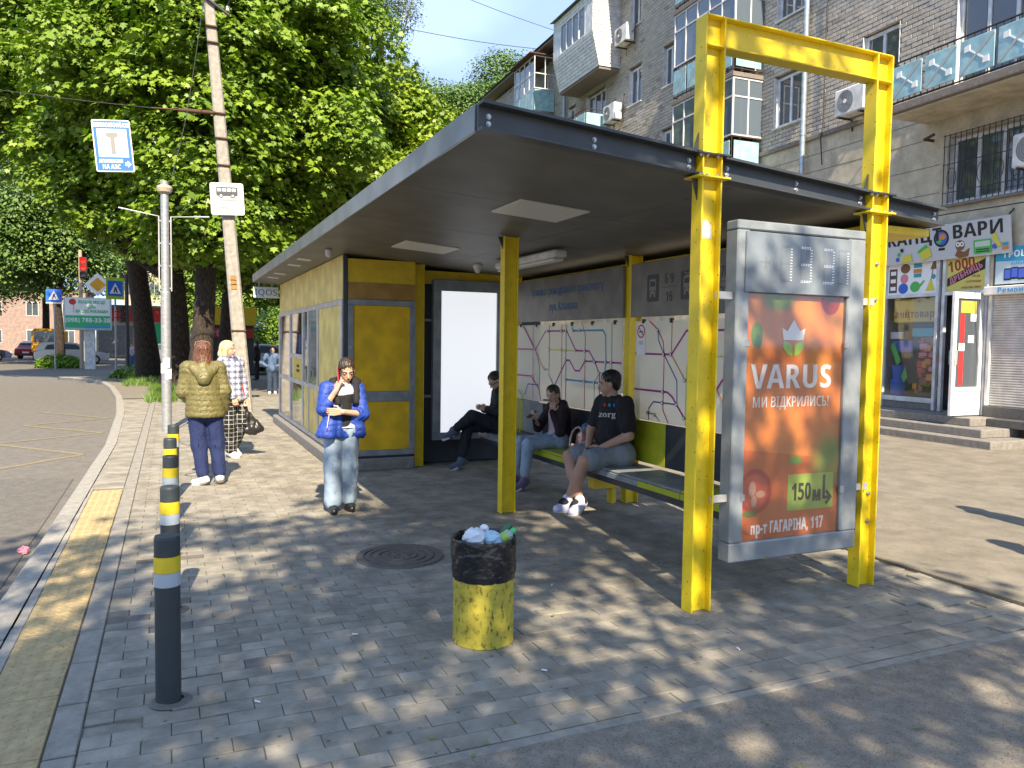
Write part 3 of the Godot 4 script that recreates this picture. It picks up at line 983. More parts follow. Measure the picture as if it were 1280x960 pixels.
# the printed lines: points are [z, y]
func glass_panel(sh: Node3D, z0: float, z1: float, which: int):
	var s := S()
	box(s, Vector3(4.455, 0.93, z0), Vector3(4.463, 1.945, z1), 0.001)
	var gp := obj("glass_panel", s, M.frosted, sh)
	var O := Vector3(4.454, 0, 0)
	var X := Vector3.BACK; var Y := Vector3.UP
	# X cross Y points to -x, towards the bench
	var lines := []
	var dots := []
	if which == 1:
		lines = [
			["purple", [[-9.84, 1.62], [-9.24, 1.62], [-8.95, 1.86], [-8.37, 1.86], [-8.13, 1.62], [-7.81, 1.62], [-7.67, 1.5], [-7.11, 1.5]]],
			["purple", [[-7.67, 1.5], [-7.56, 1.36], [-7.55, 0.94]]],
			["purple", [[-8.68, 1.16], [-8.37, 1.5], [-8.28, 1.5], [-8.14, 1.38], [-8.03, 1.38], [-7.9, 1.5], [-7.67, 1.502]]],
			["rose", [[-7.98, 1.94], [-7.9, 1.8], [-7.895, 0.94]]],
			["teal", [[-8.24, 1.94], [-8.2, 1.86], [-7.5, 1.858], [-7.44, 1.8], [-7.42, 1.49], [-7.45, 1.38], [-7.55, 1.26], [-8.36, 1.262]]],
			["green", [[-7.31, 1.94], [-7.3, 1.38], [-7.56, 1.376], [-7.67, 1.26], [-7.665, 0.94]]],
			["rose", [[-8.49, 1.94], [-8.48, 1.0], [-8.485, 0.94]]], ["teal", [[-8.38, 1.94], [-8.36, 0.94]]],
			["navy", [[-8.83, 1.94], [-8.825, 1.3], [-8.68, 1.16]]], ["yellowline", [[-8.83, 1.618], [-8.38, 1.622], [-8.13, 1.618]]],
			["rose", [[-9.32, 1.94], [-9.29, 0.95]]], ["navy", [[-9.62, 1.94], [-9.24, 1.62], [-9.1, 1.41], [-9.09, 1.15], [-9.45, 1.15], [-9.55, 1.0]]],
			["orange", [[-9.24, 1.62], [-8.98, 1.37], [-8.85, 1.368]]], ["purple", [[-9.84, 1.26], [-9.35, 1.26], [-9.1, 1.1], [-9.05, 0.95]]],
			["purple", [[-9.62, 1.93], [-9.3, 1.66]]], ["green", [[-9.84, 1.05], [-9.7, 1.03], [-9.62, 0.95]]]]
		dots = [[-9.24, 1.62], [-8.89, 1.86], [-8.49, 1.86], [-8.37, 1.86], [-8.2, 1.86], [-8.03, 1.86], [-8.13, 1.62], [-7.9, 1.62], [-8.37, 1.62], [-8.48, 1.62], [-8.83, 1.62], [-7.67, 1.5], [-7.42, 1.5], [-7.3, 1.5], [-7.9, 1.5], [-8.37, 1.5], [-7.56, 1.376], [-7.42, 1.378], [-7.55, 1.26], [-7.67, 1.26], [-7.895, 1.262], [-8.36, 1.262], [-8.48, 1.38], [-9.09, 1.15], [-8.94, 1.37], [-9.3, 1.26]]
	else:
		lines = [
			["red", [[-6.58, 1.94], [-6.43, 1.85], [-6.34, 1.73], [-6.32, 1.61], [-6.32, 1.06], [-6.23, 0.94]]],
			["purple", [[-6.83, 1.61], [-6.2, 1.61], [-5.97, 1.84], [-4.18, 1.84]]],
			["orange", [[-6.2, 1.94], [-6.2, 1.61], [-5.97, 1.37], [-5.55, 1.37], [-5.42, 1.2], [-5.4, 0.94]]],
			["navy", [[-6.43, 1.85], [-6.42, 1.75], [-6.32, 1.61], [-6.1, 1.36], [-6.09, 1.13], [-6.48, 1.13], [-6.56, 1.06], [-6.56, 0.94]]],
			["purple", [[-6.83, 1.24], [-6.25, 1.24], [-6.17, 1.2], [-5.97, 1.01], [-5.75, 1.01], [-5.45, 1.38], [-5.2, 1.62], [-4.18, 1.62]]],
			["green", [[-6.57, 1.01], [-6.45, 1.0], [-6.37, 0.94]]],
			["yellowline", [[-5.95, 0.94], [-5.95, 1.5], [-5.86, 1.6], [-5.2, 1.61], [-4.9, 1.3], [-4.9, 0.94]]],
			["teal", [[-5.1, 1.94], [-5.1, 1.3], [-4.8, 1.1], [-4.18, 1.1]]], ["rose", [[-4.6, 1.94], [-4.6, 0.94]]]]
		dots = [[-6.43, 1.85], [-6.32, 1.61], [-6.2, 1.61], [-6.32, 1.24], [-6.32, 1.13], [-6.09, 1.13], [-5.97, 1.01], [-5.97, 1.37], [-6.57, 1.01], [-6.45, 1.0], [-5.2, 1.62], [-5.1, 1.84], [-4.6, 1.62]]
	for k in lines.size():
		var pts := []
		for p in lines[k][1]: pts.append(Vector2(p[0], p[1]))
		var st := S()
		ribbon(st, pts, 0.021 if lines[k][0] in ["purple", "teal"] else 0.015, O - Vector3(0.0006 * k, 0, 0), X, Y, 0.0004)
		obj("route_line", st, M["line_" + lines[k][0]], gp)
	for d in dots:
		var st2 := S()
		plate(st2, disc(0.021, d[0], d[1], 12), O - Vector3(0.0115, 0, 0), X, Y, 0.001)
		var o := obj("station_mark", st2, M.letter_dark, gp)
		var st3 := S()
		plate(st3, disc(0.014, d[0], d[1], 12), O - Vector3(0.013, 0, 0), X, Y, 0.001)
		put("station_dot", st3.commit(), M.white_plain, gp)
	# clips that hold the pane
	for k in 6:
		var s4 := S()
		var z := lerpf(z0 + 0.15, z1 - 0.15, k / 5.0)
		box(s4, Vector3(4.44, 1.92, z - 0.015), Vector3(4.475, 1.965, z + 0.015), 0.003)
		obj("clip", s4, M.dark_iron, gp)
	if which == 2:
		var s5 := S()
		plate(s5, rect(0.16, 0.34, -6.73, 1.76), O - Vector3(0.002, 0, 0), X, Y, 0.001)
		var nk := obj("no_smoking_sticker", s5, M.white_plain, gp)
		nk.set_meta("label", "white no smoking sticker with red ring")
		var s6 := S()
		for j in 20:
			var a0 := TAU * j / 20; var a1 := TAU * (j + 1) / 20
			plate(s6, PackedVector2Array([Vector2(-6.73, 1.84) + Vector2(cos(a0), sin(a0)) * 0.055, Vector2(-6.73, 1.84) + Vector2(cos(a1), sin(a1)) * 0.055, Vector2(-6.73, 1.84) + Vector2(cos(a1), sin(a1)) * 0.07, Vector2(-6.73, 1.84) + Vector2(cos(a0), sin(a0)) * 0.07]), O - Vector3(0.0035, 0, 0), X, Y, 0.001)
		ribbon(s6, [Vector2(-6.775, 1.885), Vector2(-6.685, 1.795)], 0.012, O - Vector3(0.005, 0, 0), X, Y, 0.001)
		put("ring", s6.commit(), M.red, nk)
		var s7 := S()
		plate(s7, rect(0.07, 0.014, -6.73, 1.835), O - Vector3(0.0034, 0, 0), X, Y, 0.0008)
		plate(s7, rect(0.09, 0.006, -6.73, 1.73), O - Vector3(0.0034, 0, 0), X, Y, 0.0008)
		plate(s7, rect(0.07, 0.006, -6.73, 1.71), O - Vector3(0.0034, 0, 0), X, Y, 0.0008)
		put("print", s7.commit(), M.letter_dark, nk)

func build_headers():
	var a := thing("stop_name_board", "grey board with blue stop name lettering above the girl on the bench", "sign", Vector3(4.42, 1.98, -8.4))
	var s := S()
	box(s, Vector3(4.40, 1.985, -9.86), Vector3(4.44, 2.535, -7.03), 0.004)
	obj("board", s, M.header, a)
	letters("lettering", "Зупинка громадського транспорту", 0.105, Vector3(4.399, 2.365, -8.36), -PI / 2, M.letter_blue, a, false, 0.80)
	letters("lettering", "вул. Казакова", 0.105, Vector3(4.399, 2.165, -8.38), -PI / 2, M.letter_blue, a, false, 0.80)
	var b := thing("route_board", "grey board with bus pictograms and route numbers above seated man", "sign", Vector3(4.42, 1.98, -5.5))
	var s2 := S()
	box(s2, Vector3(4.40, 1.985, -6.86), Vector3(4.44, 2.535, -4.1), 0.004)
	obj("board", s2, M.header, b)
	for k in 2:
		var zc: float = [-6.46, -5.9][k]
		var s3 := S()
		plate(s3, rect(0.2, 0.27, zc, 2.265, 0.025), Vector3(4.399, 0, 0), Vector3.BACK, Vector3.UP, 0.002)
		var pic := obj("pictogram", s3, M.letter_dark, b)
		var s4 := S()
		plate(s4, rect(0.115, 0.15, zc, 2.28, 0.03), Vector3(4.3965, 0, 0), Vector3.BACK, Vector3.UP, 0.001)
		for dx in [-0.035, 0.035]: plate(s4, rect(0.026, 0.03, zc + dx, 2.19, 0.004), Vector3(4.3965, 0, 0), Vector3.BACK, Vector3.UP, 0.001)
		if k == 1:
			ribbon(s4, [Vector2(zc - 0.05, 2.385), Vector2(zc, 2.365), Vector2(zc + 0.05, 2.385)], 0.008, Vector3(4.3965, 0, 0), Vector3.BACK, Vector3.UP, 0.001)
		put("bus_front", s4.commit(), M.header_light, pic)
		var s5 := S()
		plate(s5, rect(0.085, 0.05, zc, 2.305, 0.01), Vector3(4.395, 0, 0), Vector3.BACK, Vector3.UP, 0.001)
		for dx in [-0.036, 0.036]: plate(s5, disc(0.012, zc + dx, 2.235, 10), Vector3(4.395, 0, 0), Vector3.BACK, Vector3.UP, 0.001)
		put("bus_window", s5.commit(), M.letter_dark, pic)
	for q in [["Б 9", -6.19, 2.345], ["16", -6.19, 2.17], ["7Б", -5.38, 2.345], ["37", -5.38, 2.17]]:
		letters("lettering", q[0], 0.095, Vector3(4.399, q[2], q[1]), -PI / 2, M.letter_dark, b, false, 0.8)
	for zc in [-6.19, -5.38]:
		var s6 := S()
		plate(s6, rect(0.22, 0.006, zc, 2.262), Vector3(4.399, 0, 0), Vector3.BACK, Vector3.UP, 0.002)
		obj("rule", s6, M.letter_dark, b)

func build_bench():
	var b := thing("bench", "long grey and yellow metal bench with panelled back inside the shelter", "bench", Vector3(4.2, 0, -7.0))
	var segs := [[-9.95, -9.2, "grey_frame"], [-9.194, -8.3, "grey_frame"], [-8.294, -7.3, "lime"], [-7.294, -6.9, "lime"], [-6.894, -5.95, "grey_frame"], [-5.944, -5.3, "grey_frame"], [-5.294, -4.3, "lime"]]
	for k in segs.size():
		var g = segs[k]
		var s := S()
		box(s, Vector3(3.93, 0.45, g[0]), Vector3(4.42, 0.475, g[1]), 0.008)
		obj("seat", s, M["grey_frame" if g[2] == "grey_frame" else "lime"], b)
		var s2 := S()
		box(s2, Vector3(3.922, 0.395, g[0]), Vector3(3.94, 0.449, g[1]), 0.004)
		obj("seat_edge", s2, M["lime" if (k == 2 or k == 3 or k == 5 or k == 6) else "grey_frame"], b)
	var s3 := S()
	box(s3, Vector3(3.95, 0.33, -9.95), Vector3(4.0, 0.394, -4.3), 0.004)
	box(s3, Vector3(4.36, 0.38, -9.95), Vector3(4.42, 0.448, -4.3), 0.004)
	obj("rail", s3, M.anthracite, b)
	var bk := [[-9.95, -9.55, "lime"], [-9.545, -8.95, "grey_frame"], [-8.945, -7.55, "dark_wall"], [-7.545, -7.08, "dark_wall"], [-6.83, -6.23, "lime"], [-6.225, -5.2, "dark_wall"], [-5.195, -4.2, "lime"]]
	for q in bk:
		var s4 := S()
		box(s4, Vector3(4.425, 0.5, q[0]), Vector3(4.448, 0.925, q[1]), 0.004)
		obj("backrest_panel", s4, M[q[2]], b)
	for z in [-9.4, -7.05, -4.75]:
		var s5 := S()
		box(s5, Vector3(4.08, 0.17, z - 0.07), Vector3(4.4, 0.38, z + 0.07), 0.006)
		box(s5, Vector3(4.3, 0.0, z - 0.05), Vector3(4.36, 0.18, z + 0.05), 0.004)
		var br := obj("leg", s5, M.yellow_dull, b)
		bolt(br, Vector3(4.3, 0.27, z + 0.07), Vector3.BACK, 0.016)

func build_poster_case():
	var c := thing("poster_case", "grey framed orange supermarket poster case with clock display between yellow posts", "poster case", Vector3(3.83, 0.3, -3.94))
	var x0 := 3.275; var x1 := 4.385; var y0 := 0.3; var y1 := 2.5
	var zf := -3.885; var zb := -4.0
	for q in [[x0, y0, x1, y0 + 0.125], [x0, y1 - 0.06, x1, y1], [x0, y0 + 0.127, x0 + 0.105, y1 - 0.062], [x1 - 0.155, y0 + 0.127, x1, y1 - 0.062]]:
		var s := S()
		box(s, Vector3(q[0], q[1], zb), Vector3(q[2], q[3], zf), 0.008)
		obj("frame", s, M.grey_frame, c)
	var s2 := S()
	box(s2, Vector3(x0 + 0.1, y0 + 0.12, zb + 0.01), Vector3(x1 - 0.15, y1 - 0.06, zb + 0.03), 0.002)
	obj("back_panel", s2, M.grey_frame, c)
	# clock display
	var s3 := S()
	box(s3, Vector3(x0 + 0.06, 2.045, zf - 0.02), Vector3(x1 - 0.165 + 0.02, 2.43, zf + 0.012), 0.004)
	var dsp := obj("clock_display", s3, M.clock_face, c)
	var digits := [[3.49, "x"], [3.66, "1"], [3.83, "3"], [4.03, "3"], [4.16, "1"]]
	var on := {"1": "bc", "3": "abgcd", "x": ""}
	for d in digits:
		var lit: String = on[d[1]]
		var segs := {"a": [[0, 1], [1, 1]], "g": [[0, 0.5], [1, 0.5]], "d": [[0, 0], [1, 0]], "b": [[1, 0.5], [1, 1]], "c": [[1, 0], [1, 0.5]], "e": [[0, 0], [0, 0.5]], "f": [[0, 0.5], [0, 1]]}
		var so := S(); var sl := S(); var any := false
		if d[1] == "x":
			segs = {"h": [[0, 0.5], [1, 0.5]], "v": [[0.5, 0.32], [0.5, 0.68]]}
		for k in segs:
			for j in 6:
				for t in 2:
					var p0: Array = segs[k][0]; var p1: Array = segs[k][1]
					var px: float = d[0] + (lerpf(p0[0], p1[0], (j + 0.5) / 6.0) - 0.5) * 0.085 + (0.009 * t if p0[0] == p1[0] else 0.0)
					var py: float = 2.235 + (lerpf(p0[1], p1[1], (j + 0.5) / 6.0) - 0.5) * 0.22 + (0.009 * t if p0[1] == p1[1] else 0.0)
					var tgt := so
					if k in lit: tgt = sl; any = true
					plate(tgt, disc(0.0027, px, py, 6), Vector3(0, 0, zf + 0.0125), Vector3.RIGHT, Vector3.UP, 0.001)
		put("unlit_led", so.commit(), M.led_off, dsp)
		if any: put("lit_led", sl.commit(), M.led_on, dsp)
	# poster behind the pane
	var s4 := S()
	quad_uv(s4, Vector3(3.38, 2.04, zf - 0.035), Vector3(4.23, 2.04, zf - 0.035), Vector3(4.23, 0.425, zf - 0.035), Vector3(3.38, 0.425, zf - 0.035), Vector3.BACK)
	var po := obj("poster", s4, M.poster, c)
	var zt := zf - 0.033
	# emblem: white crown of three petals over two green leaves
	var em := S()
	plate(em, PackedVector2Array([Vector2(-0.10, 0.05), Vector2(-0.055, 0.028), Vector2(0, 0.105), Vector2(0.055, 0.028), Vector2(0.10, 0.05), Vector2(0.085, -0.03), Vector2(-0.085, -0.03)]), Vector3(3.79, 1.775, zt), Vector3.RIGHT, Vector3.UP, 0.002)
	put("emblem", em.commit(), M.white_plain, po)
	for sgn in [-1.0, 1.0]:
		var el := S()
		plate(el, PackedVector2Array([Vector2(0.008 * sgn, -0.14), Vector2(0.008 * sgn, -0.07), Vector2(0.05 * sgn, -0.04), Vector2(0.09 * sgn, -0.036), Vector2(0.085 * sgn, -0.085), Vector2(0.05 * sgn, -0.125)]), Vector3(3.79, 1.775, zt), Vector3.RIGHT, Vector3.UP, 0.002)
		put("emblem_leaf", el.commit(), M.leaf_print, po)
	letters("lettering", "VARUS", 0.155, Vector3(3.79, 1.5, zt), 0, M.white_plain, po, true, 1.05)
	letters("lettering", "МИ ВІДКРИЛИСЬ!", 0.07, Vector3(3.79, 1.335, zt), 0, M.white_plain, po, false, 0.84)
	var s5 := S()
	plate(s5, rect(0.41, 0.245, 3.985, 0.72), Vector3(0, 0, zt), Vector3.RIGHT, Vector3.UP, 0.001)
	put("distance_box", s5.commit(), M.lime_print, po)
	letters("lettering", "150", 0.115, Vector3(3.9, 0.72, zt + 0.003), 0, M.black_plain, po, true, 0.66)
	letters("lettering", "м", 0.105, Vector3(4.04, 0.70, zt + 0.003), 0, M.black_plain, po, true, 0.7)
	var s6 := S()
	ribbon(s6, [Vector2(4.105, 0.82), Vector2(4.105, 0.67), Vector2(4.165, 0.67)], 0.022, Vector3(0, 0, zt + 0.0015), Vector3.RIGHT, Vector3.UP, 0.001)
	ribbon(s6, [Vector2(4.13, 0.71), Vector2(4.168, 0.67), Vector2(4.13, 0.63)], 0.022, Vector3(0, 0, zt + 0.0025), Vector3.RIGHT, Vector3.UP, 0.001)
	put("arrow", s6.commit(), M.black_plain, po)
	letters("lettering", "пр-т ГАГАРІНА, 117", 0.08, Vector3(3.79, 0.5, zt), 0, M.white_plain, po, true, 0.62)
	var s7 := S()
	box(s7, Vector3(3.375, 0.42, zf - 0.022), Vector3(4.235, 2.045, zf - 0.017), 0.001)
	obj("pane", s7, M.glass, c)
	for q in [[3.372, 1.72], [4.238, 1.72], [3.372, 0.72], [4.238, 0.72]]:
		var s8 := S()
		box(s8, Vector3(q[0] - 0.018, q[1] - 0.025, zf - 0.015), Vector3(q[0] + 0.018, q[1] + 0.025, zf + 0.004), 0.004)
		obj("clip", s8, M.zinc, c)
	for y in [0.72, 2.02]:
		for s in [0, 1]:
			var s9 := S()
			var xa: float = 3.14 if s == 0 else 4.386
			var xb: float = 3.274 if s == 0 else 4.52
			box(s9, Vector3(xa, y - 0.025, -3.935), Vector3(xb, y + 0.025, -3.915), 0.004)
			obj("bracket", s9, M.alu, c)
	var s10 := S()
	box(s10, Vector3(4.395, 0.38, -3.95), Vector3(4.425, 0.66, -3.92), 0.004)
	obj("hinge", s10, M.dark_iron, c)

func build_lightbox():
	var c := thing("advertising_lightbox", "tall blank white advertising lightbox with added glow and grey frame beside the kiosk", "lightbox", Vector3(3.85, 0.34, -10.15))
	for q in [[3.31, 0.34, 4.4, 0.445], [3.31, 2.405, 4.4, 2.56], [3.31, 0.447, 3.425, 2.403], [4.255, 0.447, 4.4, 2.403]]:
		var s := S()
		box(s, Vector3(q[0], q[1], -10.21), Vector3(q[2], q[3], -10.1), 0.006)
		obj("frame", s, M.grey_frame, c)
	var s2 := S()
	box(s2, Vector3(3.425, 0.445, -10.2), Vector3(4.255, 2.405, -10.125), 0.002)
	obj("added_glow_face", s2, M.lightbox, c)  # blank face carries the added glow

# ---------------------------------------------------------------- kiosk
func frame_rect(parent: Node, called: String, o: Vector3, X: Vector3, w: float, h: float, t: float, m: String, depth := 0.05):
	# four bars round an opening; o = lower left corner, X = direction of the width, up is y
	var n := X.cross(Vector3.UP)
	for q in [[0.0, 0.0, w, t], [0.0, h - t, w, h], [0.0, t + 0.001, t, h - t - 0.001], [w - t, t + 0.001, w, h - t - 0.001]]:
		var st := S()
		var b := Basis(X, Vector3.UP, n)
		box(st, Vector3(q[0], q[1], -depth * 0.5), Vector3(q[2], q[3], depth * 0.5), 0.005, Transform3D(b, o))
		obj(called, st, M[m], parent)

func panel(parent: Node, called: String, o: Vector3, X: Vector3, w: float, h: float, m, depth := 0.012, back := 0.0) -> MeshInstance3D:
	var n := X.cross(Vector3.UP)
	var st := S()
	box(st, Vector3(0, 0, -depth * 0.5 - back), Vector3(w, h, depth * 0.5 - back), 0.001, Transform3D(Basis(X, Vector3.UP, n), o))
	return obj(called, st, M[m] if m is String else m, parent)

func build_kiosk():
	var k := thing("kiosk", "yellow panelled corner kiosk with grey frames and display windows under the roof", "kiosk", Vector3(2.6, 0, -13.0))
	var XL := Vector3.BACK      # along the street wall, left to right seen from the street
	var xw := 2.05
	# plinth and core walls
	var s := S()
	box(s, Vector3(1.93, -0.01, -16.45), Vector3(3.0, 0.16, -9.9), 0.02)
	obj("plinth", s, M.stone_step, k)
	var sd := S()
	box(sd, Vector3(2.06, 0.1605, -9.945), Vector3(3.0, 0.19, -9.93))
	obj("base_strip", sd, M.dark_wall, k)
	var s2 := S()
	box(s2, Vector3(3.02, 0.16, -16.2), Vector3(4.9, 2.64, -10.32), 0.004)
	obj("rear_body", s2, M.yellow_dull, k)
	var sb := S()
	box(sb, Vector3(2.09, 0.161, -16.25), Vector3(3.015, 2.65, -16.2), 0.004)
	obj("far_wall", sb, M.yellow_dull, k)
	var si := S()
	box(si, Vector3(2.75, 0.17, -16.19), Vector3(2.78, 2.25, -10.05), 0.002)
	obj("inner_partition", si, M.shelf_dark, k)
	# upper yellow band
	for q in [[-16.22, -13.2], [-13.195, -10.0]]:
		panel(k, "upper_panel", Vector3(xw + 0.01, 2.24, q[0]), XL, q[1] - q[0], 0.57, "yellow_lit_side", 0.02)
	var XF := Vector3.RIGHT
	panel(k, "upper_panel", Vector3(2.1, 2.46, -9.955), XF, 0.9, 0.3, "yellow_dull", 0.02)
	var ob := panel(k, "faded_panel", Vector3(2.1, 2.245, -9.955), XF, 0.9, 0.213, "orange_faded", 0.02)
	ob.set_meta("label", "faded orange lower strip of the panel")
	# corner post
	var s3 := S()
	box(s3, Vector3(2.04, 0.17, -9.985), Vector3(2.095, 2.80, -9.93), 0.006)
	obj("corner_post", s3, M.anthracite, k)
	# front: two yellow panels in a grey frame
	frame_rect(k, "frame", Vector3(2.1, 0.19, -9.955), XF, 0.9, 2.05, 0.075, "grey_frame")
	panel(k, "front_panel", Vector3(2.176, 1.045, -9.96), XF, 0.748, 1.118, "yellow_panel", 0.02)
	panel(k, "front_panel", Vector3(2.176, 0.266, -9.96), XF, 0.748, 0.64, "yellow_panel", 0.02)
	var s4 := S()
	box(s4, Vector3(2.176, 0.907, -9.98), Vector3(2.924, 1.044, -9.93), 0.005)
	obj("cross_bar", s4, M.grey_frame, k)
	bolt(k, Vector3(2.13, 1.62, -9.93), Vector3.BACK, 0.012)
	# street side: bays as [z far, z near, kind]
	var y0 := 0.17; var y1 := 2.235
	for z in [-16.18, -14.66, -13.2, -12.65, -11.78, -10.02]:
		var s5 := S()
		box(s5, Vector3(xw - 0.025, y0, z - 0.05), Vector3(xw + 0.03, y1, z + 0.05), 0.005)
		obj("mullion", s5, M.alu, k)
	for q in [[-16.129, -14.711], [-14.609, -13.251], [-13.149, -12.701], [-12.599, -11.831], [-11.729, -10.071]]:
		var zs: float = q[0]; var w: float = q[1] - q[0]
		for bar in [[y0, y0 + 0.07], [0.94, 1.02], [y1 - 0.07, y1]]:
			var s6 := S()
			box(s6, Vector3(xw - 0.02, bar[0], zs), Vector3(xw + 0.025, bar[1], q[1]), 0.004)
			obj("rail", s6, M.alu, k)
		var lo := y0 + 0.071; var mid := 0.939; var md2 := 1.021; var hi := y1 - 0.071
		if zs < -16:
			panel(k, "pane", Vector3(xw, md2, zs), XL, w, hi - md2, "glass", 0.008)
			panel(k, "pane", Vector3(xw, lo, zs), XL, w, mid - lo, "glass", 0.008)
			for b in [[1.06, 0.75, "show_blue_light"], [1.84, 0.08, "show_white"], [1.4, 0.5, "show_blue"]]:
				pass
			shop_boxes(k, zs, q[1], 1.03, 1.85, "show_blue", 6)
			shop_boxes(k, zs, q[1], 0.3, 0.92, "show_blue", 4)
		elif zs < -14:
			panel(k, "pane", Vector3(xw, 1.46, zs), XL, w, hi - 1.46, "glass", 0.008)
			panel(k, "pane", Vector3(xw, lo, zs), XL, w, mid - lo, "glass", 0.008)
			var s7 := S()
			box(s7, Vector3(xw - 0.02, 1.38, zs), Vector3(xw + 0.025, 1.459, q[1]), 0.004)
			obj("rail", s7, M.alu, k)
			var hatch := panel(k, "hatch", Vector3(xw, 1.021, zs + 0.28), XL, w - 0.28, 0.358, "show_yellow", 0.012)
			letters("lettering", "ПРИЙОМ", 0.045, Vector3(xw - 0.008, 1.25, zs + 0.82), -PI / 2, M.letter_dark, hatch, true, 1.0)
			letters("lettering", "ТА ВИДАЧА", 0.045, Vector3(xw - 0.008, 1.17, zs + 0.82), -PI / 2, M.letter_dark, hatch, true, 1.0)
			panel(k, "pane", Vector3(xw, 1.021, zs), XL, 0.27, 0.358, "glass", 0.008)
			shop_boxes(k, zs, q[1], 1.47, 1.82, "show_blue", 4)
			panel(k, "notice", Vector3(xw + 0.03, 0.42, zs + 0.75), XL, 0.5, 0.42, "white_plain", 0.004)
			panel(k, "notice", Vector3(xw + 0.05, 0.26, zs + 0.35), XL, 1.0, 0.6, "show_yellow", 0.004)
			panel(k, "poster", Vector3(xw + 0.03, 0.26, zs + 0.02), XL, 0.32, 0.66, "show_brown", 0.004)
		elif zs < -13:
			panel(k, "pane", Vector3(xw, md2, zs), XL, w, hi - md2, "glass", 0.008)
			panel(k, "lower_panel", Vector3(xw, lo, zs), XL, w, mid - lo, "yellow_lit_side", 0.012)
		elif zs < -12:
			# the door
			var dr := panel(k, "door", Vector3(xw, md2, zs), XL, w, hi - md2, "door_mirror", 0.01)
			panel(k, "lower_panel", Vector3(xw, lo, zs), XL, w, mid - lo, "yellow_lit_side", 0.012)
			var s8 := S()
			tube(s8, [Vector3(xw - 0.02, 1.0, zs - 0.02), Vector3(xw - 0.06, 1.02, zs - 0.02), Vector3(xw - 0.06, 1.22, zs - 0.02), Vector3(xw - 0.02, 1.24, zs - 0.02)], 0.012, 8)
			put("door_handle", s8.commit(), M.alu, dr)
		else:
			panel(k, "side_panel", Vector3(xw, md2, zs), XL, w, hi - md2, "yellow_lit_side", 0.012)
			panel(k, "side_panel", Vector3(xw, lo, zs), XL, w, mid - lo, "yellow_lit_side", 0.012)
	# small projecting sign at the far end
	var sg := thing("projecting_sign", "small white projecting sign hanging under the far roof corner", "sign", Vector3(1.8, 2.56, -16.25))
	var s9 := S()
	box(s9, Vector3(1.54, 2.54, -16.28), Vector3(2.02, 2.76, -16.22), 0.006)
	obj("board", s9, M.pale_sign, sg)
	letters("lettering", "IQOS", 0.12, Vector3(1.78, 2.65, -16.219), 0, M.letter_blue, sg, false, 1.15)
	var s10 := S()
	for x in [1.65, 1.9]:
		tube(s10, [Vector3(x, 2.76, -16.25), Vector3(x, 2.85, -16.25)], 0.01, 6)
	obj("hanger", s10, M.alu, sg)

func shop_boxes(k: Node3D, z0: float, z1: float, y0: float, y1: float, m: String, n: int):
	for j in n:
		var a := lerpf(z0 + 0.04, z1 - 0.04, float(j) / n); var b := lerpf(z0 + 0.04, z1 - 0.04, float(j + 1) / n)
		var st := S()
		var d := rng.randf_range(0.0, 0.05)
		box(st, Vector3(2.12 + d, y0, a + 0.01), Vector3(2.3, y1 - rng.randf_range(0, 0.05), b - 0.01), 0.005)
		obj("display_stand", st, M[[m, m, "show_blue_light", m, "show_white"][(j + int(y0 * 10)) % 5]], k)
# ---------------------------------------------------------------- apartment block with shops; own axes: x towards the camera along the front, z out to the street
var block: Node3D

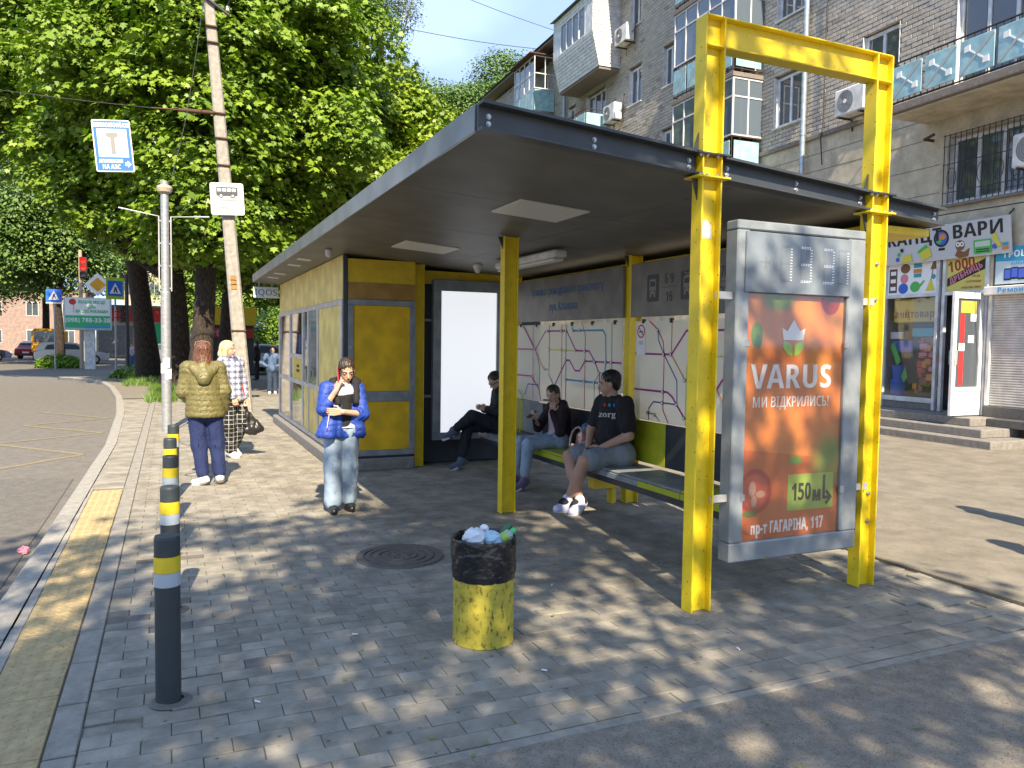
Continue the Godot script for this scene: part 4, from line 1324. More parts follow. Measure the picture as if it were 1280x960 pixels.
func build_apartment_block():
	block = own_axes(thing("apartment_block", "five storey grey brick apartment block with balconies above ground floor shops", "building", Vector3(14, 0, -11)))
	block.rotation.y = -(PI / 2 + deg_to_rad(2.5))
	var b := block
	# windows: [u far, u near, y0, y1, sashes]; x = -u
	var wins := [[18.9, 19.6, 12.35, 13.6, 2], [11.28, 12.08, 12.5, 13.7, 2], [9.2, 9.9, 9.88, 11.1, 2], [11.23, 12.08, 9.88, 11.1, 2], [13.75, 15.3, 9.4, 11.1, 3], [9.2, 9.9, 7.27, 8.5, 2], [11.25, 12.08, 7.27, 8.5, 2],
		[3.63, 4.62, 7.27, 8.53, 2], [3.63, 4.62, 9.95, 11.15, 2], [0.78, 1.77, 7.27, 8.55, 2], [0.78, 1.77, 9.9, 11.15, 2], [3.63, 4.62, 12.5, 13.7, 2], [0.78, 1.77, 12.5, 13.7, 2], [-2.3, -0.55, 6.45, 8.5, 3], [-2.3, -0.55, 9.0, 11.1, 3],
		[22.0, 22.8, 12.35, 13.6, 2], [22.0, 22.8, 9.88, 11.1, 2], [18.9, 19.6, 9.88, 11.1, 2], [16.2, 16.9, 9.88, 11.1, 2], [5.4, 7.5, 6.45, 8.6, 3], [5.4, 7.5, 9.0, 11.1, 3]]
	var holes := []
	for w in wins: holes.append([-w[1], -w[0], w[2], w[3]])
	# backing wall behind the bricks, roof, far gable
	var s := S()
	box(s, Vector3(-25.5, 0.0, -9.0), Vector3(8.0, 14.0, -0.45))
	obj("core", s, M.mortar, b)
	wall_with_holes(b, "backing_wall", -25.5, 8.0, 6.7, 13.95, -0.44, -0.1, holes, "mortar")
	brick_front(b, -25.5, 6.0, 6.78, 13.9, holes)
	var s2 := S()
	box(s2, Vector3(-26.0, 14.0, -9.2), Vector3(8.4, 14.12, 0.5), 0.02)
	obj("eave", s2, M.slab_dirty, b)
	var s3 := S()
	quad(s3, Vector3(-26.1, 14.125, 0.58), Vector3(8.5, 14.125, 0.58), Vector3(8.5, 15.8, -4.5), Vector3(-26.1, 15.8, -4.5), Vector3(0, 0.95, 0.3).normalized())
	quad(s3, Vector3(-26.1, 14.125, -9.3), Vector3(8.5, 14.125, -9.3), Vector3(8.5, 15.8, -4.5), Vector3(-26.1, 15.8, -4.5), Vector3(0, 0.95, -0.3).normalized())
	tri(s3, Vector3(-26.1, 14.125, 0.58), Vector3(-26.1, 14.125, -9.3), Vector3(-26.1, 15.8, -4.5), Vector3.LEFT)
	obj("roof", s3, M.roof_edge, b)
	for w in wins: window(b, -w[1], -w[0], w[2], w[3], w[4], -0.12)
	# plastered ground floor and mezzanine
	var gh := [[0.46, 2.05, 4.55, 5.84], [1.43, 7.0, 0.0, 4.0], [-0.9, 1.43, 0.0, 4.0]]
	wall_with_holes(b, "plaster_wall", -25.5, 8.0, 0.0, 6.7, -0.44, -0.02, [gh[0], [-0.92, 1.45, 0.45, 3.55], [1.52, 6.0, 0.45, 3.55]], "plaster")
	var s4 := S()
	box(s4, Vector3(-25.5, 6.66, -0.018), Vector3(6.0, 6.76, 0.05), 0.01)
	obj("string_course", s4, M.slab_dirty, b)
	for q in [[-25.5, -0.0, 5.9], [-25.5, 0.3, 5.35], [-25.5, 0.3, 4.8], [-25.5, 0.2, 6.3]]:
		var s5 := S()
		box(s5, Vector3(q[0], q[2], -0.021), Vector3(q[1], q[2] + 0.012, -0.016))
		obj("plaster_joint", s5, M.mortar, b)
	window(b, 0.46, 2.05, 4.55, 5.84, 3, -0.2)
	# iron grille
	var gr := S()
	for k in 15:
		var x := lerpf(0.44, 2.07, k / 14.0)
		tube(gr, [Vector3(x, 4.5, 0.05), Vector3(x, 5.88, 0.05)], 0.009, 5, false)
	for y in [4.52, 4.75, 5.3, 5.65, 5.86]:
		tube(gr, [Vector3(0.42, y, 0.055), Vector3(2.09, y, 0.055)], 0.009, 5, false)
	for k in 5:
		var cx := lerpf(0.62, 1.9, k / 4.0)
		var loop := []
		for j in 13: loop.append(Vector3(cx + 0.10 * cos(TAU * j / 12), 5.02 + 0.2 * sin(TAU * j / 12), 0.06))
		tube(gr, loop, 0.007, 5, false)
	var go := obj("window_grille", gr, M.dark_iron, b)
	var s6 := S()
	box(s6, Vector3(0.4, 4.47, -0.02), Vector3(2.1, 4.52, 0.08), 0.01)
	obj("sill", s6, M.slab_dirty, b)
	# rusty stub brackets and the wall crack pipe
	var s7 := S()
	tube(s7, [Vector3(0.12, 5.86, -0.02), Vector3(0.12, 5.86, 0.22), Vector3(0.35, 5.9, 0.24)], 0.03, 6)
	obj("stub_pipe", s7, M.rust, b)
	# downpipes
	for q in [[-3.4, 3.3, 13.9], [-17.0, 7.0, 13.9]]:
		var s8 := S()
		tube(s8, [Vector3(q[0], q[1], 0.14), Vector3(q[0], q[2], 0.14)], 0.065, 10)
		for y in [4.5, 6.8, 9.0, 11.0, 12.8]:
			tube(s8, [Vector3(q[0], y, 0.14), Vector3(q[0], y + 0.05, 0.14)], 0.075, 10)
			tube(s8, [Vector3(q[0], y + 0.02, 0.0), Vector3(q[0], y + 0.02, 0.1)], 0.012, 5)
		obj("downpipe", s8, M.zinc_pipe, b)
	var s9 := S()
	tube(s9, [Vector3(-2.86, 6.0, 0.02), Vector3(-2.85, 6.6, 0.1), Vector3(-2.86, 6.9, 0.03), Vector3(-2.85, 13.8, 0.03)], 0.014, 6, false)
	obj("facade_cable", s9, M.dark_iron, b)
	glazed_balconies(b)
	open_balcony(b)
	clad_bay(b)
	far_balcony(b)
	balcony_below_bay(b)
	# air conditioners hang on the wall: things of their own
	air_conditioner(Vector3(-1.7, 6.82, 0.06), "white air conditioner on the brick wall seen inside the yellow portal")
	air_conditioner(Vector3(-12.0, 11.92, 0.06), "white air conditioner under the top floor window beside white clad bay")
	air_conditioner(Vector3(-12.75, 9.5, 0.06), "white air conditioner with round fan just above the shelter roof")
	air_conditioner(Vector3(2.5, 4.85, 0.06), "white air conditioner beside the barred window at right picture edge")
	shop_front(b)

func wall_with_holes(b: Node, called: String, x0: float, x1: float, y0: float, y1: float, z0: float, z1: float, holes: Array, m: String):
	var xs := [x0, x1]
	for h in holes:
		for v in [h[0], h[1]]:
			if v > x0 and v < x1: xs.append(v)
	xs.sort()
	var st := S()
	for k in xs.size() - 1:
		var a: float = xs[k]; var c: float = xs[k + 1]
		if c - a < 0.001: continue
		var cuts := []
		for h in holes:
			if h[0] < (a + c) / 2 and h[1] > (a + c) / 2 and h[3] > y0 and h[2] < y1: cuts.append([h[2], h[3]])
		cuts.sort_custom(func(p, q): return p[0] < q[0])
		var y := y0
		for q in cuts:
			if q[0] > y: box(st, Vector3(a, y, z0), Vector3(c, q[0], z1))
			y = maxf(y, q[1])
		if y < y1: box(st, Vector3(a, y, z0), Vector3(c, y1, z1))
	obj(called, st, M[m], b)

func brick_front(b: Node3D, x0: float, x1: float, y0: float, y1: float, holes: Array):
	var L := 0.25; var H := 0.088; var g := 0.012
	var all := []
	var y := y0
	var row := 0
	while y + H < y1:
		var x := x0 - (0.13 if row % 2 else 0.0)
		while x < x1:
			var parts := [[maxf(x, x0), minf(x + L, x1)]]
			for h in holes:
				if h[2] < y + H and h[3] > y:
					var nx := []
					for p in parts:
						if h[1] <= p[0] or h[0] >= p[1]: nx.append(p)
						else:
							if h[0] - p[0] > 0.03: nx.append([p[0], h[0]])
							if p[1] - h[1] > 0.03: nx.append([h[1], p[1]])
					parts = nx
			for p in parts:
				if p[1] - p[0] > 0.02: all.append([p[0], p[1], y])
			x += L + g
		row += 1
		y += H + g
	var pick := []
	for k in all.size():
		var a = all[k]
		# in the picture: between the portal posts and left of it
		if a[0] < 0.2 and a[0] > -5.0 and a[2] < 11.0: pick.append([Vector2(a[0] + 2.0, (a[2] - 6.8) * 1.2).length(), k])
	pick.sort_custom(func(p, q): return p[0] < q[0])
	var single := {}
	for k in mini(300, pick.size()): single[pick[k][1]] = true
	var bm := S()
	box(bm, Vector3(-0.5, -0.5, -0.5), Vector3(0.5, 0.5, 0.5))
	var unit := bm.commit()
	var full := S()
	box(full, Vector3(0, 0, -0.1), Vector3(L, H, 0), 0.006)
	var fullmesh := full.commit()
	var mm := MultiMesh.new()
	mm.transform_format = MultiMesh.TRANSFORM_3D
	mm.use_colors = true
	mm.mesh = unit
	mm.instance_count = all.size() - single.size()
	var r := RandomNumberGenerator.new(); r.seed = 31
	var nz := FastNoiseLite.new(); nz.seed = 6; nz.frequency = 0.25
	var i := 0
	for k in all.size():
		var a = all[k]
		var w: float = a[1] - a[0]
		var out := r.randf_range(-0.004, 0.004)
		var f := 0.45 + 0.12 * r.randf() + 0.10 * nz.get_noise_2d(a[0], a[2])
		if r.randf() < 0.04: f *= 0.7
		if single.has(k):
			var o := MeshInstance3D.new()
			o.name = numbered("brick", b)
			b.add_child(o)
			if absf(w - L) < 0.001:
				o.mesh = fullmesh
			else:
				var cs := S()
				box(cs, Vector3(0, 0, -0.1), Vector3(w, H, 0), 0.006)
				o.mesh = cs.commit()
			o.material_override = M["brick%d" % (r.randi() % 3)]
			o.position = Vector3(a[0], a[2], out)
		else:
			mm.set_instance_transform(i, Transform3D(Basis.from_scale(Vector3(w, H, 0.1)), Vector3(a[0] + w / 2, a[2] + H / 2, -0.05 + out)))
			mm.set_instance_color(i, Color(f, f * 0.92, f * 0.80))
			i += 1
	var mi := MultiMeshInstance3D.new()
	mi.name = "brickwork"
	mi.multimesh = mm
	mi.material_override = M.brick
	b.add_child(mi)
	stuff(mi)

func window(b: Node, x0: float, x1: float, y0: float, y1: float, n: int, z: float):
	var s := S()
	var t := 0.075
	box(s, Vector3(x0 + 0.002, y0 + 0.002, z - 0.05), Vector3(x1 - 0.002, y0 + t, z + 0.02), 0.006)
	box(s, Vector3(x0 + 0.002, y1 - t, z - 0.05), Vector3(x1 - 0.002, y1 - 0.002, z + 0.02), 0.006)
	for k in n + 1:
		var x := lerpf(x0 + t / 2 + 0.002, x1 - t / 2 - 0.002, float(k) / n)
		box(s, Vector3(x - t / 2, y0 + t + 0.001, z - 0.05), Vector3(x + t / 2, y1 - t - 0.001, z + 0.02), 0.006)
	var f := obj("window", s, M.pvc, b)
	for k in n:
		var a := lerpf(x0, x1, float(k) / n) + t; var c := lerpf(x0, x1, float(k + 1) / n) - t
		var p := S()
		box(p, Vector3(a - 0.02, y0 + t * 0.7, z - 0.02), Vector3(c + 0.02, y1 - t * 0.7, z - 0.012))
		put("pane", p.commit(), M.window_glass, f)
		if (int(x0 * 7) + k) % 3 == 0:
			var cu := S()
			for j in 6:
				var xa := lerpf(a, c, j / 6.0); var xb := lerpf(a, c, (j + 1) / 6.0)
				box(cu, Vector3(xa, y0 + 0.05, z - 0.06 - 0.015 * (j % 2)), Vector3(xb, y1 - 0.05, z - 0.05 - 0.015 * (j % 2)))
			put("curtain", cu.commit(), M.white_paint, f)
	# white reveals and a sill
	var s2 := S()
	box(s2, Vector3(x0 - 0.03, y0 - 0.045, z - 0.02), Vector3(x1 + 0.03, y0 - 0.002, 0.05), 0.005)
	put("sill", s2.commit(), M.pvc, f)
	var s3 := S()
	box(s3, Vector3(x0 + 0.001, y0, z + 0.021), Vector3(x0 + 0.012, y1, 0.006))
	box(s3, Vector3(x1 - 0.012, y0, z + 0.021), Vector3(x1 - 0.001, y1, 0.006))
	put("reveal", s3.commit(), M.white_paint, f)

func glazed_balconies(b: Node):
	var x0 := -7.85; var x1 := -5.1; var d := 0.92
	for fl in 3:
		var yb: float = 6.2 + 2.55 * fl
		var s := S()
		box(s, Vector3(x0 - 0.05, yb - 0.12, -0.02), Vector3(x1 + 0.05, yb, d + 0.05), 0.01)
		var slab := obj("balcony_slab", s, M.slab_dirty, b)
		# railing
		var rl := S()
		for y in [yb + 0.1, yb + 0.92]:
			tube(rl, [Vector3(x0, y, 0.0), Vector3(x0, y, d), Vector3(x1, y, d), Vector3(x1, y, 0.0)], 0.018, 5)
		for k in 14:
			var x := lerpf(x0, x1, k / 13.0)
			tube(rl, [Vector3(x, yb, d), Vector3(x, yb + 0.92, d)], 0.01, 4, false)
		put("railing", rl.commit(), M.rust, slab)
		for k in 4:
			var xa := lerpf(x0, x1, k / 4.0) + 0.03; var xb := lerpf(x0, x1, (k + 1) / 4.0) - 0.03
			blue_panel(slab, xa, xb, yb + 0.15, yb + 0.82, d + 0.03, 0)
		var sp := S()
		box(sp, Vector3(x1 + 0.012, yb + 0.15, 0.08), Vector3(x1 + 0.03, yb + 0.82, d - 0.05), 0.004)
		put("side_panel", sp.commit(), M.blue_sheet, slab)
		# glazing
		var y0 := yb + 0.96; var y1 := yb + 2.40
		var fr := S()
		for k in 6:
			var x := lerpf(x0, x1, k / 5.0)
			box(fr, Vector3(x - 0.02, y0, d - 0.03), Vector3(x + 0.02, y1, d + 0.02), 0.004)
		for y in [y0, y0 + 0.98, y1]:
			box(fr, Vector3(x0 - 0.021, y - 0.02, d - 0.032), Vector3(x1 + 0.021, y + 0.02, d + 0.022), 0.004)
			box(fr, Vector3(x1 - 0.02, y - 0.021, 0.0), Vector3(x1 + 0.022, y + 0.021, d - 0.033), 0.004)
		box(fr, Vector3(x1 - 0.021, y0, 0.42), Vector3(x1 + 0.021, y1, 0.46), 0.004)
		put("glazing_bar", fr.commit(), M.pvc, slab)
		for k in 5:
			for h in [[y0, y0 + 0.98], [y0 + 0.98, y1]]:
				var p := S()
				box(p, Vector3(lerpf(x0, x1, k / 5.0) + 0.015, h[0] + 0.015, d - 0.012), Vector3(lerpf(x0, x1, (k + 1) / 5.0) - 0.015, h[1] - 0.015, d - 0.004))
				put("pane", p.commit(), M.balcony_glass, slab)
		for q in [[0.0, 0.43], [0.45, d - 0.03]]:
			for h in [[y0, y0 + 0.98], [y0 + 0.98, y1]]:
				var p2 := S()
				box(p2, Vector3(x1 - 0.004, h[0] + 0.02, q[0] + 0.01), Vector3(x1 + 0.004, h[1] - 0.02, q[1] - 0.01))
				put("pane", p2.commit(), M.balcony_glass, slab)

func blue_panel(parent: Node, xa: float, xb: float, y0: float, y1: float, z: float, kind: int):
	var s := S()
	box(s, Vector3(xa, y0, z), Vector3(xb, y1, z + 0.02), 0.01)
	var p := put("balcony_panel", s.commit(), M.blue_sheet, parent)
	var s2 := S()
	ribbon(s2, [Vector2(xa + 0.03, y0 + 0.04), Vector2(xb - 0.03, y1 - 0.04)], 0.045, Vector3(0, 0, z + 0.02), Vector3.RIGHT, Vector3.UP, 0.012)
	put("brace", s2.commit(), M.pale_metal, p)
	if kind == 1:
		var s3 := S()
		ribbon(s3, [Vector2(xa + 0.15, y1 - 0.17), Vector2(xb - 0.15, y0 + 0.17)], 0.025, Vector3(0, 0, z + 0.02), Vector3.RIGHT, Vector3.UP, 0.008)
		for q in [Vector2(xa + 0.15, y1 - 0.17), Vector2(xb - 0.15, y0 + 0.17)]:
			plate(s3, PackedVector2Array([q + Vector2(-0.06, -0.05), q + Vector2(0.06, -0.05), q + Vector2(0.05, 0.06), q + Vector2(-0.05, 0.05)]), Vector3(0, 0, z + 0.02), Vector3.RIGHT, Vector3.UP, 0.01)
		put("ornament", s3.commit(), M.white_plain, p)

func open_balcony(b: Node):
	var x0 := 0.0; var x1 := 5.2; var d := 1.0; var yb := 6.42
	var s := S()
	box(s, Vector3(x0 - 0.05, yb - 0.16, -0.02), Vector3(x1, yb, d + 0.1), 0.015)
	var slab := obj("balcony_slab", s, M.slab_dirty, b)
	var su := S()
	box(su, Vector3(x0 - 0.04, yb - 0.2, -0.018), Vector3(x1, yb - 0.162, d + 0.02), 0.01)
	put("slab_underside", su.commit(), M.plaster, slab)
	var rl := S()
	for y in [yb + 0.06, yb + 0.82]:
		tube(rl, [Vector3(x0, y, 0.0), Vector3(x0, y, d), Vector3(x1, y, d)], 0.018, 5)
	for k in 40:
		var x := lerpf(x0, x1, k / 39.0)
		tube(rl, [Vector3(x, yb, d), Vector3(x, yb + 0.82, d)], 0.008, 4, false)
	for k in 7:
		tube(rl, [Vector3(x0, yb, lerpf(0.05, d, k / 6.0)), Vector3(x0, yb + 0.82, lerpf(0.05, d, k / 6.0))], 0.008, 4, false)
	put("railing", rl.commit(), M.dark_iron, slab)
	for k in 7:
		blue_panel(slab, 0.06 + 0.72 * k, 0.06 + 0.72 * k + 0.66, yb + 0.1, yb + 0.72, d + 0.04, 1)

func clad_bay(b: Node):
	# white boarded bay of the top floor with sloping skirt
	var x0 := -16.0; var x1 := -12.75; var d := 1.1
	var prof := [[13.9, d], [12.52, d], [11.4, d - 0.28]]
	var n := 22
	var g := Node3D.new()
	g.name = "clad_bay"
	b.add_child(g)
	for k in n:
		var y1 := lerpf(13.95, 11.4, float(k) / n); var y0 := lerpf(13.95, 11.4, float(k + 1) / n)
		var z1 := d if y1 > 12.52 else lerpf(d, d - 0.28, (12.52 - y1) / 1.12)
		var z0 := d if y0 > 12.52 else lerpf(d, d - 0.28, (12.52 - y0) / 1.12)
		var s := S()
		var lip := 0.016
		if not (y1 < 13.66 and y0 > 12.55):
			quad(s, Vector3(x0, y1, z1), Vector3(x1, y1, z1), Vector3(x1, y0, z0 + lip), Vector3(x0, y0, z0 + lip), Vector3(0, -0.1, 1).normalized())
			quad(s, Vector3(x0, y0, z0 + lip), Vector3(x1, y0, z0 + lip), Vector3(x1, y0, z0 - 0.02), Vector3(x0, y0, z0 - 0.02), Vector3.DOWN)
		for sx in [[x1, 1.0], [x0, -1.0]]:
			quad(s, Vector3(sx[0], y1, 0.0), Vector3(sx[0], y1, z1), Vector3(sx[0] + lip * sx[1], y0, z0), Vector3(sx[0] + lip * sx[1], y0, 0.0), Vector3(sx[1], 0, 0))
			quad(s, Vector3(sx[0], y0, 0.0), Vector3(sx[0] + lip * sx[1], y0, 0.0), Vector3(sx[0] + lip * sx[1], y0, z0), Vector3(sx[0], y0, z0), Vector3.DOWN)
		var o := MeshInstance3D.new()
		o.mesh = s.commit(); o.material_override = M.cladding
		o.name = numbered("cladding_board", g)
		g.add_child(o)
	var s2 := S()
	box(s2, Vector3(x0 + 0.02, 11.3, 0.0), Vector3(x1 - 0.02, 11.39, d - 0.3), 0.01)
	put("bay_floor", s2.commit(), M.slab_dirty, g)
	for q in [[x0, -15.4], [-13.3, x1]]:
		var s3 := S()
		box(s3, Vector3(q[0] + 0.001, 12.55, d - 0.02), Vector3(q[1], 13.66, d + 0.006))
		put("cladding_jamb", s3.commit(), M.cladding, g)
	window(b, -15.4, -13.3, 12.55, 13.66, 4, d - 0.01)
	var s4 := S()
	quad(s4, Vector3(x0 - 0.1, 13.96, d + 0.15), Vector3(x1 + 0.1, 13.96, d + 0.15), Vector3(x1 + 0.1, 14.15, 0.4), Vector3(x0 - 0.1, 14.15, 0.4), Vector3(0, 0.9, 0.2).normalized())
	put("bay_roof", s4.commit(), M.roof_edge, g)

func far_balcony(b: Node):
	var x0 := -20.4; var x1 := -18.2; var d := 0.95; var yb := 11.25
	var s := S()
	box(s, Vector3(x0, yb - 0.12, 0.0), Vector3(x1, yb, d + 0.05), 0.01)
	var slab := obj("balcony_slab", s, M.slab_dirty, b)
	for k in 3:
		blue_panel(slab, lerpf(x0, x1, k / 3.0) + 0.03, lerpf(x0, x1, (k + 1) / 3.0) - 0.03, yb + 0.1, yb + 0.95, d + 0.02, 0)
	var sp := S()
	box(sp, Vector3(x1, yb + 0.1, 0.05), Vector3(x1 + 0.02, yb + 0.95, d), 0.004)
	put("side_panel", sp.commit(), M.blue_sheet, slab)
	var fr := S()
	for k in 5:
		var x := lerpf(x0, x1, k / 4.0)
		box(fr, Vector3(x - 0.02, yb + 0.98, d - 0.02), Vector3(x + 0.02, yb + 2.3, d + 0.02), 0.004)
	for y in [yb + 1.0, yb + 1.6, yb + 2.3]:
		box(fr, Vector3(x0, y - 0.02, d - 0.021), Vector3(x1, y + 0.02, d + 0.021), 0.004)
		box(fr, Vector3(x1 - 0.02, y - 0.02, 0.0), Vector3(x1 + 0.02, y + 0.02, d - 0.022), 0.004)
	box(fr, Vector3(x1 - 0.021, yb + 1.0, 0.45), Vector3(x1 + 0.021, yb + 2.3, 0.49), 0.004)
	put("glazing_bar", fr.commit(), M.pvc, slab)
	for k in 4:
		var p := S()
		box(p, Vector3(lerpf(x0, x1, k / 4.0) + 0.02, yb + 1.02, d - 0.01), Vector3(lerpf(x0, x1, (k + 1) / 4.0) - 0.02, yb + 2.28, d - 0.004))
		put("pane", p.commit(), M.glass, slab)
	var s5 := S()
	box(s5, Vector3(x0 - 0.1, yb + 2.34, 0.0), Vector3(x1 + 0.1, yb + 2.4, d + 0.25), 0.01)
	put("awning", s5.commit(), M.rust, slab)

func balcony_below_bay(b: Node):
	var x0 := -16.0; var x1 := -13.4; var d := 0.95; var yb := 9.1
	var s := S()
	box(s, Vector3(x0, yb - 0.12, 0.0), Vector3(x1, yb, d + 0.05), 0.01)
	var slab := obj("balcony_slab", s, M.slab_dirty, b)
	for k in 4:
		blue_panel(slab, lerpf(x0, x1, k / 4.0) + 0.03, lerpf(x0, x1, (k + 1) / 4.0) - 0.03, yb + 0.12, yb + 0.85, d + 0.02, 0)
	var sp := S()
	box(sp, Vector3(x1, yb + 0.12, 0.05), Vector3(x1 + 0.02, yb + 0.85, d), 0.004)
	put("side_panel", sp.commit(), M.blue_sheet, slab)
	var rl := S()
	tube(rl, [Vector3(x0, yb + 1.0, 0.0), Vector3(x0, yb + 1.0, d), Vector3(x1, yb + 1.0, d), Vector3(x1, yb + 1.0, 0.0)], 0.02, 5)
	for k in 14: tube(rl, [Vector3(lerpf(x0, x1, k / 13.0), yb, d), Vector3(lerpf(x0, x1, k / 13.0), yb + 1.0, d)], 0.009, 4, false)
	put("railing", rl.commit(), M.rust, slab)

func air_conditioner(at: Vector3, label: String):
	var t := own_axes(thing("air_conditioner", label, "air conditioner", block.transform * at, "air conditioners on the apartment block"))
	t.rotation = block.rotation
	var s := S()
	box(s, Vector3(-0.42, 0.02, 0.05), Vector3(0.42, 0.6, 0.36), 0.025)
	var bd := obj("casing", s, M.white_paint, t)
	var s2 := S()
	for k in 5:
		var r := 0.05 + 0.045 * k
		var ring := []
		for j in 17: ring.append(Vector3(-0.1 + cos(TAU * j / 16) * r, 0.31 + sin(TAU * j / 16) * r, 0.366))
		tube(s2, ring, 0.006, 4, false)
	put("fan_guard", s2.commit(), M.grey_plain, bd)
	var s3 := S()
	plate(s3, disc(0.24, -0.1, 0.31, 24), Vector3(0, 0, 0.358), Vector3.RIGHT, Vector3.UP, 0.004)
	put("fan_opening", s3.commit(), M.fan_grey, bd)
	var s4 := S()
	plate(s4, disc(0.045, -0.1, 0.31, 14), Vector3(0, 0, 0.366), Vector3.RIGHT, Vector3.UP, 0.008)
	put("fan_hub", s4.commit(), M.white_plain, bd)
	for x in [-0.3, 0.3]:
		var s5 := S()
		box(s5, Vector3(x - 0.02, -0.02, -0.1), Vector3(x + 0.02, 0.018, 0.38), 0.003)
		box(s5, Vector3(x - 0.02, -0.25, -0.1), Vector3(x + 0.02, -0.021, -0.06), 0.003)
		obj("bracket", s5, M.dark_iron, t)
	var s6 := S()
	tube(s6, [Vector3(0.42, 0.3, 0.15), Vector3(0.5, 0.35, 0.08), Vector3(0.48, 0.9, 0.0)], 0.015, 5)
	obj("pipe", s6, M.dark_iron, t)

# ---------------------------------------------------------------- shops
func shop_front(b: Node3D):
	# recess behind the front: room shade put in as a thin dark sheet
	var s := S()
	box(s, Vector3(-0.92, 0.44, -3.0), Vector3(6.0, 0.46, -0.44))
	obj("shop_floor", s, M.stone_step, b)
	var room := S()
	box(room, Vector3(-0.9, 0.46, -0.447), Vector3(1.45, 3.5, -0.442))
	obj("shop_shade_sheet", room, M.shelf_dark, b)
	# white frames: window, door opening, transoms
	var fr := S()
	for x in [-0.9, 0.38, 0.52, 1.42]:
		box(fr, Vector3(x - 0.035, 0.46, -0.06), Vector3(x + 0.035, 3.52, 0.02), 0.006)
	for q in [[-0.864, 0.344], [0.556, 1.384]]:
		for y in [2.79, 3.5]:
			box(fr, Vector3(q[0], y - 0.035, -0.06), Vector3(q[1], y + 0.035, 0.02), 0.006)
	box(fr, Vector3(-0.864, 0.6, -0.06), Vector3(0.344, 0.7, 0.02), 0.006)
	obj("shop_frame", fr, M.pvc, b)
	var s2 := S()
	box(s2, Vector3(-0.9, 0.455, -0.08), Vector3(0.38, 0.598, -0.0), 0.004)
	obj("stall_riser", s2, M.stone_step, b)
	var p := S()
	box(p, Vector3(-0.864, 0.701, -0.03), Vector3(0.344, 2.754, -0.022))
	obj("shop_pane", p, M.glass, b)
	# goods in the window
	var goods := [[-0.78, 2.25, 0.3, 2.74, "show_yellow"], [-0.85, 1.9, -0.55, 2.05, "goods_white"], [-0.82, 1.62, -0.3, 1.86, "goods_blue"], [-0.3, 1.95, 0.2, 2.12, "goods_teal"]]
	for q in goods:
		var s3 := S()
		box(s3, Vector3(q[0], q[1], -0.2), Vector3(q[2], q[3], -0.14), 0.01)
		obj("display_card", s3, M[q[4]], b)
	letters("lettering", "Канцтовари", 0.16, Vector3(-0.26, 2.42, -0.138), 0, M.goods_brown, b, true, 0.9)
	var s4 := S()
	lathe(s4, Vector3(-0.66, 0.72, -0.22), [[0.0, 0.0], [0.15, 0.0], [0.17, 0.3], [0.12, 0.34], [0.16, 0.62], [0.0, 0.64]], 16)
	obj("bucket", s4, M.goods_blue, b)
	var rr := RandomNumberGenerator.new(); rr.seed = 8
	for k in 56:
		var s5 := S()
		var x := -0.25 + rr.randf() * 0.5; var y := 0.75 + rr.randf() * 1.15
		var w := 0.08 + rr.randf() * 0.12; var h := 0.05 + rr.randf() * 0.1
		box(s5, Vector3(x, y, -0.3 + 0.003 * k), Vector3(minf(x + w, 0.32), y + h, -0.26 + 0.003 * k), 0.01)
		obj("goods_pack", s5, M[["goods_red", "goods_orange", "goods_pink", "goods_brown", "goods_orange"][k % 5]], b)
	var s6 := S()
	plate(s6, PackedVector2Array([Vector2(-0.8, 1.75), Vector2(-0.7, 1.82), Vector2(-0.52, 1.42), Vector2(-0.62, 1.34)]), Vector3(0, 0, -0.12), Vector3.RIGHT, Vector3.UP, 0.02)
	plate(s6, PackedVector2Array([Vector2(-0.5, 1.1), Vector2(-0.42, 1.3), Vector2(-0.35, 1.1), Vector2(-0.42, 0.98)]), Vector3(0, 0, -0.12), Vector3.RIGHT, Vector3.UP, 0.02)
	obj("dustpan", s6, M.goods_green, b)
	# shelves inside the doorway
	var s7 := S()
	for y in [1.0, 1.5, 1.9, 2.3]:
		box(s7, Vector3(0.58, y, -0.43), Vector3(1.38, y + 0.03, -0.2), 0.004)
	box(s7, Vector3(0.58, 0.75, -0.43), Vector3(1.38, 1.0, -0.18), 0.004)
	obj("shelf", s7, M.header, b)
	for k in 12:
		var s8 := S()
		var y: float = [1.031, 1.531, 1.931][k % 3]
		box(s8, Vector3(0.6 + 0.18 * (k / 3), y, -0.4), Vector3(0.74 + 0.18 * (k / 3), y + rr.randf_range(0.12, 0.3), -0.25), 0.01)
		obj("shelf_box", s8, M[["goods_teal", "goods_white", "goods_brown", "show_blue"][(k * 5) % 4]], b)
	# transom posters
	poster_tools(b)
	poster_thousand(b)
	# open door leaf, hinged at the right jamb, swung out to the street
	var dl := own_axes(thing("shop_door", "open white shop door with red price strip standing on the steps", "door", block.transform * Vector3(1.385, 0.47, 0.03)))
	dl.rotation.y = block.rotation.y + deg_to_rad(93)
	var s9 := S()
	# leaf in own axes: hinge at x=0, leaf runs to -x when shut; thickness in z
	for q in [[-0.82, 0.0, -0.72, 2.28], [-0.1, 0.0, 0.0, 2.28], [-0.719, 0.0, -0.101, 0.12], [-0.719, 2.16, -0.101, 2.28], [-0.719, 0.45, -0.101, 0.53]]:
		box(s9, Vector3(q[0], q[1], -0.03), Vector3(q[2], q[3], 0.03), 0.006)
	obj("leaf_frame", s9, M.pvc, dl)
	var s10 := S()
	box(s10, Vector3(-0.718, 0.531, -0.004), Vector3(-0.102, 2.159, 0.004))
	obj("pane", s10, M.window_glass, dl)
	var s11 := S()
	box(s11, Vector3(-0.718, 0.121, -0.01), Vector3(-0.102, 0.449, 0.01))
	obj("lower_panel", s11, M.white_plain, dl)
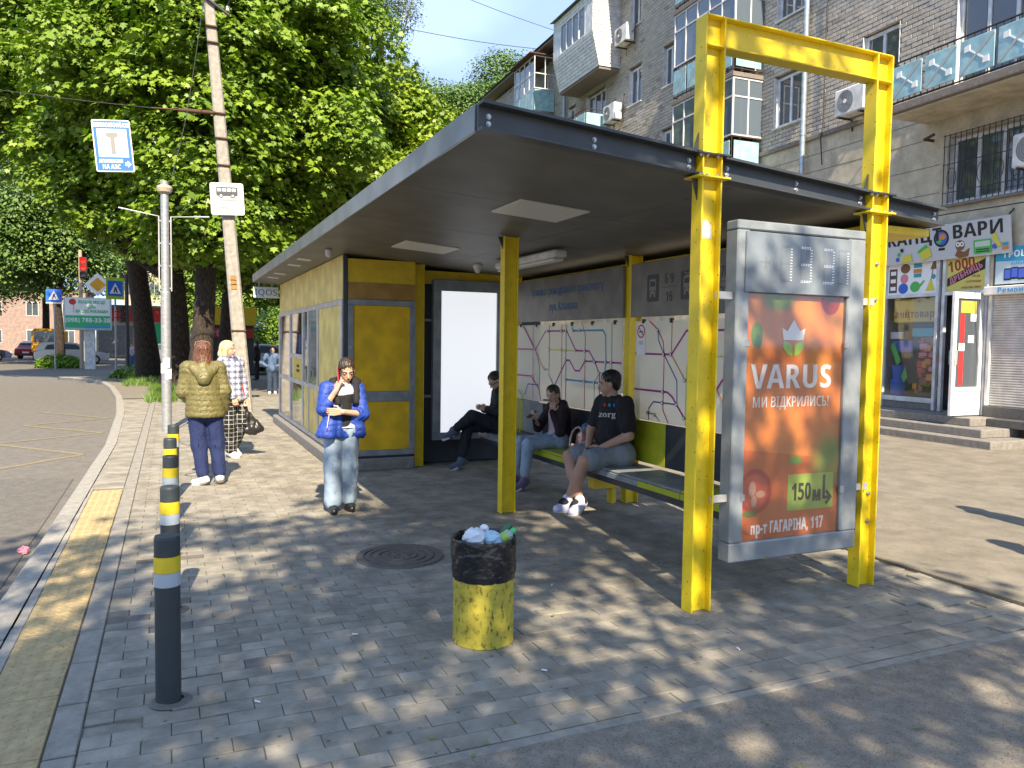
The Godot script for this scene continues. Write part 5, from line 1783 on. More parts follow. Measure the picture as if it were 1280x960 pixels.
	for sg in [-1.0, 1.0]:
		var st := S()
		box(st, Vector3(-0.62, 0.56, 0.005 * sg), Vector3(-0.5, 2.05, 0.008 * sg))
		obj("red_strip", st, M.red, dl)
		var s12 := S()
		box(s12, Vector3(-0.62, 1.9, 0.009 * sg), Vector3(-0.2, 2.12, 0.012 * sg))
		obj("yellow_notice", s12, M.show_yellow, dl)
		for q in [[-0.35, 1.75], [-0.4, 1.35], [-0.65, 1.2]]:
			var s13 := S()
			box(s13, Vector3(q[0], q[1], 0.013 * sg), Vector3(q[0] + 0.16, q[1] + 0.14, 0.015 * sg))
			obj("paper_notice", s13, M.white_plain, dl)
		var s14 := S()
		tube(s14, [Vector3(-0.77, 0.95, 0.03 * sg), Vector3(-0.77, 0.95, 0.07 * sg), Vector3(-0.77, 1.2, 0.07 * sg), Vector3(-0.77, 1.2, 0.03 * sg)], 0.012, 6)
		obj("handle", s14, M.alu, dl)
	# roller shutter of the next shop
	var rs := own_axes(thing("roller_shutter", "closed pale grey roller shutter of the phone repair shop", "shutter", block.transform * Vector3(1.5, 0.66, 0.0)))
	rs.rotation = block.rotation
	var n := 44
	for k in n:
		var y := 2.04 * k / n
		var s15 := S()
		var pr := [[0.0, 0.0], [0.012, 0.008], [0.016, 0.022], [0.012, 0.036], [0.0, 0.044]]
		for j in 4:
			quad(s15, Vector3(0.07, y + pr[j][1], pr[j][0]), Vector3(2.4, y + pr[j][1], pr[j][0]), Vector3(2.4, y + pr[j + 1][1], pr[j + 1][0]), Vector3(0.07, y + pr[j + 1][1], pr[j + 1][0]), Vector3(0, 0.4 * (j - 1.5), 1).normalized())
		obj("slat", s15, M.shutter, rs)
	for x in [0.0, 2.4]:
		var s16 := S()
		box(s16, Vector3(x, 0, -0.03), Vector3(x + 0.07, 2.04, 0.05), 0.006)
		obj("guide", s16, M.pvc, rs)
	var s17 := S()
	box(s17, Vector3(-0.03, 2.041, -0.05), Vector3(2.5, 2.2, 0.16), 0.015)
	var bx := obj("shutter_box", s17, M.white_paint, rs)
	letters("lettering", "Ремонт телефонів", 0.095, Vector3(0.95, 2.12, 0.161), 0, M.letter_shop, rs, true, 1.15)
	var s18 := S()
	box(s18, Vector3(1.5, 0.05, -0.05), Vector3(5.0, 0.655, 0.06), 0.01)
	obj("tiled_riser", s18, M.dark_tile, b)
	# poster over the shutter
	var gp := own_axes(thing("shop_poster", "blue topped shop poster with row of phones over the shutter", "poster", block.transform * Vector3(2.5, 2.9, 0.0)))
	gp.rotation = block.rotation
	var s19 := S()
	box(s19, Vector3(-0.92, 0.0, -0.02), Vector3(1.0, 0.66, 0.01), 0.003)
	obj("sheet", s19, M.poster_pale, gp)
	var s20 := S()
	plate(s20, PackedVector2Array([Vector2(-0.92, 0.42), Vector2(0.2, 0.36), Vector2(1.0, 0.42), Vector2(1.0, 0.66), Vector2(-0.92, 0.66)]), Vector3(0, 0, 0.0105), Vector3.RIGHT, Vector3.UP, 0.001)
	obj("blue_field", s20, M.goods_teal_blue, gp)
	letters("lettering", "ГРОШОВІ", 0.12, Vector3(-0.38, 0.53, 0.012), 0, M.white_plain, gp, true, 1.0)
	letters("lettering", "ПЕРЕКАЗИ", 0.05, Vector3(-0.45, 0.36, 0.012), 0, M.letter_shop, gp, true, 1.0)
	for k in 5:
		var s21 := S()
		plate(s21, rect(0.14, 0.22, -0.68 + 0.13 * k, 0.17 + 0.015 * (k % 2), 0.02), Vector3(0, 0, 0.012 + 0.001 * k), Vector3.RIGHT, Vector3.UP, 0.001)
		var ph := obj("phone_print", s21, M.black_plain, gp)
		var s22 := S()
		plate(s22, rect(0.11, 0.16, -0.68 + 0.13 * k, 0.175 + 0.015 * (k % 2)), Vector3(0, 0, 0.0133 + 0.001 * k), Vector3.RIGHT, Vector3.UP, 0.0006)
		put("screen_print", s22.commit(), M.show_blue, ph)
	sign_board()
	# steps
	var lev := [[0.15, 1.30], [0.30, 1.0], [0.45, 0.7]]
	var stp := own_axes(thing("shop_steps", "worn grey stone steps up to the stationery shop", "steps", block.transform * Vector3(0.3, 0.0, 0.3)))
	stp.rotation = block.rotation
	for k in 3:
		var s23 := S()
		var near: float = [2.3, 1.9, 1.45][k] + 0.0
		box(s23, Vector3(-4.0 + 0.0, 0.15 * k - (0.1 if k == 0 else 0.0), -0.3), Vector3(near, lev[k][0], lev[k][1] - 0.3 + 0.0), 0.012)
		obj("step", s23, M.stone_step, stp)
	var s24 := S()
	box(s24, Vector3(1.455, 0.301, -0.3), Vector3(3.6, 0.448, 0.0), 0.01)
	obj("landing", s24, M.dark_tile, stp)

func poster_tools(b: Node3D):
	var z := 0.0
	var s := S()
	box(s, Vector3(-0.86, 2.826, -0.03), Vector3(0.342, 3.462, -0.02))
	var p := obj("transom_poster", s, M.white_plain, b)
	p.set_meta("label", "white poster with buckets, watering can and brooms")
	var o := Vector3(0, 0, -0.02)
	var X := Vector3.RIGHT; var Y := Vector3.UP
	var bits := [
		["show_brown", rect(0.2, 0.5, -0.72, 3.12)], ["white_plain", rect(0.13, 0.08, -0.72, 3.28)], ["white_plain", rect(0.13, 0.08, -0.72, 3.12)], ["white_plain", rect(0.13, 0.08, -0.72, 2.96)],
		["goods_brown", disc(0.1, -0.42, 3.36, 14, 1.2)], ["goods_pink", disc(0.1, -0.44, 3.15, 14)], ["goods_blue", disc(0.11, -0.46, 2.95, 16, 1.1)],
		["goods_teal", rect(0.2, 0.09, -0.12, 3.4)], ["goods_orange", rect(0.2, 0.08, -0.12, 3.29)], ["goods_teal", rect(0.18, 0.08, -0.12, 3.2)],
		["goods_green", disc(0.11, -0.17, 2.97, 16, 1.1)], ["goods_green", PackedVector2Array([Vector2(-0.1, 2.98), Vector2(0.04, 3.1), Vector2(0.06, 3.07), Vector2(-0.08, 2.92)])],
		["goods_yellow", PackedVector2Array([Vector2(0.08, 2.87), Vector2(0.3, 2.87), Vector2(0.22, 3.08), Vector2(0.18, 3.08)])], ["goods_brown", PackedVector2Array([Vector2(0.19, 3.08), Vector2(0.21, 3.08), Vector2(0.26, 3.35), Vector2(0.24, 3.35)])],
		["goods_brown", PackedVector2Array([Vector2(0.18, 3.3), Vector2(0.32, 3.3), Vector2(0.3, 3.45), Vector2(0.24, 3.45)])], ["goods_teal", disc(0.05, 0.26, 3.15, 12)]]
	for k in bits.size():
		var st := S()
		plate(st, bits[k][1], o + Vector3(0, 0, 0.0003 * k), X, Y, 0.0006)
		put("print", st.commit(), M[bits[k][0]], p)

func poster_thousand(b: Node3D):
	var s := S()
	box(s, Vector3(0.556, 2.826, -0.03), Vector3(1.384, 3.462, -0.02))
	var p := obj("transom_poster", s, M.goods_cream, b)
	p.set_meta("label", "yellow poster with red thousand and diagonal black lettering")
	var l := letters("lettering", "1000", 0.2, Vector3(0.86, 3.33, -0.019), 0, M.goods_darkred, b, true, 0.95, 0.004, false, 0.25)
	l.rotation.z = 0.15
	var st := S()
	plate(st, PackedVector2Array([Vector2(0.57, 2.92), Vector2(0.57, 3.08), Vector2(1.37, 3.42), Vector2(1.37, 3.22)]), Vector3(0, 0, -0.0195), Vector3.RIGHT, Vector3.UP, 0.001)
	put("print", st.commit(), M.black_plain, p)
	var l2 := letters("lettering", "ДРІБНИЦЬ", 0.115, Vector3(0.96, 3.16, -0.016), 0, M.goods_pink, b, true, 0.9)
	l2.rotation.z = 0.4
	for q in [["посуд", 1.18, 3.1], ["госптовари", 1.13, 3.0], ["побутова хімія", 1.08, 2.89]]:
		letters("lettering", q[0], 0.05, Vector3(q[1], q[2], -0.018), 0, M.goods_darkred, b, false, 0.85)

func sign_board():
	var t := own_axes(thing("shop_sign", "white stationery shop sign with large black lettering and owl", "sign", block.transform * Vector3(0.3, 3.45, 0.06)))
	t.rotation = block.rotation
	var s := S()
	var tl := Transform3D(Basis(Vector3.RIGHT, 0.12), Vector3.ZERO)
	box(s, Vector3(-1.6, 0.0, -0.02), Vector3(1.62, 0.68, 0.02), 0.005, tl)
	obj("board", s, M.white_sign, t)
	for q in [["КАНЦТ", -0.42], ["ВАРИ", 0.98]]:
		var o := letters("lettering", q[0], 0.25, tl * Vector3(q[1], 0.50, 0.022), 0, M.black_plain, t, true, 1.15, 0.006, false, 0.12)
		o.rotation.x = 0.12
	var X := Vector3.RIGHT; var Y := tl.basis.y
	var O := tl * Vector3(0, 0, 0.022)
	var bits := [["black_plain", disc(0.17, 0.22, 0.42, 22)], ["goods_blue", disc(0.13, 0.22, 0.42, 20)], ["goods_orange", disc(0.06, 0.25, 0.45, 10, 1.3)], ["goods_green", disc(0.05, 0.17, 0.37, 10, 1.2)], ["black_plain", rect(0.14, 0.05, 0.22, 0.21)],
		["goods_brown", PackedVector2Array([Vector2(0.5, 0.05), Vector2(0.56, 0.16), Vector2(0.7, 0.11), Vector2(0.82, 0.18), Vector2(0.78, 0.02), Vector2(0.6, 0.0)])], ["goods_brown", disc(0.1, 0.62, 0.24, 16, 1.0)], ["white_plain", disc(0.045, 0.58, 0.26, 12)], ["white_plain", disc(0.045, 0.66, 0.26, 12)], ["black_plain", disc(0.02, 0.58, 0.26, 8)], ["black_plain", disc(0.02, 0.66, 0.26, 8)],
		["goods_green", rect(0.36, 0.26, 1.08, 0.17, 0.03)], ["goods_pale", rect(0.3, 0.1, 1.08, 0.22, 0.01)], ["black_plain", rect(0.26, 0.02, 1.08, 0.12)], ["black_plain", rect(0.26, 0.02, 1.08, 0.08)],
		["goods_blue", disc(0.05, 1.32, 0.15, 12)], ["goods_yellow", PackedVector2Array([Vector2(1.26, 0.35), Vector2(1.34, 0.4), Vector2(1.45, 0.16), Vector2(1.38, 0.12)])], ["goods_orange", rect(0.12, 0.05, 1.52, 0.1)], ["goods_teal", rect(0.12, 0.05, 1.52, 0.17)],
		["goods_yellow", PackedVector2Array([Vector2(-0.3, 0.2), Vector2(-0.05, 0.28), Vector2(0.0, 0.1), Vector2(-0.22, 0.02)])], ["goods_green", PackedVector2Array([Vector2(-0.33, 0.22), Vector2(-0.12, 0.34), Vector2(-0.08, 0.28), Vector2(-0.3, 0.17)])],
		["goods_blue", disc(0.045, -0.82, 0.1, 12)], ["goods_green", disc(0.04, -0.78, 0.2, 12)], ["black_plain", disc(0.04, -0.7, 0.28, 12)], ["goods_yellow", PackedVector2Array([Vector2(-0.74, 0.02), Vector2(-0.66, 0.18), Vector2(-0.56, 0.14), Vector2(-0.48, 0.2), Vector2(-0.46, 0.04)])]]
	for k in bits.size():
		var st := S()
		plate(st, bits[k][1], O + Vector3(0, 0, 0.0006 * k), X, Y, 0.001)
		obj("print", st, M[bits[k][0]], t)
	var s2 := S()
	for x in [-1.2, -0.1, 1.56]:
		tube(s2, [Vector3(x, 0.68, 0.05), Vector3(x, 0.8, -0.08)], 0.015, 5)
	obj("hanger", s2, M.dark_iron, t)
# ---------------------------------------------------------------- poles, signs, bollards, bin
func build_street_things():
	# bollards
	var spots := [[-0.02, -3.87, "large dark bollard nearest the camera with yellow and white bands"], [-0.01, -5.17, "second dark banded bollard from the camera beside the paving"], [-0.01, -6.53, "third dark banded bollard from the camera in the row"], [0.0, -7.68, "fourth bollard from the camera, yellow band showing behind the third"], [0.02, -8.85, "farthest bollard with bright yellow band beside olive jacket woman"]]
	var proto: Node3D
	for k in spots.size():
		var q = spots[k]
		var t: Node3D
		if k == 0:
			t = own_axes(thing("bollard", q[2], "bollard", Vector3(q[0], 0, q[1]), "bollards along the kerb"))
			var s := S()
			lathe(s, Vector3.ZERO, [[0.058, 0.0], [0.056, 0.02], [0.056, 0.552]], 24)
			obj("lower_tube", s, M.bollard, t)
			var s2 := S()
			lathe(s2, Vector3.ZERO, [[0.0565, 0.553], [0.0575, 0.554], [0.0575, 0.618]], 24)
			obj("white_band", s2, M.band_white, t)
			var s3 := S()
			lathe(s3, Vector3.ZERO, [[0.0575, 0.619], [0.058, 0.62], [0.058, 0.694]], 24)
			obj("yellow_band", s3, M.band_yellow, t)
			var s4 := S()
			lathe(s4, Vector3.ZERO, [[0.0565, 0.695], [0.0565, 0.775], [0.053, 0.787], [0.0, 0.793]], 24)
			obj("cap", s4, M.bollard, t)
			var s5 := S()
			lathe(s5, Vector3(0.012, 0.002, 0.01), [[0.095, 0.0], [0.085, 0.006], [0.056, 0.009]], 18)
			obj("collar", s5, M.paver_dark, t)
			proto = t
		else:
			t = proto.duplicate()
			t.name = numbered("bollard", self)
			add_child(t)
			t.position = Vector3(q[0], 0, q[1])
			t.set_meta("label", q[2])
			t.rotation = Vector3(rng.randf_range(-0.012, 0.012), k * 1.3, rng.randf_range(-0.012, 0.012))
	# galvanised mast with two thin arms
	var g := thing("steel_mast", "galvanised steel mast with two thin side arms behind the bollards", "pole", Vector3(-0.06, 0, -15.26))
	var s6 := S()
	lathe(s6, Vector3(-0.06, 0, -15.26), [[0.085, 0.0], [0.082, 2.5], [0.082, 2.52], [0.07, 2.55], [0.068, 4.5], [0.0, 4.51]], 18)
	obj("tube", s6, M.galvanised, g)
	var s7 := S()
	lathe(s7, Vector3(-0.06, 4.28, -15.26), [[0.07, 0.0], [0.12, 0.03], [0.135, 0.1], [0.12, 0.14], [0.07, 0.16]], 18)
	obj("cap_ring", s7, M.old_cream, g)
	for sg in [-1.0, 1.0]:
		var s8 := S()
		tube(s8, [Vector3(-0.06 + 0.1 * sg, 2.55, -15.26), Vector3(-0.06 + 0.1 * sg, 3.88, -15.26), Vector3(-0.06 + 0.74 * sg, 3.93 + (0.05 if sg < 0 else 0.0), -15.26)], 0.014, 6)
		obj("side_arm", s8, M.alu, g)
		for y in [2.6, 3.0, 3.4, 3.8]:
			var s9 := S()
			box(s9, Vector3(-0.06 + minf(0.05 * sg, 0.115 * sg), y - 0.015, -15.275), Vector3(-0.06 + maxf(0.05 * sg, 0.115 * sg), y + 0.015, -15.245), 0.003)
			obj("clamp", s9, M.zinc, g)
	var s10 := S()
	for q in [[1.25, 0.0], [1.05, 0.4], [1.16, -0.5]]:
		var a: float = q[1]
		var n := Vector3(sin(a), 0, cos(a))
		var x := Vector3(cos(a), 0, -sin(a))
		plate(s10, PackedVector2Array([Vector2(-0.05, -0.09), Vector2(0.05, -0.08), Vector2(0.055, 0.1), Vector2(-0.05, 0.09)]), Vector3(-0.06, q[0], -15.26) + n * 0.086, x, Vector3.UP, 0.003)
	obj("torn_notice", s10, M.white_plain, g)
	# leaning concrete pole
	var c := thing("concrete_pole", "leaning square concrete utility pole behind the plaid jacket woman", "pole", Vector3(1.62, 0, -19))
	var s11 := S()
	var base := Vector3(1.62, -0.05, -19.0); var top := Vector3(0.84, 9.75, -19.0)
	var rings := []
	for k in 13:
		var f := k / 12.0
		var p := base.lerp(top, f)
		var w := lerpf(0.165, 0.105, f); var d := lerpf(0.13, 0.09, f)
		var ch := 0.25
		var ring := []
		for m in [[1, -1 + ch], [1, 1 - ch], [1 - ch, 1], [-1 + ch, 1], [-1, 1 - ch], [-1, -1 + ch], [-1 + ch, -1], [1 - ch, -1]]:
			ring.append(p + Vector3(m[0] * w + rng.randf_range(-0.003, 0.003), 0, m[1] * d))
		rings.append(ring)
	for k in 12:
		for j in 8:
			var j2 := (j + 1) % 8
			var n: Vector3 = ((rings[k][j] + rings[k][j2]) * 0.5 - base.lerp(top, k / 12.0)); n.y = 0
			quad(s11, rings[k][j], rings[k][j2], rings[k + 1][j2], rings[k + 1][j], n.normalized())
	obj("shaft", s11, M.concrete_pole, c)
	for y in [1.95, 5.7, 6.3, 6.85, 8.4, 8.75]:
		var p := base.lerp(top, y / 9.8)
		var s12 := S()
		var w := lerpf(0.165, 0.105, y / 9.8) + 0.012
		box(s12, p + Vector3(-w, -0.02, -0.15), p + Vector3(w, 0.02, 0.15), 0.01)
		obj("strap", s12, M.rust, c)
	var p2 := base.lerp(top, 9.25 / 9.8)
	var s13 := S()
	tube(s13, [p2 + Vector3(-0.12, 0.12, 0.14), p2 + Vector3(0.42, -0.22, 0.16)], 0.035, 6)
	obj("cross_arm", s13, M.dark_iron, c)
	for q in [Vector3(-0.1, 0.14, 0.16), Vector3(0.38, -0.14, 0.16)]:
		var s14 := S()
		lathe(s14, p2 + q, [[0.0, 0.0], [0.05, 0.02], [0.035, 0.06], [0.05, 0.09], [0.0, 0.15]], 10)
		obj("insulator", s14, M.white_paint, c)
	var pa := base.lerp(top, 6.85 / 9.8)
	var s15 := S()
	tube(s15, [pa + Vector3(-0.1, 0.0, 0.1), pa + Vector3(-0.85, -0.03, 0.1)], 0.045, 6)
	tube(s15, [pa + Vector3(-0.85, -0.03, 0.1), pa + Vector3(-1.4, -0.06, 0.1)], 0.018, 6)
	obj("bracket_arm", s15, M.rust, c)
	var s16 := S()
	for k in 3:
		var pk := base.lerp(top, (3.0 + 0.1 * k) / 9.8)
		box(s16, pk + Vector3(-0.08, -0.1, 0.124), pk + Vector3(0.05, 0.02, 0.131), 0.001)
	obj("rust_mark", s16, M.orange_stain, c)
	# hanging blue workshop sign
	var bs := thing("hanging_sign", "blue and white workshop sign with bolt picture hanging from a wire", "sign", Vector3(-1.08, 5.3, -19))
	var tr := Transform3D(Basis(Vector3.BACK, 0.09), Vector3(-1.08, 5.84, -18.97))
	sign_plate(bs, "board", rect(0.74, 1.1, 0, 0, 0.04), tr, 0.0, "white_plain", 0.025)
	sign_plate(bs, "blue_field", rect(0.70, 1.06, 0, 0, 0.035), tr, 0.026, "sign_blue", 0.002)
	sign_plate(bs, "white_field", rect(0.58, 0.6, 0, 0.06), tr, 0.029, "pale_white", 0.002)
	sign_plate(bs, "bolt_picture", PackedVector2Array([Vector2(-0.04, -0.18), Vector2(0.045, -0.18), Vector2(0.045, 0.17), Vector2(0.12, 0.21), Vector2(0.1, 0.28), Vector2(-0.1, 0.28), Vector2(-0.13, 0.2), Vector2(-0.04, 0.17)]), tr, 0.032, "grey_plain", 0.002)
	for q in [["ШИНОМОНТАЖ", 0.095, 0.44, 0.66], ["АВТОМАГАЗИН", 0.08, -0.325, 0.56], ["НА АЗС", 0.09, -0.445, 0.8]]:
		var l := letters("lettering", q[0], q[1], tr * Vector3(0.0 if q[2] > 0 else -0.07, q[2], 0.031), 0, M.white_plain, bs, true, q[3])
		l.rotation.z = 0.09
	sign_plate(bs, "arrow", PackedVector2Array([Vector2(0.2, -0.42), Vector2(0.25, -0.42), Vector2(0.25, -0.46), Vector2(0.32, -0.385), Vector2(0.25, -0.31), Vector2(0.25, -0.35), Vector2(0.2, -0.35)]), tr, 0.029, "white_plain", 0.002)
	# stop sign on the pole
	var bu := thing("bus_stop_sign", "white end of stop sign with black bus fixed to concrete pole", "sign", Vector3(1.22, 4.5, -18.82))
	var tb := Transform3D(Basis(Vector3.BACK, 0.05), Vector3(1.225, 4.88, -18.80))
	sign_plate(bu, "board", rect(0.72, 0.72, 0, 0, 0.05), tb, 0.0, "pale_white", 0.02)
	sign_plate(bu, "rim", rect(0.70, 0.012, 0, -0.03), tb, 0.021, "letter_dark", 0.002)
	sign_plate(bu, "bus_picture", rect(0.46, 0.2, 0, 0.165, 0.03), tb, 0.021, "letter_dark", 0.002)
	for k in 4: sign_plate(bu, "bus_window", rect(0.085, 0.07, -0.165 + 0.105 * k, 0.2), tb, 0.024, "pale_white", 0.002)
	for x in [-0.13, 0.12]:
		sign_plate(bu, "bus_wheel", disc(0.05, x, 0.07, 14), tb, 0.024, "letter_dark", 0.002)
		sign_plate(bu, "wheel_hub", disc(0.028, x, 0.07, 12), tb, 0.027, "pale_white", 0.002)
	for q in [["Кінець зупинки", -0.1], ["громадського", -0.19], ["транспорту", -0.28]]:
		var l2 := letters("lettering", q[0], 0.06, tb * Vector3(0, q[1], 0.021), 0, M.letter_dark, bu, false, 0.95)
		l2.rotation.z = 0.05
	# wires: long spans
	wire("overhead_wire", "thin span wire carrying the blue workshop sign across the road", [pa + Vector3(-1.4, -0.06, 0.1), Vector3(-6.0, 6.9, -19.0), Vector3(-14, 7.2, -19)], 0.007)
	wire("overhead_wire", "slack wire dropping from utility pole top to the steel mast", [p2 + Vector3(-0.1, 0.2, 0.16), Vector3(0.35, 6.2, -17.2), Vector3(0.05, 4.55, -15.3)], 0.007)
	wire("overhead_wire", "dark cable running from utility pole top up towards the camera", [p2 + Vector3(0.38, 0.0, 0.16), Vector3(1.6, 9.5, -14.0), Vector3(2.6, 10.5, -6.0), Vector3(3.5, 11.0, 6.0)], 0.014)
	wire("overhead_wire", "thin wire crossing the sky behind the shelter roof", [Vector3(2.0, 13.0, -33.0), Vector3(9.0, 14.4, -31), Vector3(15.0, 14.2, -30)], 0.014)
	wire("overhead_wire", "second higher wire crossing the sky left of the apartment block", [Vector3(2.0, 17.0, -33.0), Vector3(9.0, 16.6, -31), Vector3(15.5, 15.0, -30)], 0.012)
	wire("overhead_wire", "pale cable stretched in front of the shop wall at right", [block.transform * Vector3(-2.0, 4.35, 0.5), block.transform * Vector3(1.0, 4.25, 0.5), block.transform * Vector3(5.0, 4.35, 0.5)], 0.012)
	litter_bin()
	# manhole cover
	var mh := thing("manhole_cover", "round cast iron manhole cover with raised rings in the paving", "manhole cover", Vector3(1.65, 0, -5.84))
	var s17 := S()
	lathe(s17, Vector3(1.65, 0.002, -5.84), [[0.345, 0.0], [0.34, 0.012], [0.285, 0.012], [0.283, 0.004], [0.27, 0.004], [0.268, 0.012], [0.235, 0.014], [0.232, 0.006], [0.205, 0.006], [0.202, 0.014], [0.165, 0.014], [0.162, 0.006], [0.135, 0.006], [0.132, 0.014], [0.095, 0.014], [0.092, 0.007], [0.0, 0.007]], 40)
	obj("cover", s17, M.cast_iron, mh)
	for k in 12:
		var s18 := S()
		var a := TAU * k / 12
		box(s18, Vector3(-0.012, 0.008, 0.02), Vector3(0.012, 0.016, 0.09), 0.003, Transform3D(Basis(Vector3.UP, a), Vector3(1.65, 0, -5.84)))
		obj("rib", s18, M.cast_iron, mh)

func sign_plate(parent: Node, called: String, poly: PackedVector2Array, tr: Transform3D, z: float, m: String, t: float):
	var s := S()
	plate(s, poly, tr * Vector3(0, 0, z), tr.basis.x, tr.basis.y, t)
	obj(called, s, M[m], parent)

func wire(called: String, label: String, pts: Array, r: float):
	var c := Curve3D.new()
	var fine := []
	for k in pts.size() - 1:
		for j in 8:
			var f := j / 8.0
			var p: Vector3 = pts[k].lerp(pts[k + 1], f)
			p.y -= 0.12 * sin(PI * f) * (pts[k].distance_to(pts[k + 1]) / 8.0)
			fine.append(p)
	fine.append(pts[-1])
	var s := S()
	tube(s, fine, r, 5)
	tag(obj(called, s, M.dark_iron), label, "wire", "overhead wires")

func litter_bin():
	var b := Vector3(1.63, 0, -4.02)
	var t := thing("litter_bin", "scuffed yellow cylinder litter bin with black bag in front of shelter", "litter bin", b)
	var s := S()
	lathe(s, b, [[0.172, 0.0], [0.176, 0.006], [0.174, 0.02], [0.174, 0.57], [0.164, 0.57], [0.16, 0.3]], 36)
	obj("drum", s, M.bin_yellow, t)
	var s2 := S()
	lathe(s2, b + Vector3(0, 0.375, 0), [[0.178, -0.005], [0.182, 0.03], [0.184, 0.1], [0.184, 0.17], [0.182, 0.215], [0.18, 0.226], [0.166, 0.215], [0.155, 0.1], [0.1, 0.06], [0.0, 0.05]], 64, "bag")
	obj("bag", s2, M.bin_bag, t)
	# contents
	var r := RandomNumberGenerator.new(); r.seed = 12
	var labs := ["crumpled white plastic bag on the left in the litter bin", "crumpled pale blue wrapper in the middle of the litter bin", "small white crumpled cup at the back of the litter bin"]
	var pos := [Vector3(-0.07, 0.6, 0.02), Vector3(0.03, 0.585, 0.04), Vector3(0.02, 0.63, -0.05)]
	var rad := [0.095, 0.085, 0.04]
	for k in 3:
		var nz := FastNoiseLite.new(); nz.seed = 40 + k; nz.frequency = 14.0; nz.noise_type = FastNoiseLite.TYPE_CELLULAR
		var s3 := S()
		crumple(s3, b + pos[k], rad[k], nz)
		tag(obj("crumpled_wrapper", s3, M[["bag_white", "bag_blue", "white_plain"][k]]), labs[k], "rubbish", "rubbish in the litter bin")
	var bt := thing("plastic_bottle", "clear plastic bottle with green cap leaning in the litter bin", "bottle", b + Vector3(0.06, 0.55, 0.02))
	var a := b + Vector3(0.05, 0.56, 0.06); var d := Vector3(0.85, 0.45, -0.2).normalized()
	var s4 := S()
	tube(s4, [a, a + d * 0.02, a + d * 0.1, a + d * 0.12], [0.02, 0.033, 0.033, 0.015], 14)
	obj("bottle_body", s4, M.bottle, bt)
	var s5 := S()
	tube(s5, [a + d * 0.035, a + d * 0.075], 0.0338, 14)
	obj("bottle_label", s5, M.leaf_print, bt)
	var s6 := S()
	tube(s6, [a + d * 0.12, a + d * 0.145], 0.017, 12)
	obj("bottle_cap", s6, M.green_print, bt)
	var gb := S()
	tube(gb, [b + Vector3(0.12, 0.58, -0.03), b + Vector3(0.16, 0.63, -0.02), b + Vector3(0.175, 0.645, -0.02)], [0.025, 0.026, 0.012], 10)
	tag(obj("green_bottle", gb, M.green_glass), "dark green bottle end at the right rim of the litter bin", "bottle")

func crumple(st: SurfaceTool, c: Vector3, r: float, nz: FastNoiseLite):
	var n := 14; var m := 9
	var P := []
	for i in m + 1:
		var row := []
		for j in n:
			var th := PI * i / m; var ph := TAU * j / n
			var d := Vector3(sin(th) * cos(ph), cos(th) * 0.8, sin(th) * sin(ph))
			row.append(c + d * r * (0.95 + 0.5 * nz.get_noise_3dv(d)))
		P.append(row)
	for i in m:
		for j in n:
			var j2 := (j + 1) % n
			for t3 in [[P[i][j], P[i][j2], P[i + 1][j2]], [P[i][j], P[i + 1][j2], P[i + 1][j]]]:
				var nn: Vector3 = (t3[1] - t3[0]).cross(t3[2] - t3[0])
				if nn.length() < 1e-9: continue
				nn = nn.normalized()
				if nn.dot((t3[0] + t3[1] + t3[2]) / 3.0 - c) < 0: nn = -nn
				tri(st, t3[0], t3[1], t3[2], nn)

# ---------------------------------------------------------------- trees
func leaf_shape(st: SurfaceTool, o: Vector3, dir: Vector3, n: Vector3, L: float, kind: int):
	# kind 0: five lobed maple leaf, kind 1: plain oval
	var x := dir.cross(n).normalized()
	var pts := []
	if kind == 0:
		pts = [Vector2(0, 0), Vector2(0.18, 0.06), Vector2(0.5, 0.12), Vector2(0.34, 0.34), Vector2(0.52, 0.62), Vector2(0.2, 0.58), Vector2(0, 1.0), Vector2(-0.2, 0.58), Vector2(-0.52, 0.62), Vector2(-0.34, 0.34), Vector2(-0.5, 0.12), Vector2(-0.18, 0.06)]
		var c := o + dir * L * 0.35
		for k in range(0, 12):
			var a: Vector2 = pts[k]; var b: Vector2 = pts[(k + 1) % 12]
			tri(st, c, o + x * a.x * L + dir * a.y * L - n * 0.12 * L * absf(a.x), o + x * b.x * L + dir * b.y * L - n * 0.12 * L * absf(b.x), n)
	else:
		pts = [Vector2(0, 0), Vector2(0.3, 0.3), Vector2(0.28, 0.6), Vector2(0, 1.0), Vector2(-0.28, 0.6), Vector2(-0.3, 0.3)]
		for k in range(1, 5):
			var a: Vector2 = pts[k]; var b: Vector2 = pts[k + 1]
			tri(st, o, o + x * a.x * L + dir * a.y * L - n * 0.15 * L * absf(a.x), o + x * b.x * L + dir * b.y * L - n * 0.15 * L * absf(b.x), n)

func spray_mesh(seed_: int, count: int, spread: float, L: float, kind: int, flat: float) -> ArrayMesh:
	var r := RandomNumberGenerator.new(); r.seed = seed_
	var st := S()
	for k in count:
		var a := r.randf() * TAU
		var q := sqrt(r.randf()) * spread
		var o := Vector3(cos(a) * q, r.randf_range(-1, 1) * spread * flat - q * 0.25, sin(a) * q)
		var dir := (Vector3(cos(a), 0, sin(a)) + Vector3(r.randf_range(-0.7, 0.7), r.randf_range(-0.9, 0.1), r.randf_range(-0.7, 0.7))).normalized()
		var n := (Vector3.UP + Vector3(r.randf_range(-0.7, 0.7), 0, r.randf_range(-0.7, 0.7))).normalized()
		n = (n - dir * n.dot(dir)).normalized()
		leaf_shape(st, o, dir, n, L * r.randf_range(0.55, 1.25), kind)
	return st.commit()

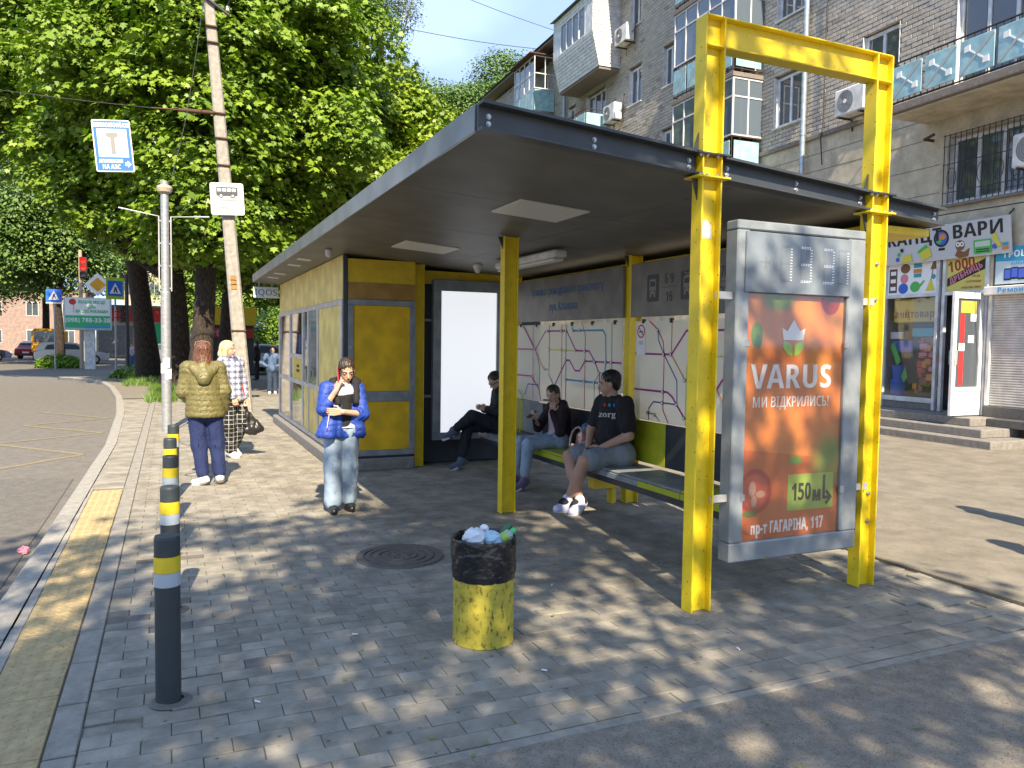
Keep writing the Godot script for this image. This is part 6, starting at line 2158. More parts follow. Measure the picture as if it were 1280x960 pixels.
# crown: list of lobes [centre, radii]; sprays sit near the lobes' skins, some inside
func crown(parent: Node3D, lobes: Array, per_lobe: int, sprays: Array, m: Material, seed_: int, inner := 0.3, scale_lo := 0.8, scale_hi := 1.3, cutoff := -0.1):
	var r := RandomNumberGenerator.new(); r.seed = seed_
	var nz := FastNoiseLite.new(); nz.seed = seed_; nz.frequency = 0.45
	var sets := []
	for k in sprays.size(): sets.append([])
	for lb in lobes:
		for k in per_lobe:
			var d := Vector3(r.randfn(), r.randfn(), r.randfn()).normalized()
			var f := r.randf_range(0.85, 1.05) if r.randf() > inner else r.randf_range(0.4, 0.85)
			var p: Vector3 = lb[0] + d * lb[1] * f
			# ragged: holes where the noise is low
			if nz.get_noise_3dv(p) < cutoff: continue
			var out := d
			out.y = out.y * 0.5 + 0.35
			var up := (Vector3.UP * 1.0 + out * 0.8 + Vector3(r.randfn(), 0, r.randfn()) * 0.15).normalized()
			var x := up.cross(Vector3(r.randfn(), r.randfn(), r.randfn())).normalized()
			var bs := Basis(x, up, x.cross(up)).scaled(Vector3.ONE * r.randf_range(scale_lo, scale_hi))
			sets[r.randi() % sprays.size()].append([Transform3D(bs, p), r.randf()])
	for k in sprays.size():
		var mm := MultiMesh.new()
		mm.transform_format = MultiMesh.TRANSFORM_3D
		mm.use_colors = true
		mm.mesh = sprays[k]
		mm.instance_count = sets[k].size()
		for j in sets[k].size():
			mm.set_instance_transform(j, sets[k][j][0])
			var v: float = sets[k][j][1]
			mm.set_instance_color(j, Color(0.66 + 0.68 * v, 0.74 + 0.48 * v, 0.7 + 0.6 * v))
		var mi := MultiMeshInstance3D.new()
		mi.name = numbered("crown", parent)
		mi.multimesh = mm
		mi.material_override = m
		parent.add_child(mi)
		mi.position = -parent.position
		stuff(mi)

func trunk(parent: Node3D, base: Vector3, h: float, r0: float, limbs: Array, m: String, lean := Vector3.ZERO):
	var s := S()
	var pts := []; var rad := []
	for k in 7:
		var f := k / 6.0
		pts.append(base + Vector3(sin(f * 5.0) * 0.08, h * f - 0.05, cos(f * 4.0) * 0.08 - 0.08) + lean * f)
		rad.append(r0 * (1.25 if k == 0 else 1.0) * lerpf(1.0, 0.6, f))
	tube(s, pts, rad, 12)
	obj("trunk", s, M[m], parent)
	for q in limbs:
		# q: [start fraction, end point, radius]
		var a: Vector3 = pts[int(q[0] * 6)]
		var b: Vector3 = q[1]
		var s2 := S()
		var mid := a.lerp(b, 0.5) + Vector3(0, -0.12 * a.distance_to(b), 0)
		tube(s2, [a, a.lerp(mid, 0.6), mid, mid.lerp(b, 0.6), b], [q[2], q[2] * 0.8, q[2] * 0.6, q[2] * 0.4, q[2] * 0.15], 8)
		obj("limb", s2, M[m], parent)

func lobes_round(c: Vector3, R: Vector3, n: int, seed_: int, lobe_r: float) -> Array:
	var r := RandomNumberGenerator.new(); r.seed = seed_
	var out := []
	for k in n:
		var y := 1.0 - 2.0 * (k + 0.5) / n
		var a := k * 2.39996 + r.randf() * 0.5
		var q := sqrt(1.0 - y * y)
		var d := Vector3(cos(a) * q, y, sin(a) * q)
		var lr := lobe_r * r.randf_range(0.75, 1.25)
		out.append([c + d * R * r.randf_range(0.55, 0.8), Vector3(lr, lr * 0.72, lr)])
	out.append([c, R * 0.55])
	return out

func build_trees():
	var sp := [spray_mesh(1, 38, 0.62, 0.165, 0, 0.17), spray_mesh(2, 44, 0.72, 0.155, 0, 0.2), spray_mesh(3, 32, 0.55, 0.18, 0, 0.15), spray_mesh(6, 16, 0.5, 0.17, 0, 0.3)]
	var fine := [spray_mesh(4, 34, 0.6, 0.14, 1, 0.5), spray_mesh(5, 34, 0.7, 0.13, 1, 0.45)]
	# big maples on the verge
	var list := [
		[Vector3(0.75, 0, -24.5), Vector3(1.7, 9.8, -26.3), Vector3(5.2, 6.4, 5.6), 44, 1.75, 0.34, "broad bright green maple on the verge behind the leaning concrete pole"],
		[Vector3(-0.75, 0, -34.5), Vector3(-3.6, 13.4, -33.5), Vector3(7.4, 6.4, 6.0), 46, 1.95, 0.42, "big dark trunked maple on the verge reaching over the road"],
		[Vector3(7.2, 0, -31.0), Vector3(6.6, 8.3, -30.5), Vector3(5.4, 5.2, 4.8), 38, 1.6, 0.34, "full yellow green maple rising behind the kiosk roof"],
		[Vector3(0.2, 0, -28.5), Vector3(-0.3, 7.8, -29.0), Vector3(3.6, 3.6, 3.4), 18, 1.6, 0.46, "thick trunked maple between the two front maples on the verge"],
		[Vector3(1.75, 0, -29.5), Vector3(2.8, 7.2, -30.0), Vector3(3.6, 3.6, 3.2), 18, 1.6, 0.4, "maple with patchy pale bark beside the yellow fascia stall"]]
	for k in list.size():
		var q = list[k]
		var t := thing("maple_tree", q[6], "tree", q[0], "street maples")
		var c: Vector3 = q[1]; var R: Vector3 = q[2]
		var limbs := []
		for j in 9:
			var a := j * 2.4 + k
			limbs.append([[0.5, 0.6, 0.7, 0.85][j % 4], c + Vector3(cos(a) * R.x * 0.7, -R.y * 0.35 + 0.9 * (j % 5), sin(a) * R.z * 0.7), 0.16 - 0.008 * j])
		trunk(t, q[0], c.y - 0.5, q[5], limbs, "bark", Vector3(c.x - q[0].x, 0, c.z - q[0].z) * 0.5)
		crown(t, lobes_round(c, R, q[3], 10 + k, q[4]), 145, sp, M["maple%d" % (k % 3)], 100 + k, 0.15, 0.8, 1.3, -0.22)
	# trees behind the camera whose leaves shade the near paving
	var sh := [[Vector3(-1.6, 0, 6.5), Vector3(0.0, 7.6, 4.0), Vector3(4.0, 2.4, 3.6), "leafy street tree behind the viewer that dapples the paving"]]
	for k in sh.size():
		var q = sh[k]
		var t := thing("shade_tree", q[3], "tree", q[0])
		var c: Vector3 = q[1]
		trunk(t, q[0], 6.0, 0.2, [[0.6, c + Vector3(2.0, -0.8, -1.5), 0.1], [0.7, c + Vector3(-1.8, 0, -1.5), 0.09], [0.8, c + Vector3(1.5, 0.5, 1.5), 0.09]], "bark", Vector3(1.2, 0, -1.0))
		crown(t, lobes_round(c, q[2], 22, 60 + k, 1.25), 40, sp, M.maple0, 160 + k, 0.3, 0.7, 1.1, -0.03)
	# tall poplar and the softer trees behind the block
	var po := thing("poplar_tree", "tall narrow half bare poplar standing behind the maples", "tree", Vector3(13.2, 0, -52))
	var pl := []
	for k in 14: pl.append([Vector3(13.2 + sin(k * 2.1) * 1.7, 8.0 + 1.7 * k, -52 + cos(k * 2.1) * 1.7), Vector3(2.3, 2.3, 2.3) * (1.0 - 0.03 * k)])
	var plimbs := []
	for k in 16: plimbs.append([0.3 + 0.035 * (k % 14), Vector3(13.2 + sin(k * 2.4) * 2.0, 12.0 + 1.15 * k, -52 + cos(k * 2.4) * 2.0), 0.13])
	trunk(po, Vector3(13.2, 0, -52), 27, 0.42, plimbs, "bark_pale")
	crown(po, pl, 110, fine, M.poplar, 300, 0.45, 0.8, 1.3, -0.12)
	var more := [[Vector3(18, 0, -52), Vector3(18, 15.0, -52), Vector3(4.6, 6.0, 4.0), "soft green tree behind the roof left of the apartment block"], [Vector3(13.8, 0, -42), Vector3(13.8, 9.5, -42), Vector3(4.5, 5.0, 4.0), "mid green tree between the kiosk roof and the apartment block"], [Vector3(23.0, 0, -51), Vector3(23.0, 17.0, -51), Vector3(4.5, 5.5, 4.0), "light green tree top showing beside apartment block eaves"]]
	for k in more.size():
		var q = more[k]
		var t := thing("leafy_tree", q[3], "tree", q[0], "trees behind the shelter")
		trunk(t, q[0], q[1].y, 0.3, [[0.7, q[1] + Vector3(2, 1, 0), 0.1], [0.7, q[1] + Vector3(-2, 0.5, 1), 0.1]], "bark", Vector3.ZERO)
		crown(t, lobes_round(q[1], q[2], 18, 90 + k, 2.0), 220, fine, M.leafy, 400 + k, 0.25, 1.0, 1.6, -0.25)
	# verge of rough grass round the trunks
	var gm := S()
	var r := RandomNumberGenerator.new(); r.seed = 9
	for k in 14:
		var a := r.randf() * TAU
		var o := Vector3(cos(a), 0, sin(a)) * r.randf() * 0.07
		var hh := r.randf_range(0.10, 0.26)
		var tip := o + Vector3(r.randfn() * 0.06, hh, r.randfn() * 0.06)
		var sd := Vector3(cos(a + 1.3), 0, sin(a + 1.3)) * 0.008
		tri(gm, o - sd, o + sd, tip, Vector3(cos(a), 0.4, sin(a)).normalized())
	var mm := MultiMesh.new()
	mm.transform_format = MultiMesh.TRANSFORM_3D
	mm.mesh = gm.commit()
	var pts := []
	for k in 2600:
		var z := r.randf_range(-37.0, -22.0)
		var x := r.randf_range(-0.6, 1.5) - (0.9 if z < -30 else 0.0)
		if r.randf() < 0.85 - 0.5 * absf(sin(z * 0.8)): pts.append(Vector3(x, 0.0, z))
	mm.instance_count = pts.size()
	for k in pts.size():
		mm.set_instance_transform(k, Transform3D(Basis(Vector3.UP, r.randf() * TAU).scaled(Vector3.ONE * r.randf_range(0.7, 1.4)), pts[k]))
	var gi := MultiMeshInstance3D.new()
	gi.name = "verge_grass"
	gi.multimesh = mm
	gi.material_override = M.grass
	add_child(gi)
	stuff(gi)
	gi.set_meta("label", "rough green grass round the maple trunks on the verge")
	gi.set_meta("category", "grass")
# ---------------------------------------------------------------- across the junction
func pole_at(parent: Node, p: Vector3, h: float, r: float, m: String, called := "pole"):
	var s := S()
	lathe(s, p, [[r * 1.15, 0.0], [r, 0.4], [r * 0.9, h], [0.0, h + 0.01]], 10)
	obj(called, s, M[m], parent)

func square_sign(parent: Node, c: Vector3, size: float, rot: float, fields: Array):
	var tr := Transform3D(Basis(Vector3.BACK, rot), c)
	var z := 0.0
	for f in fields:
		sign_plate(parent, f[0], rect(size * f[1], size * f[1], 0, 0, size * 0.05) if f.size() < 4 else f[3], tr, z, f[2], 0.02)
		z += 0.022

func traffic_head(parent: Node, c: Vector3, sc: float, lit: bool):
	var s := S()
	box(s, c + Vector3(-0.15, -0.45, -0.1) * sc, c + Vector3(0.15, 0.45, 0.05) * sc, 0.03)
	obj("housing", s, M.black_plain, parent)
	for k in 3:
		var y: float = 0.3 - 0.3 * k
		var s2 := S()
		tube(s2, [c + Vector3(0, y, 0.05) * sc, c + Vector3(0, y, 0.075) * sc], 0.115 * sc, 14)
		obj("lens", s2, M.red_lamp if lit and k < 2 else M.lens_off, parent)
		var s3 := S()
		for j in 8:
			var a0 := PI * j / 8; var a1 := PI * (j + 1) / 8
			var p0 := c + Vector3(cos(a0) * 0.125, y + sin(a0) * 0.125, 0.05) * sc; var p1 := c + Vector3(cos(a1) * 0.125, y + sin(a1) * 0.125, 0.05) * sc
			quad(s3, p0, p1, p1 + Vector3(0, 0, 0.16 * sc), p0 + Vector3(0, 0, 0.16 * sc), Vector3(cos(a0), sin(a0), 0))
		obj("visor", s3, M.black_plain, parent)

func car(at: Vector3, turn: float, paint: String, label: String, wagon := false):
	var t := own_axes(thing("parked_car", label, "car", at, "cars beyond the junction"))
	t.rotation.y = turn
	var low := [[-2.2, 0.32], [-2.24, 0.55], [-2.18, 0.82], [-1.9, 0.93], [-0.9, 1.0], [0.4, 0.98], [1.1, 0.93], [1.9, 0.78], [2.2, 0.6], [2.24, 0.4], [2.15, 0.26], [-2.1, 0.26]]
	var top := [[-1.95, 0.9], [-1.7, 1.3], [-1.3, 1.44], [-0.4, 1.47], [0.3, 1.40], [1.15, 0.92]]
	if wagon: top = [[-2.12, 0.9], [-1.95, 1.36], [-1.7, 1.46], [-0.4, 1.48], [0.3, 1.41], [1.15, 0.92]]
	var s := S()
	car_loft(s, low, 0.88, 0.0)
	obj("body", s, M[paint], t)
	var s2 := S()
	car_loft(s2, top, 0.78, 0.16)
	obj("cabin", s2, M[paint], t)
	for sg in [-1.0, 1.0]:
		for w in [[[-1.62, 0.98], [-1.45, 1.28], [-0.78, 1.36], [-0.75, 0.98]], [[-0.68, 0.98], [-0.7, 1.37], [0.2, 1.33], [0.75, 0.98]]]:
			var s3 := S()
			var pts := []
			for p in w: pts.append(Vector3(p[0], p[1], (0.795 - 0.16 * (p[1] - 0.9) / 0.57) * sg))
			quad(s3, pts[0], pts[1], pts[2], pts[3], Vector3(0, 0.2, sg).normalized())
			obj("side_window", s3, M.window_glass, t)
		for x in [-1.38, 1.36]:
			var s4 := S()
			tube(s4, [Vector3(x, 0.31, 0.68 * sg), Vector3(x, 0.31, 0.895 * sg)], 0.31, 18)
			var wh := obj("wheel", s4, M.black_plain, t)
			var s5 := S()
			tube(s5, [Vector3(x, 0.31, 0.88 * sg), Vector3(x, 0.31, 0.905 * sg)], 0.2, 14)
			put("rim", s5.commit(), M.zinc, wh)
		var s6 := S()
		box(s6, Vector3(2.12, 0.58, 0.5 * sg - 0.16), Vector3(2.235, 0.72, 0.5 * sg + 0.16), 0.03)
		obj("headlight", s6, M.white_paint, t)
		var s7 := S()
		box(s7, Vector3(-2.26, 0.66, 0.58 * sg - 0.13), Vector3(-2.17, 0.86, 0.58 * sg + 0.13), 0.02)
		obj("tail_light", s7, M.red, t)
	var rx: float = -2.02 if wagon else -1.80
	var s8 := S()
	quad(s8, Vector3(rx - 0.09, 0.96, -0.68), Vector3(rx - 0.09, 0.96, 0.68), Vector3(rx + 0.07, 1.3, 0.6), Vector3(rx + 0.07, 1.3, -0.6), Vector3(-1, 0.4, 0).normalized())
	obj("rear_window", s8, M.window_glass, t)
	var s9 := S()
	quad(s9, Vector3(1.09, 0.97, -0.7), Vector3(1.09, 0.97, 0.7), Vector3(0.42, 1.37, 0.6), Vector3(0.42, 1.37, -0.6), Vector3(0.5, 0.8, 0).normalized())
	obj("windscreen", s9, M.window_glass, t)
	var s10 := S()
	plate(s10, rect(0.5, 0.12, 0, 0.55), Vector3(-2.255, 0, 0), Vector3(0, 0, 1), Vector3.UP, -0.01)
	obj("number_plate", s10, M.white_plain, t)

func car_loft(st: SurfaceTool, prof: Array, hw: float, tumble: float):
	var slices := []
	var y0: float = 9.0; var y1: float = 0.0; var cx := 0.0
	for p in prof:
		y0 = minf(y0, p[1]); y1 = maxf(y1, p[1]); cx += p[0] / prof.size()
	var cy := (y0 + y1) / 2
	for q in [[-1.0, 0.93], [-0.94, 1.0], [0.94, 1.0], [1.0, 0.93]]:
		var ring := []
		for p in prof:
			var y: float = cy + (p[1] - cy) * q[1]
			var z: float = q[0] * (hw - tumble * (y - y0) / (y1 - y0))
			ring.append(Vector3(cx + (p[0] - cx) * (0.98 if absf(q[0]) > 0.97 else 1.0), y, z))
		slices.append(ring)
	var n := prof.size()
	for k in 3:
		for j in n:
			var j2 := (j + 1) % n
			var a: Vector3 = slices[k][j]; var b: Vector3 = slices[k][j2]; var c: Vector3 = slices[k + 1][j2]; var d: Vector3 = slices[k + 1][j]
			var nn := (b - a).cross(d - a)
			if nn.length() < 1e-8: continue
			nn = nn.normalized()
			var o := (a + c) * 0.5 - Vector3(cx, cy, 0)
			if nn.dot(o) < 0: nn = -nn
			quad(st, a, b, c, d, nn)
	for e in [0, 3]:
		var c2 := Vector3.ZERO
		for p in slices[e]: c2 += p / n
		for j in n: tri(st, c2, slices[e][j], slices[e][(j + 1) % n], Vector3(0, 0, -1 if e == 0 else 1))

func facade(called: String, label: String, x0: float, x1: float, z: float, h: float, m: String, cols: int, rows: int, y0 := 1.2, rise := 2.8) -> Node3D:
	var t := thing(called, label, "building", Vector3((x0 + x1) / 2, 0, z))
	var s := S()
	box(s, Vector3(x0, -0.1, z - 10), Vector3(x1, h, z), 0.05)
	obj("wall", s, M[m], t)
	for r in rows:
		for c in cols:
			var cx := lerpf(x0, x1, (c + 0.5) / cols)
			var y := y0 + rise * r
			var s2 := S()
			box(s2, Vector3(cx - 0.55, y, z - 0.05), Vector3(cx + 0.55, y + 1.4, z + 0.03), 0.01)
			var w := obj("window", s2, M.pvc, t)
			for k in 2:
				var s3 := S()
				box(s3, Vector3(cx - 0.5 + 0.52 * k, y + 0.06, z + 0.032), Vector3(cx - 0.02 + 0.52 * k, y + 1.34, z + 0.04))
				put("pane", s3.commit(), M.window_glass, w)
	var s4 := S()
	box(s4, Vector3(x0 - 0.2, h, z - 10.2), Vector3(x1 + 0.2, h + 0.25, z + 0.25), 0.03)
	obj("parapet", s4, M.slab_dirty, t)
	return t

func build_far_side():
	# billboard
	var b := thing("billboard", "white and green roadside billboard on a white column by the junction", "billboard", Vector3(-4.15, 0, -50))
	var s := S()
	box(s, Vector3(-4.42, -0.13, -50.1), Vector3(-3.9, 2.2, -49.75), 0.02)
	obj("column", s, M.white_paint, b)
	var s2 := S()
	box(s2, Vector3(-5.4, 2.1, -49.74), Vector3(-3.02, 3.93, -49.5), 0.03)
	obj("frame", s2, M.pale_frame, b)
	var O := Vector3(0, 0, -49.5)
	for q in [["white_field", rect(2.22, 0.95, -4.21, 3.4), "white_plain", 0.004], ["green_field", rect(2.22, 0.68, -4.21, 2.57), "green_print", 0.004], ["blue_strip", rect(1.3, 0.16, -3.75, 2.3), "goods_teal_blue", 0.009], ["flower_print", disc(0.17, -4.95, 3.68, 12, 1.1), "red", 0.009], ["stem_print", rect(0.06, 0.45, -4.9, 3.3), "goods_yellow", 0.009]]:
		var st := S()
		plate(st, q[1], O + Vector3(0, 0, 0.004), Vector3.RIGHT, Vector3.UP, q[3])
		obj(q[0], st, M[q[2]], b)
	for q in [["ВІЛЬНЕ МІСЦЕ", 0.17, 3.68, "green_print"], ["ДЛЯ", 0.17, 3.42, "green_print"], ["ВАШОЇ РЕКЛАМИ", 0.17, 3.16, "green_print"]]:
		letters("lettering", q[0], q[1], Vector3(-4.0, q[2], -49.49), 0, M[q[3]], b, true, 0.8, 0.02)
	letters("lettering", "(098) 788-33-38", 0.24, Vector3(-4.21, 2.66, -49.49), 0, M.white_plain, b, true, 0.95, 0.02)
	# traffic light with red lamps, priority sign
	var tl := thing("traffic_light", "traffic light showing red on a cream post beside the billboard", "traffic light", Vector3(-4.72, 0, -51.5))
	pole_at(tl, Vector3(-4.72, -0.13, -51.5), 6.9, 0.11, "old_cream")
	traffic_head(tl, Vector3(-4.55, 5.75, -51.3), 1.35, true)
	var rl := OmniLight3D.new()
	rl.name = "red_glow"
	rl.light_color = Color(1, 0.15, 0.1)
	rl.light_energy = 0.12
	rl.omni_range = 30.0
	rl.omni_attenuation = 2.0
	rl.light_size = 0.3
	rl.shadow_enabled = true
	tl.add_child(rl)
	rl.position = Vector3(0.17, 6.0, 0.75)
	var ps := thing("priority_sign", "yellow and white diamond priority road sign right of the red light", "sign", Vector3(-3.85, 0, -50.5))
	square_sign(ps, Vector3(-3.78, 4.75, -50.6), 0.95, PI / 4, [["sign_board", 1.0, "white_plain"], ["yellow_diamond", 0.62, "amber"]])
	var s3 := S()
	tube(s3, [Vector3(-4.6, 4.75, -51.5), Vector3(-3.8, 4.75, -50.62)], 0.04, 6)
	obj("sign_arm", s3, M.galvanised, ps)
	var cs := thing("crossing_sign", "blue pedestrian crossing sign on fluorescent board near the maple", "sign", Vector3(-2.6, 0, -46))
	var tc := Transform3D(Basis(Vector3.UP, 0.5), Vector3(-2.62, 4.3, -45.9))
	sign_plate(cs, "backing", rect(0.95, 1.15), tc, 0.0, "fluorescent", 0.02)
	sign_plate(cs, "blue_field", rect(0.78, 0.8), tc, 0.022, "sign_blue", 0.01)
	sign_plate(cs, "white_triangle", PackedVector2Array([Vector2(-0.3, -0.28), Vector2(0.3, -0.28), Vector2(0, 0.28)]), tc, 0.034, "white_plain", 0.01)
	sign_plate(cs, "walker", PackedVector2Array([Vector2(-0.1, -0.22), Vector2(-0.04, -0.22), Vector2(0.0, -0.08), Vector2(0.06, -0.22), Vector2(0.12, -0.22), Vector2(0.04, 0.08), Vector2(-0.03, 0.08)]), tc, 0.046, "letter_dark", 0.008)
	pole_at(cs, Vector3(-2.62, -0.13, -46.0), 4.9, 0.05, "galvanised")
	var c2 := thing("crossing_sign", "small blue pedestrian crossing sign on the ivy covered trunk", "sign", Vector3(-6.0, 0, -52))
	var t2 := Transform3D(Basis.IDENTITY, Vector3(-6.0, 4.05, -50.8))
	sign_plate(c2, "blue_field", rect(0.8, 0.72, 0, 0, 0.05), t2, 0.0, "sign_blue", 0.03)
	sign_plate(c2, "white_triangle", PackedVector2Array([Vector2(-0.27, -0.24), Vector2(0.27, -0.24), Vector2(0, 0.27)]), t2, 0.032, "white_plain", 0.01)
	sign_plate(c2, "walker", PackedVector2Array([Vector2(-0.1, -0.18), Vector2(-0.03, -0.18), Vector2(0.0, -0.05), Vector2(0.06, -0.18), Vector2(0.1, -0.18), Vector2(0.04, 0.1), Vector2(-0.03, 0.1)]), t2, 0.043, "letter_dark", 0.008)
	sign_plate(c2, "base_plate", rect(0.8, 0.08, 0, -0.42), t2, 0.0, "white_plain", 0.02)
	pole_at(c2, Vector3(-6.0, -0.13, -50.9), 4.4, 0.045, "galvanised")
	# second signal post on the near corner
	var t3 := thing("signal_post", "dark signal post with side-on traffic light at the verge end", "traffic light", Vector3(-1.72, 0, -38.2))
	pole_at(t3, Vector3(-1.72, 0, -38.2), 4.5, 0.09, "bollard")
	for k in 3:
		var s4 := S()
		box(s4, Vector3(-2.0, 2.5 + 0.26 * k - 0.12, -38.32), Vector3(-1.81, 2.5 + 0.26 * k + 0.12, -38.08), 0.03)
		obj("housing", s4, M.black_plain, t3)
		var s5 := S()
		box(s5, Vector3(-2.2, 2.5 + 0.26 * k + 0.06, -38.3), Vector3(-2.0, 2.5 + 0.26 * k + 0.1, -38.1), 0.01)
		obj("visor", s5, M.black_plain, t3)
	# cars
	car(Vector3(-6.1, -0.12, -60.5), 0.08, "car_silver", "silver estate car parked side-on behind the green bush", true)
	car(Vector3(-0.6, -0.12, -62.0), PI - 0.1, "car_grey", "grey saloon car parked in front of the mural wall")
	car(Vector3(-12.8, -0.12, -66.0), 0.2, "car_blue", "dark blue car cut off by the left picture edge")
	car(Vector3(-9.9, -0.12, -74.0), 1.3, "car_red", "small red car seen behind the silver estate")
	car(Vector3(4.6, 0.0, -43.0), 0.5, "car_silver", "pale car between the concrete pole and far end of kiosk")
	car(Vector3(7.8, 0.0, -52.0), 1.4, "car_red", "red car beyond the bright bush behind the kiosk")
	var vn := thing("yellow_van", "yellow van behind the silver estate car", "van", Vector3(-8.2, 0, -66))
	var s6 := S()
	box(s6, Vector3(-9.3, 0.4, -68.5), Vector3(-7.2, 2.3, -66.0), 0.2)
	obj("body", s6, M.amber, vn)
	var s7 := S()
	box(s7, Vector3(-9.1, 1.3, -66.01), Vector3(-7.4, 2.1, -65.97), 0.02)
	obj("rear_window", s7, M.window_glass, vn)
	for x in [-8.9, -7.6]:
		var s8 := S()
		tube(s8, [Vector3(x, 0.25, -66.5), Vector3(x, 0.25, -66.1)], 0.35, 14)
		obj("wheel", s8, M.black_plain, vn)
	# traffic island bush and other shrubs
	shrub(Vector3(-5.9, -0.1, -52.3), Vector3(1.2, 0.65, 0.9), 260, "bright green bush at the foot of the ivy covered trunk", 1)
	shrub(Vector3(5.6, 0, -47.0), Vector3(2.2, 3.2, 2.0), 420, "large bright green bush beyond the far end of the kiosk", 2)
	shrub(Vector3(9.2, 0, -50.0), Vector3(2.4, 2.2, 2.0), 340, "lower yellow green bush right behind the large bush", 3)
	shrub(Vector3(-1.2, 0, -36.5), Vector3(1.1, 0.45, 1.2), 200, "dark weeds clustered at the verge end near the signal post", 4)
	# buildings
	var mu := facade("mural_shop", "pale shop building with red fascia and green panel beyond junction", -6.0, 3.0, -78, 4.4, "pale_wall", 3, 0)
	for q in [["red_fascia", -5.9, 3.2, -0.6, 4.3, "red"], ["green_panel", -2.8, 0.2, -0.7, 3.0, "green_print"], ["mural_print", -5.8, 0.2, -3.0, 2.8, "mural_grey"], ["white_pier", -0.5, 0.0, 0.6, 7.5, "white_paint"], ["red_mark", 0.7, 0.3, 1.6, 1.4, "red"]]:
		var s9 := S()
		box(s9, Vector3(q[1], q[2], -77.99), Vector3(q[3], q[4], -77.9), 0.01)
		obj(q[0], s9, M[q[5]], mu)
	facade("far_apartment_block", "pale far apartment block with single windows above the mural shop", -4.6, 1.6, -95, 15.0, "plaster", 3, 4, 3.6)
	facade("far_brick_block", "reddish far building half hidden behind the left street trees", -40.0, -8.0, -92, 6.5, "far_brick", 10, 2, 1.0)
	facade("far_long_block", "long pale far building behind the left street trees", -90.0, -44.0, -110, 14.0, "plaster", 14, 4, 2.0)
	facade("far_low_block", "low pale building beyond the bushes behind the kiosk", 14.0, 40.0, -80, 7.0, "pale_wall", 8, 2, 1.2)
	var yk := thing("market_stall", "dark stall with yellow fascia behind the maple trunks", "stall", Vector3(3.2, 0, -41))
	var s10 := S()
	box(s10, Vector3(1.6, 0, -44), Vector3(3.9, 3.0, -41), 0.03)
	obj("wall", s10, M.shelf_dark, yk)
	var s11 := S()
	box(s11, Vector3(1.5, 2.4, -40.98), Vector3(4.0, 3.3, -40.85), 0.02)
	obj("fascia", s11, M.yellow_dull, yk)
	var s12 := S()
	box(s12, Vector3(1.6, 1.75, -40.97), Vector3(3.9, 2.25, -40.9), 0.02)
	obj("sign_strip", s12, M.goods_darkred, yk)
	letters("lettering", "РЕМОНТ", 0.3, Vector3(2.7, 2.0, -40.9), 0, M.goods_pink, yk, true, 1.0, 0.02)
	# left concrete posts and trees across the road
	for q in [[-11.3, -64.0, "pale concrete post between the trees at far left"], [-4.95, -57.0, "short concrete post beside the billboard column"]]:
		var cp := thing("concrete_post", q[2], "pole", Vector3(q[0], -0.13, q[1]))
		pole_at(cp, Vector3(q[0], -0.13, q[1]), 8.0 if q[0] < -8 else 3.0, 0.22, "concrete_pole", "shaft")
	var fine := [spray_mesh(14, 30, 0.75, 0.2, 1, 0.4), spray_mesh(15, 30, 0.8, 0.18, 1, 0.4)]
	var tr := [[Vector3(-6.1, -0.1, -54.0), Vector3(-7.2, 8.3, -55), Vector3(4.6, 4.2, 3.5), "ivy trunked leafy tree on the island across the junction", "leafy"],
		[Vector3(-13.5, -0.1, -66.0), Vector3(-12.5, 7.6, -65), Vector3(4.4, 4.8, 4.0), "leafy tree at the far left behind dark blue car", "leafy"],
		[Vector3(-8.9, -0.1, -70.0), Vector3(-9.0, 11.5, -70), Vector3(5.5, 5.5, 4.5), "taller pale tree behind the island tree", "poplar"],
		[Vector3(-2.5, -0.1, -70.0), Vector3(-2.8, 12.0, -70), Vector3(5.0, 6.0, 4.0), "dark street tree above the billboard", "maple1"],
		[Vector3(-19.5, -0.1, -60.0), Vector3(-18.0, 8.5, -60), Vector3(5.0, 4.6, 4.0), "street tree beyond the left picture edge", "leafy"],
		[Vector3(3.6, -0.1, -63.0), Vector3(3.6, 6.4, -63), Vector3(4.4, 5.0, 3.5), "dark tree glimpsed between the maple trunks", "maple1"],
		[Vector3(10.5, -0.1, -66.0), Vector3(10.5, 7.0, -66), Vector3(4.6, 5.2, 3.5), "tree beyond the bushes behind the kiosk end", "leafy"]]
	for k in tr.size():
		var q = tr[k]
		var t := thing("street_tree", q[3], "tree", q[0], "trees across the junction")
		trunk(t, q[0], q[1].y, 0.28, [[0.6, q[1] + Vector3(2, 0.5, 0.5), 0.12], [0.6, q[1] + Vector3(-2, 0, 0.5), 0.12], [0.8, q[1] + Vector3(0.5, 2, -0.5), 0.1]], "bark", (q[1] - q[0]) * Vector3(0.4, 0, 0.4))
		crown(t, lobes_round(q[1], q[2], 16, 500 + k, 1.7), 130, fine, M[q[4]], 520 + k, 0.3, 0.9, 1.4, -0.2)

func shrub(at: Vector3, R: Vector3, n: int, label: String, seed_: int):
	var t := thing("shrub", label, "bush", at, "bushes beyond the pavement")
	var fine := [spray_mesh(24 + seed_, 24, 0.32, 0.13, 1, 0.5)]
	crown(t, [[at + Vector3(0, R.y * 0.5, 0), R * Vector3(0.7, 0.6, 0.7)], [at + Vector3(R.x * 0.45, R.y * 0.35, 0.1), R * 0.45], [at + Vector3(-R.x * 0.45, R.y * 0.35, 0), R * 0.45]], n, fine, M.bush, 600 + seed_, 0.4, 0.8, 1.3, -0.35)
	var s := S()
	for k in 4:
		tube(s, [at + Vector3(0, -0.03, 0), at + Vector3(cos(k * 1.6) * R.x * 0.4, R.y * 0.7, sin(k * 1.6) * R.z * 0.4)], [0.03, 0.01], 5)
	obj("stem", s, M.bark, t)
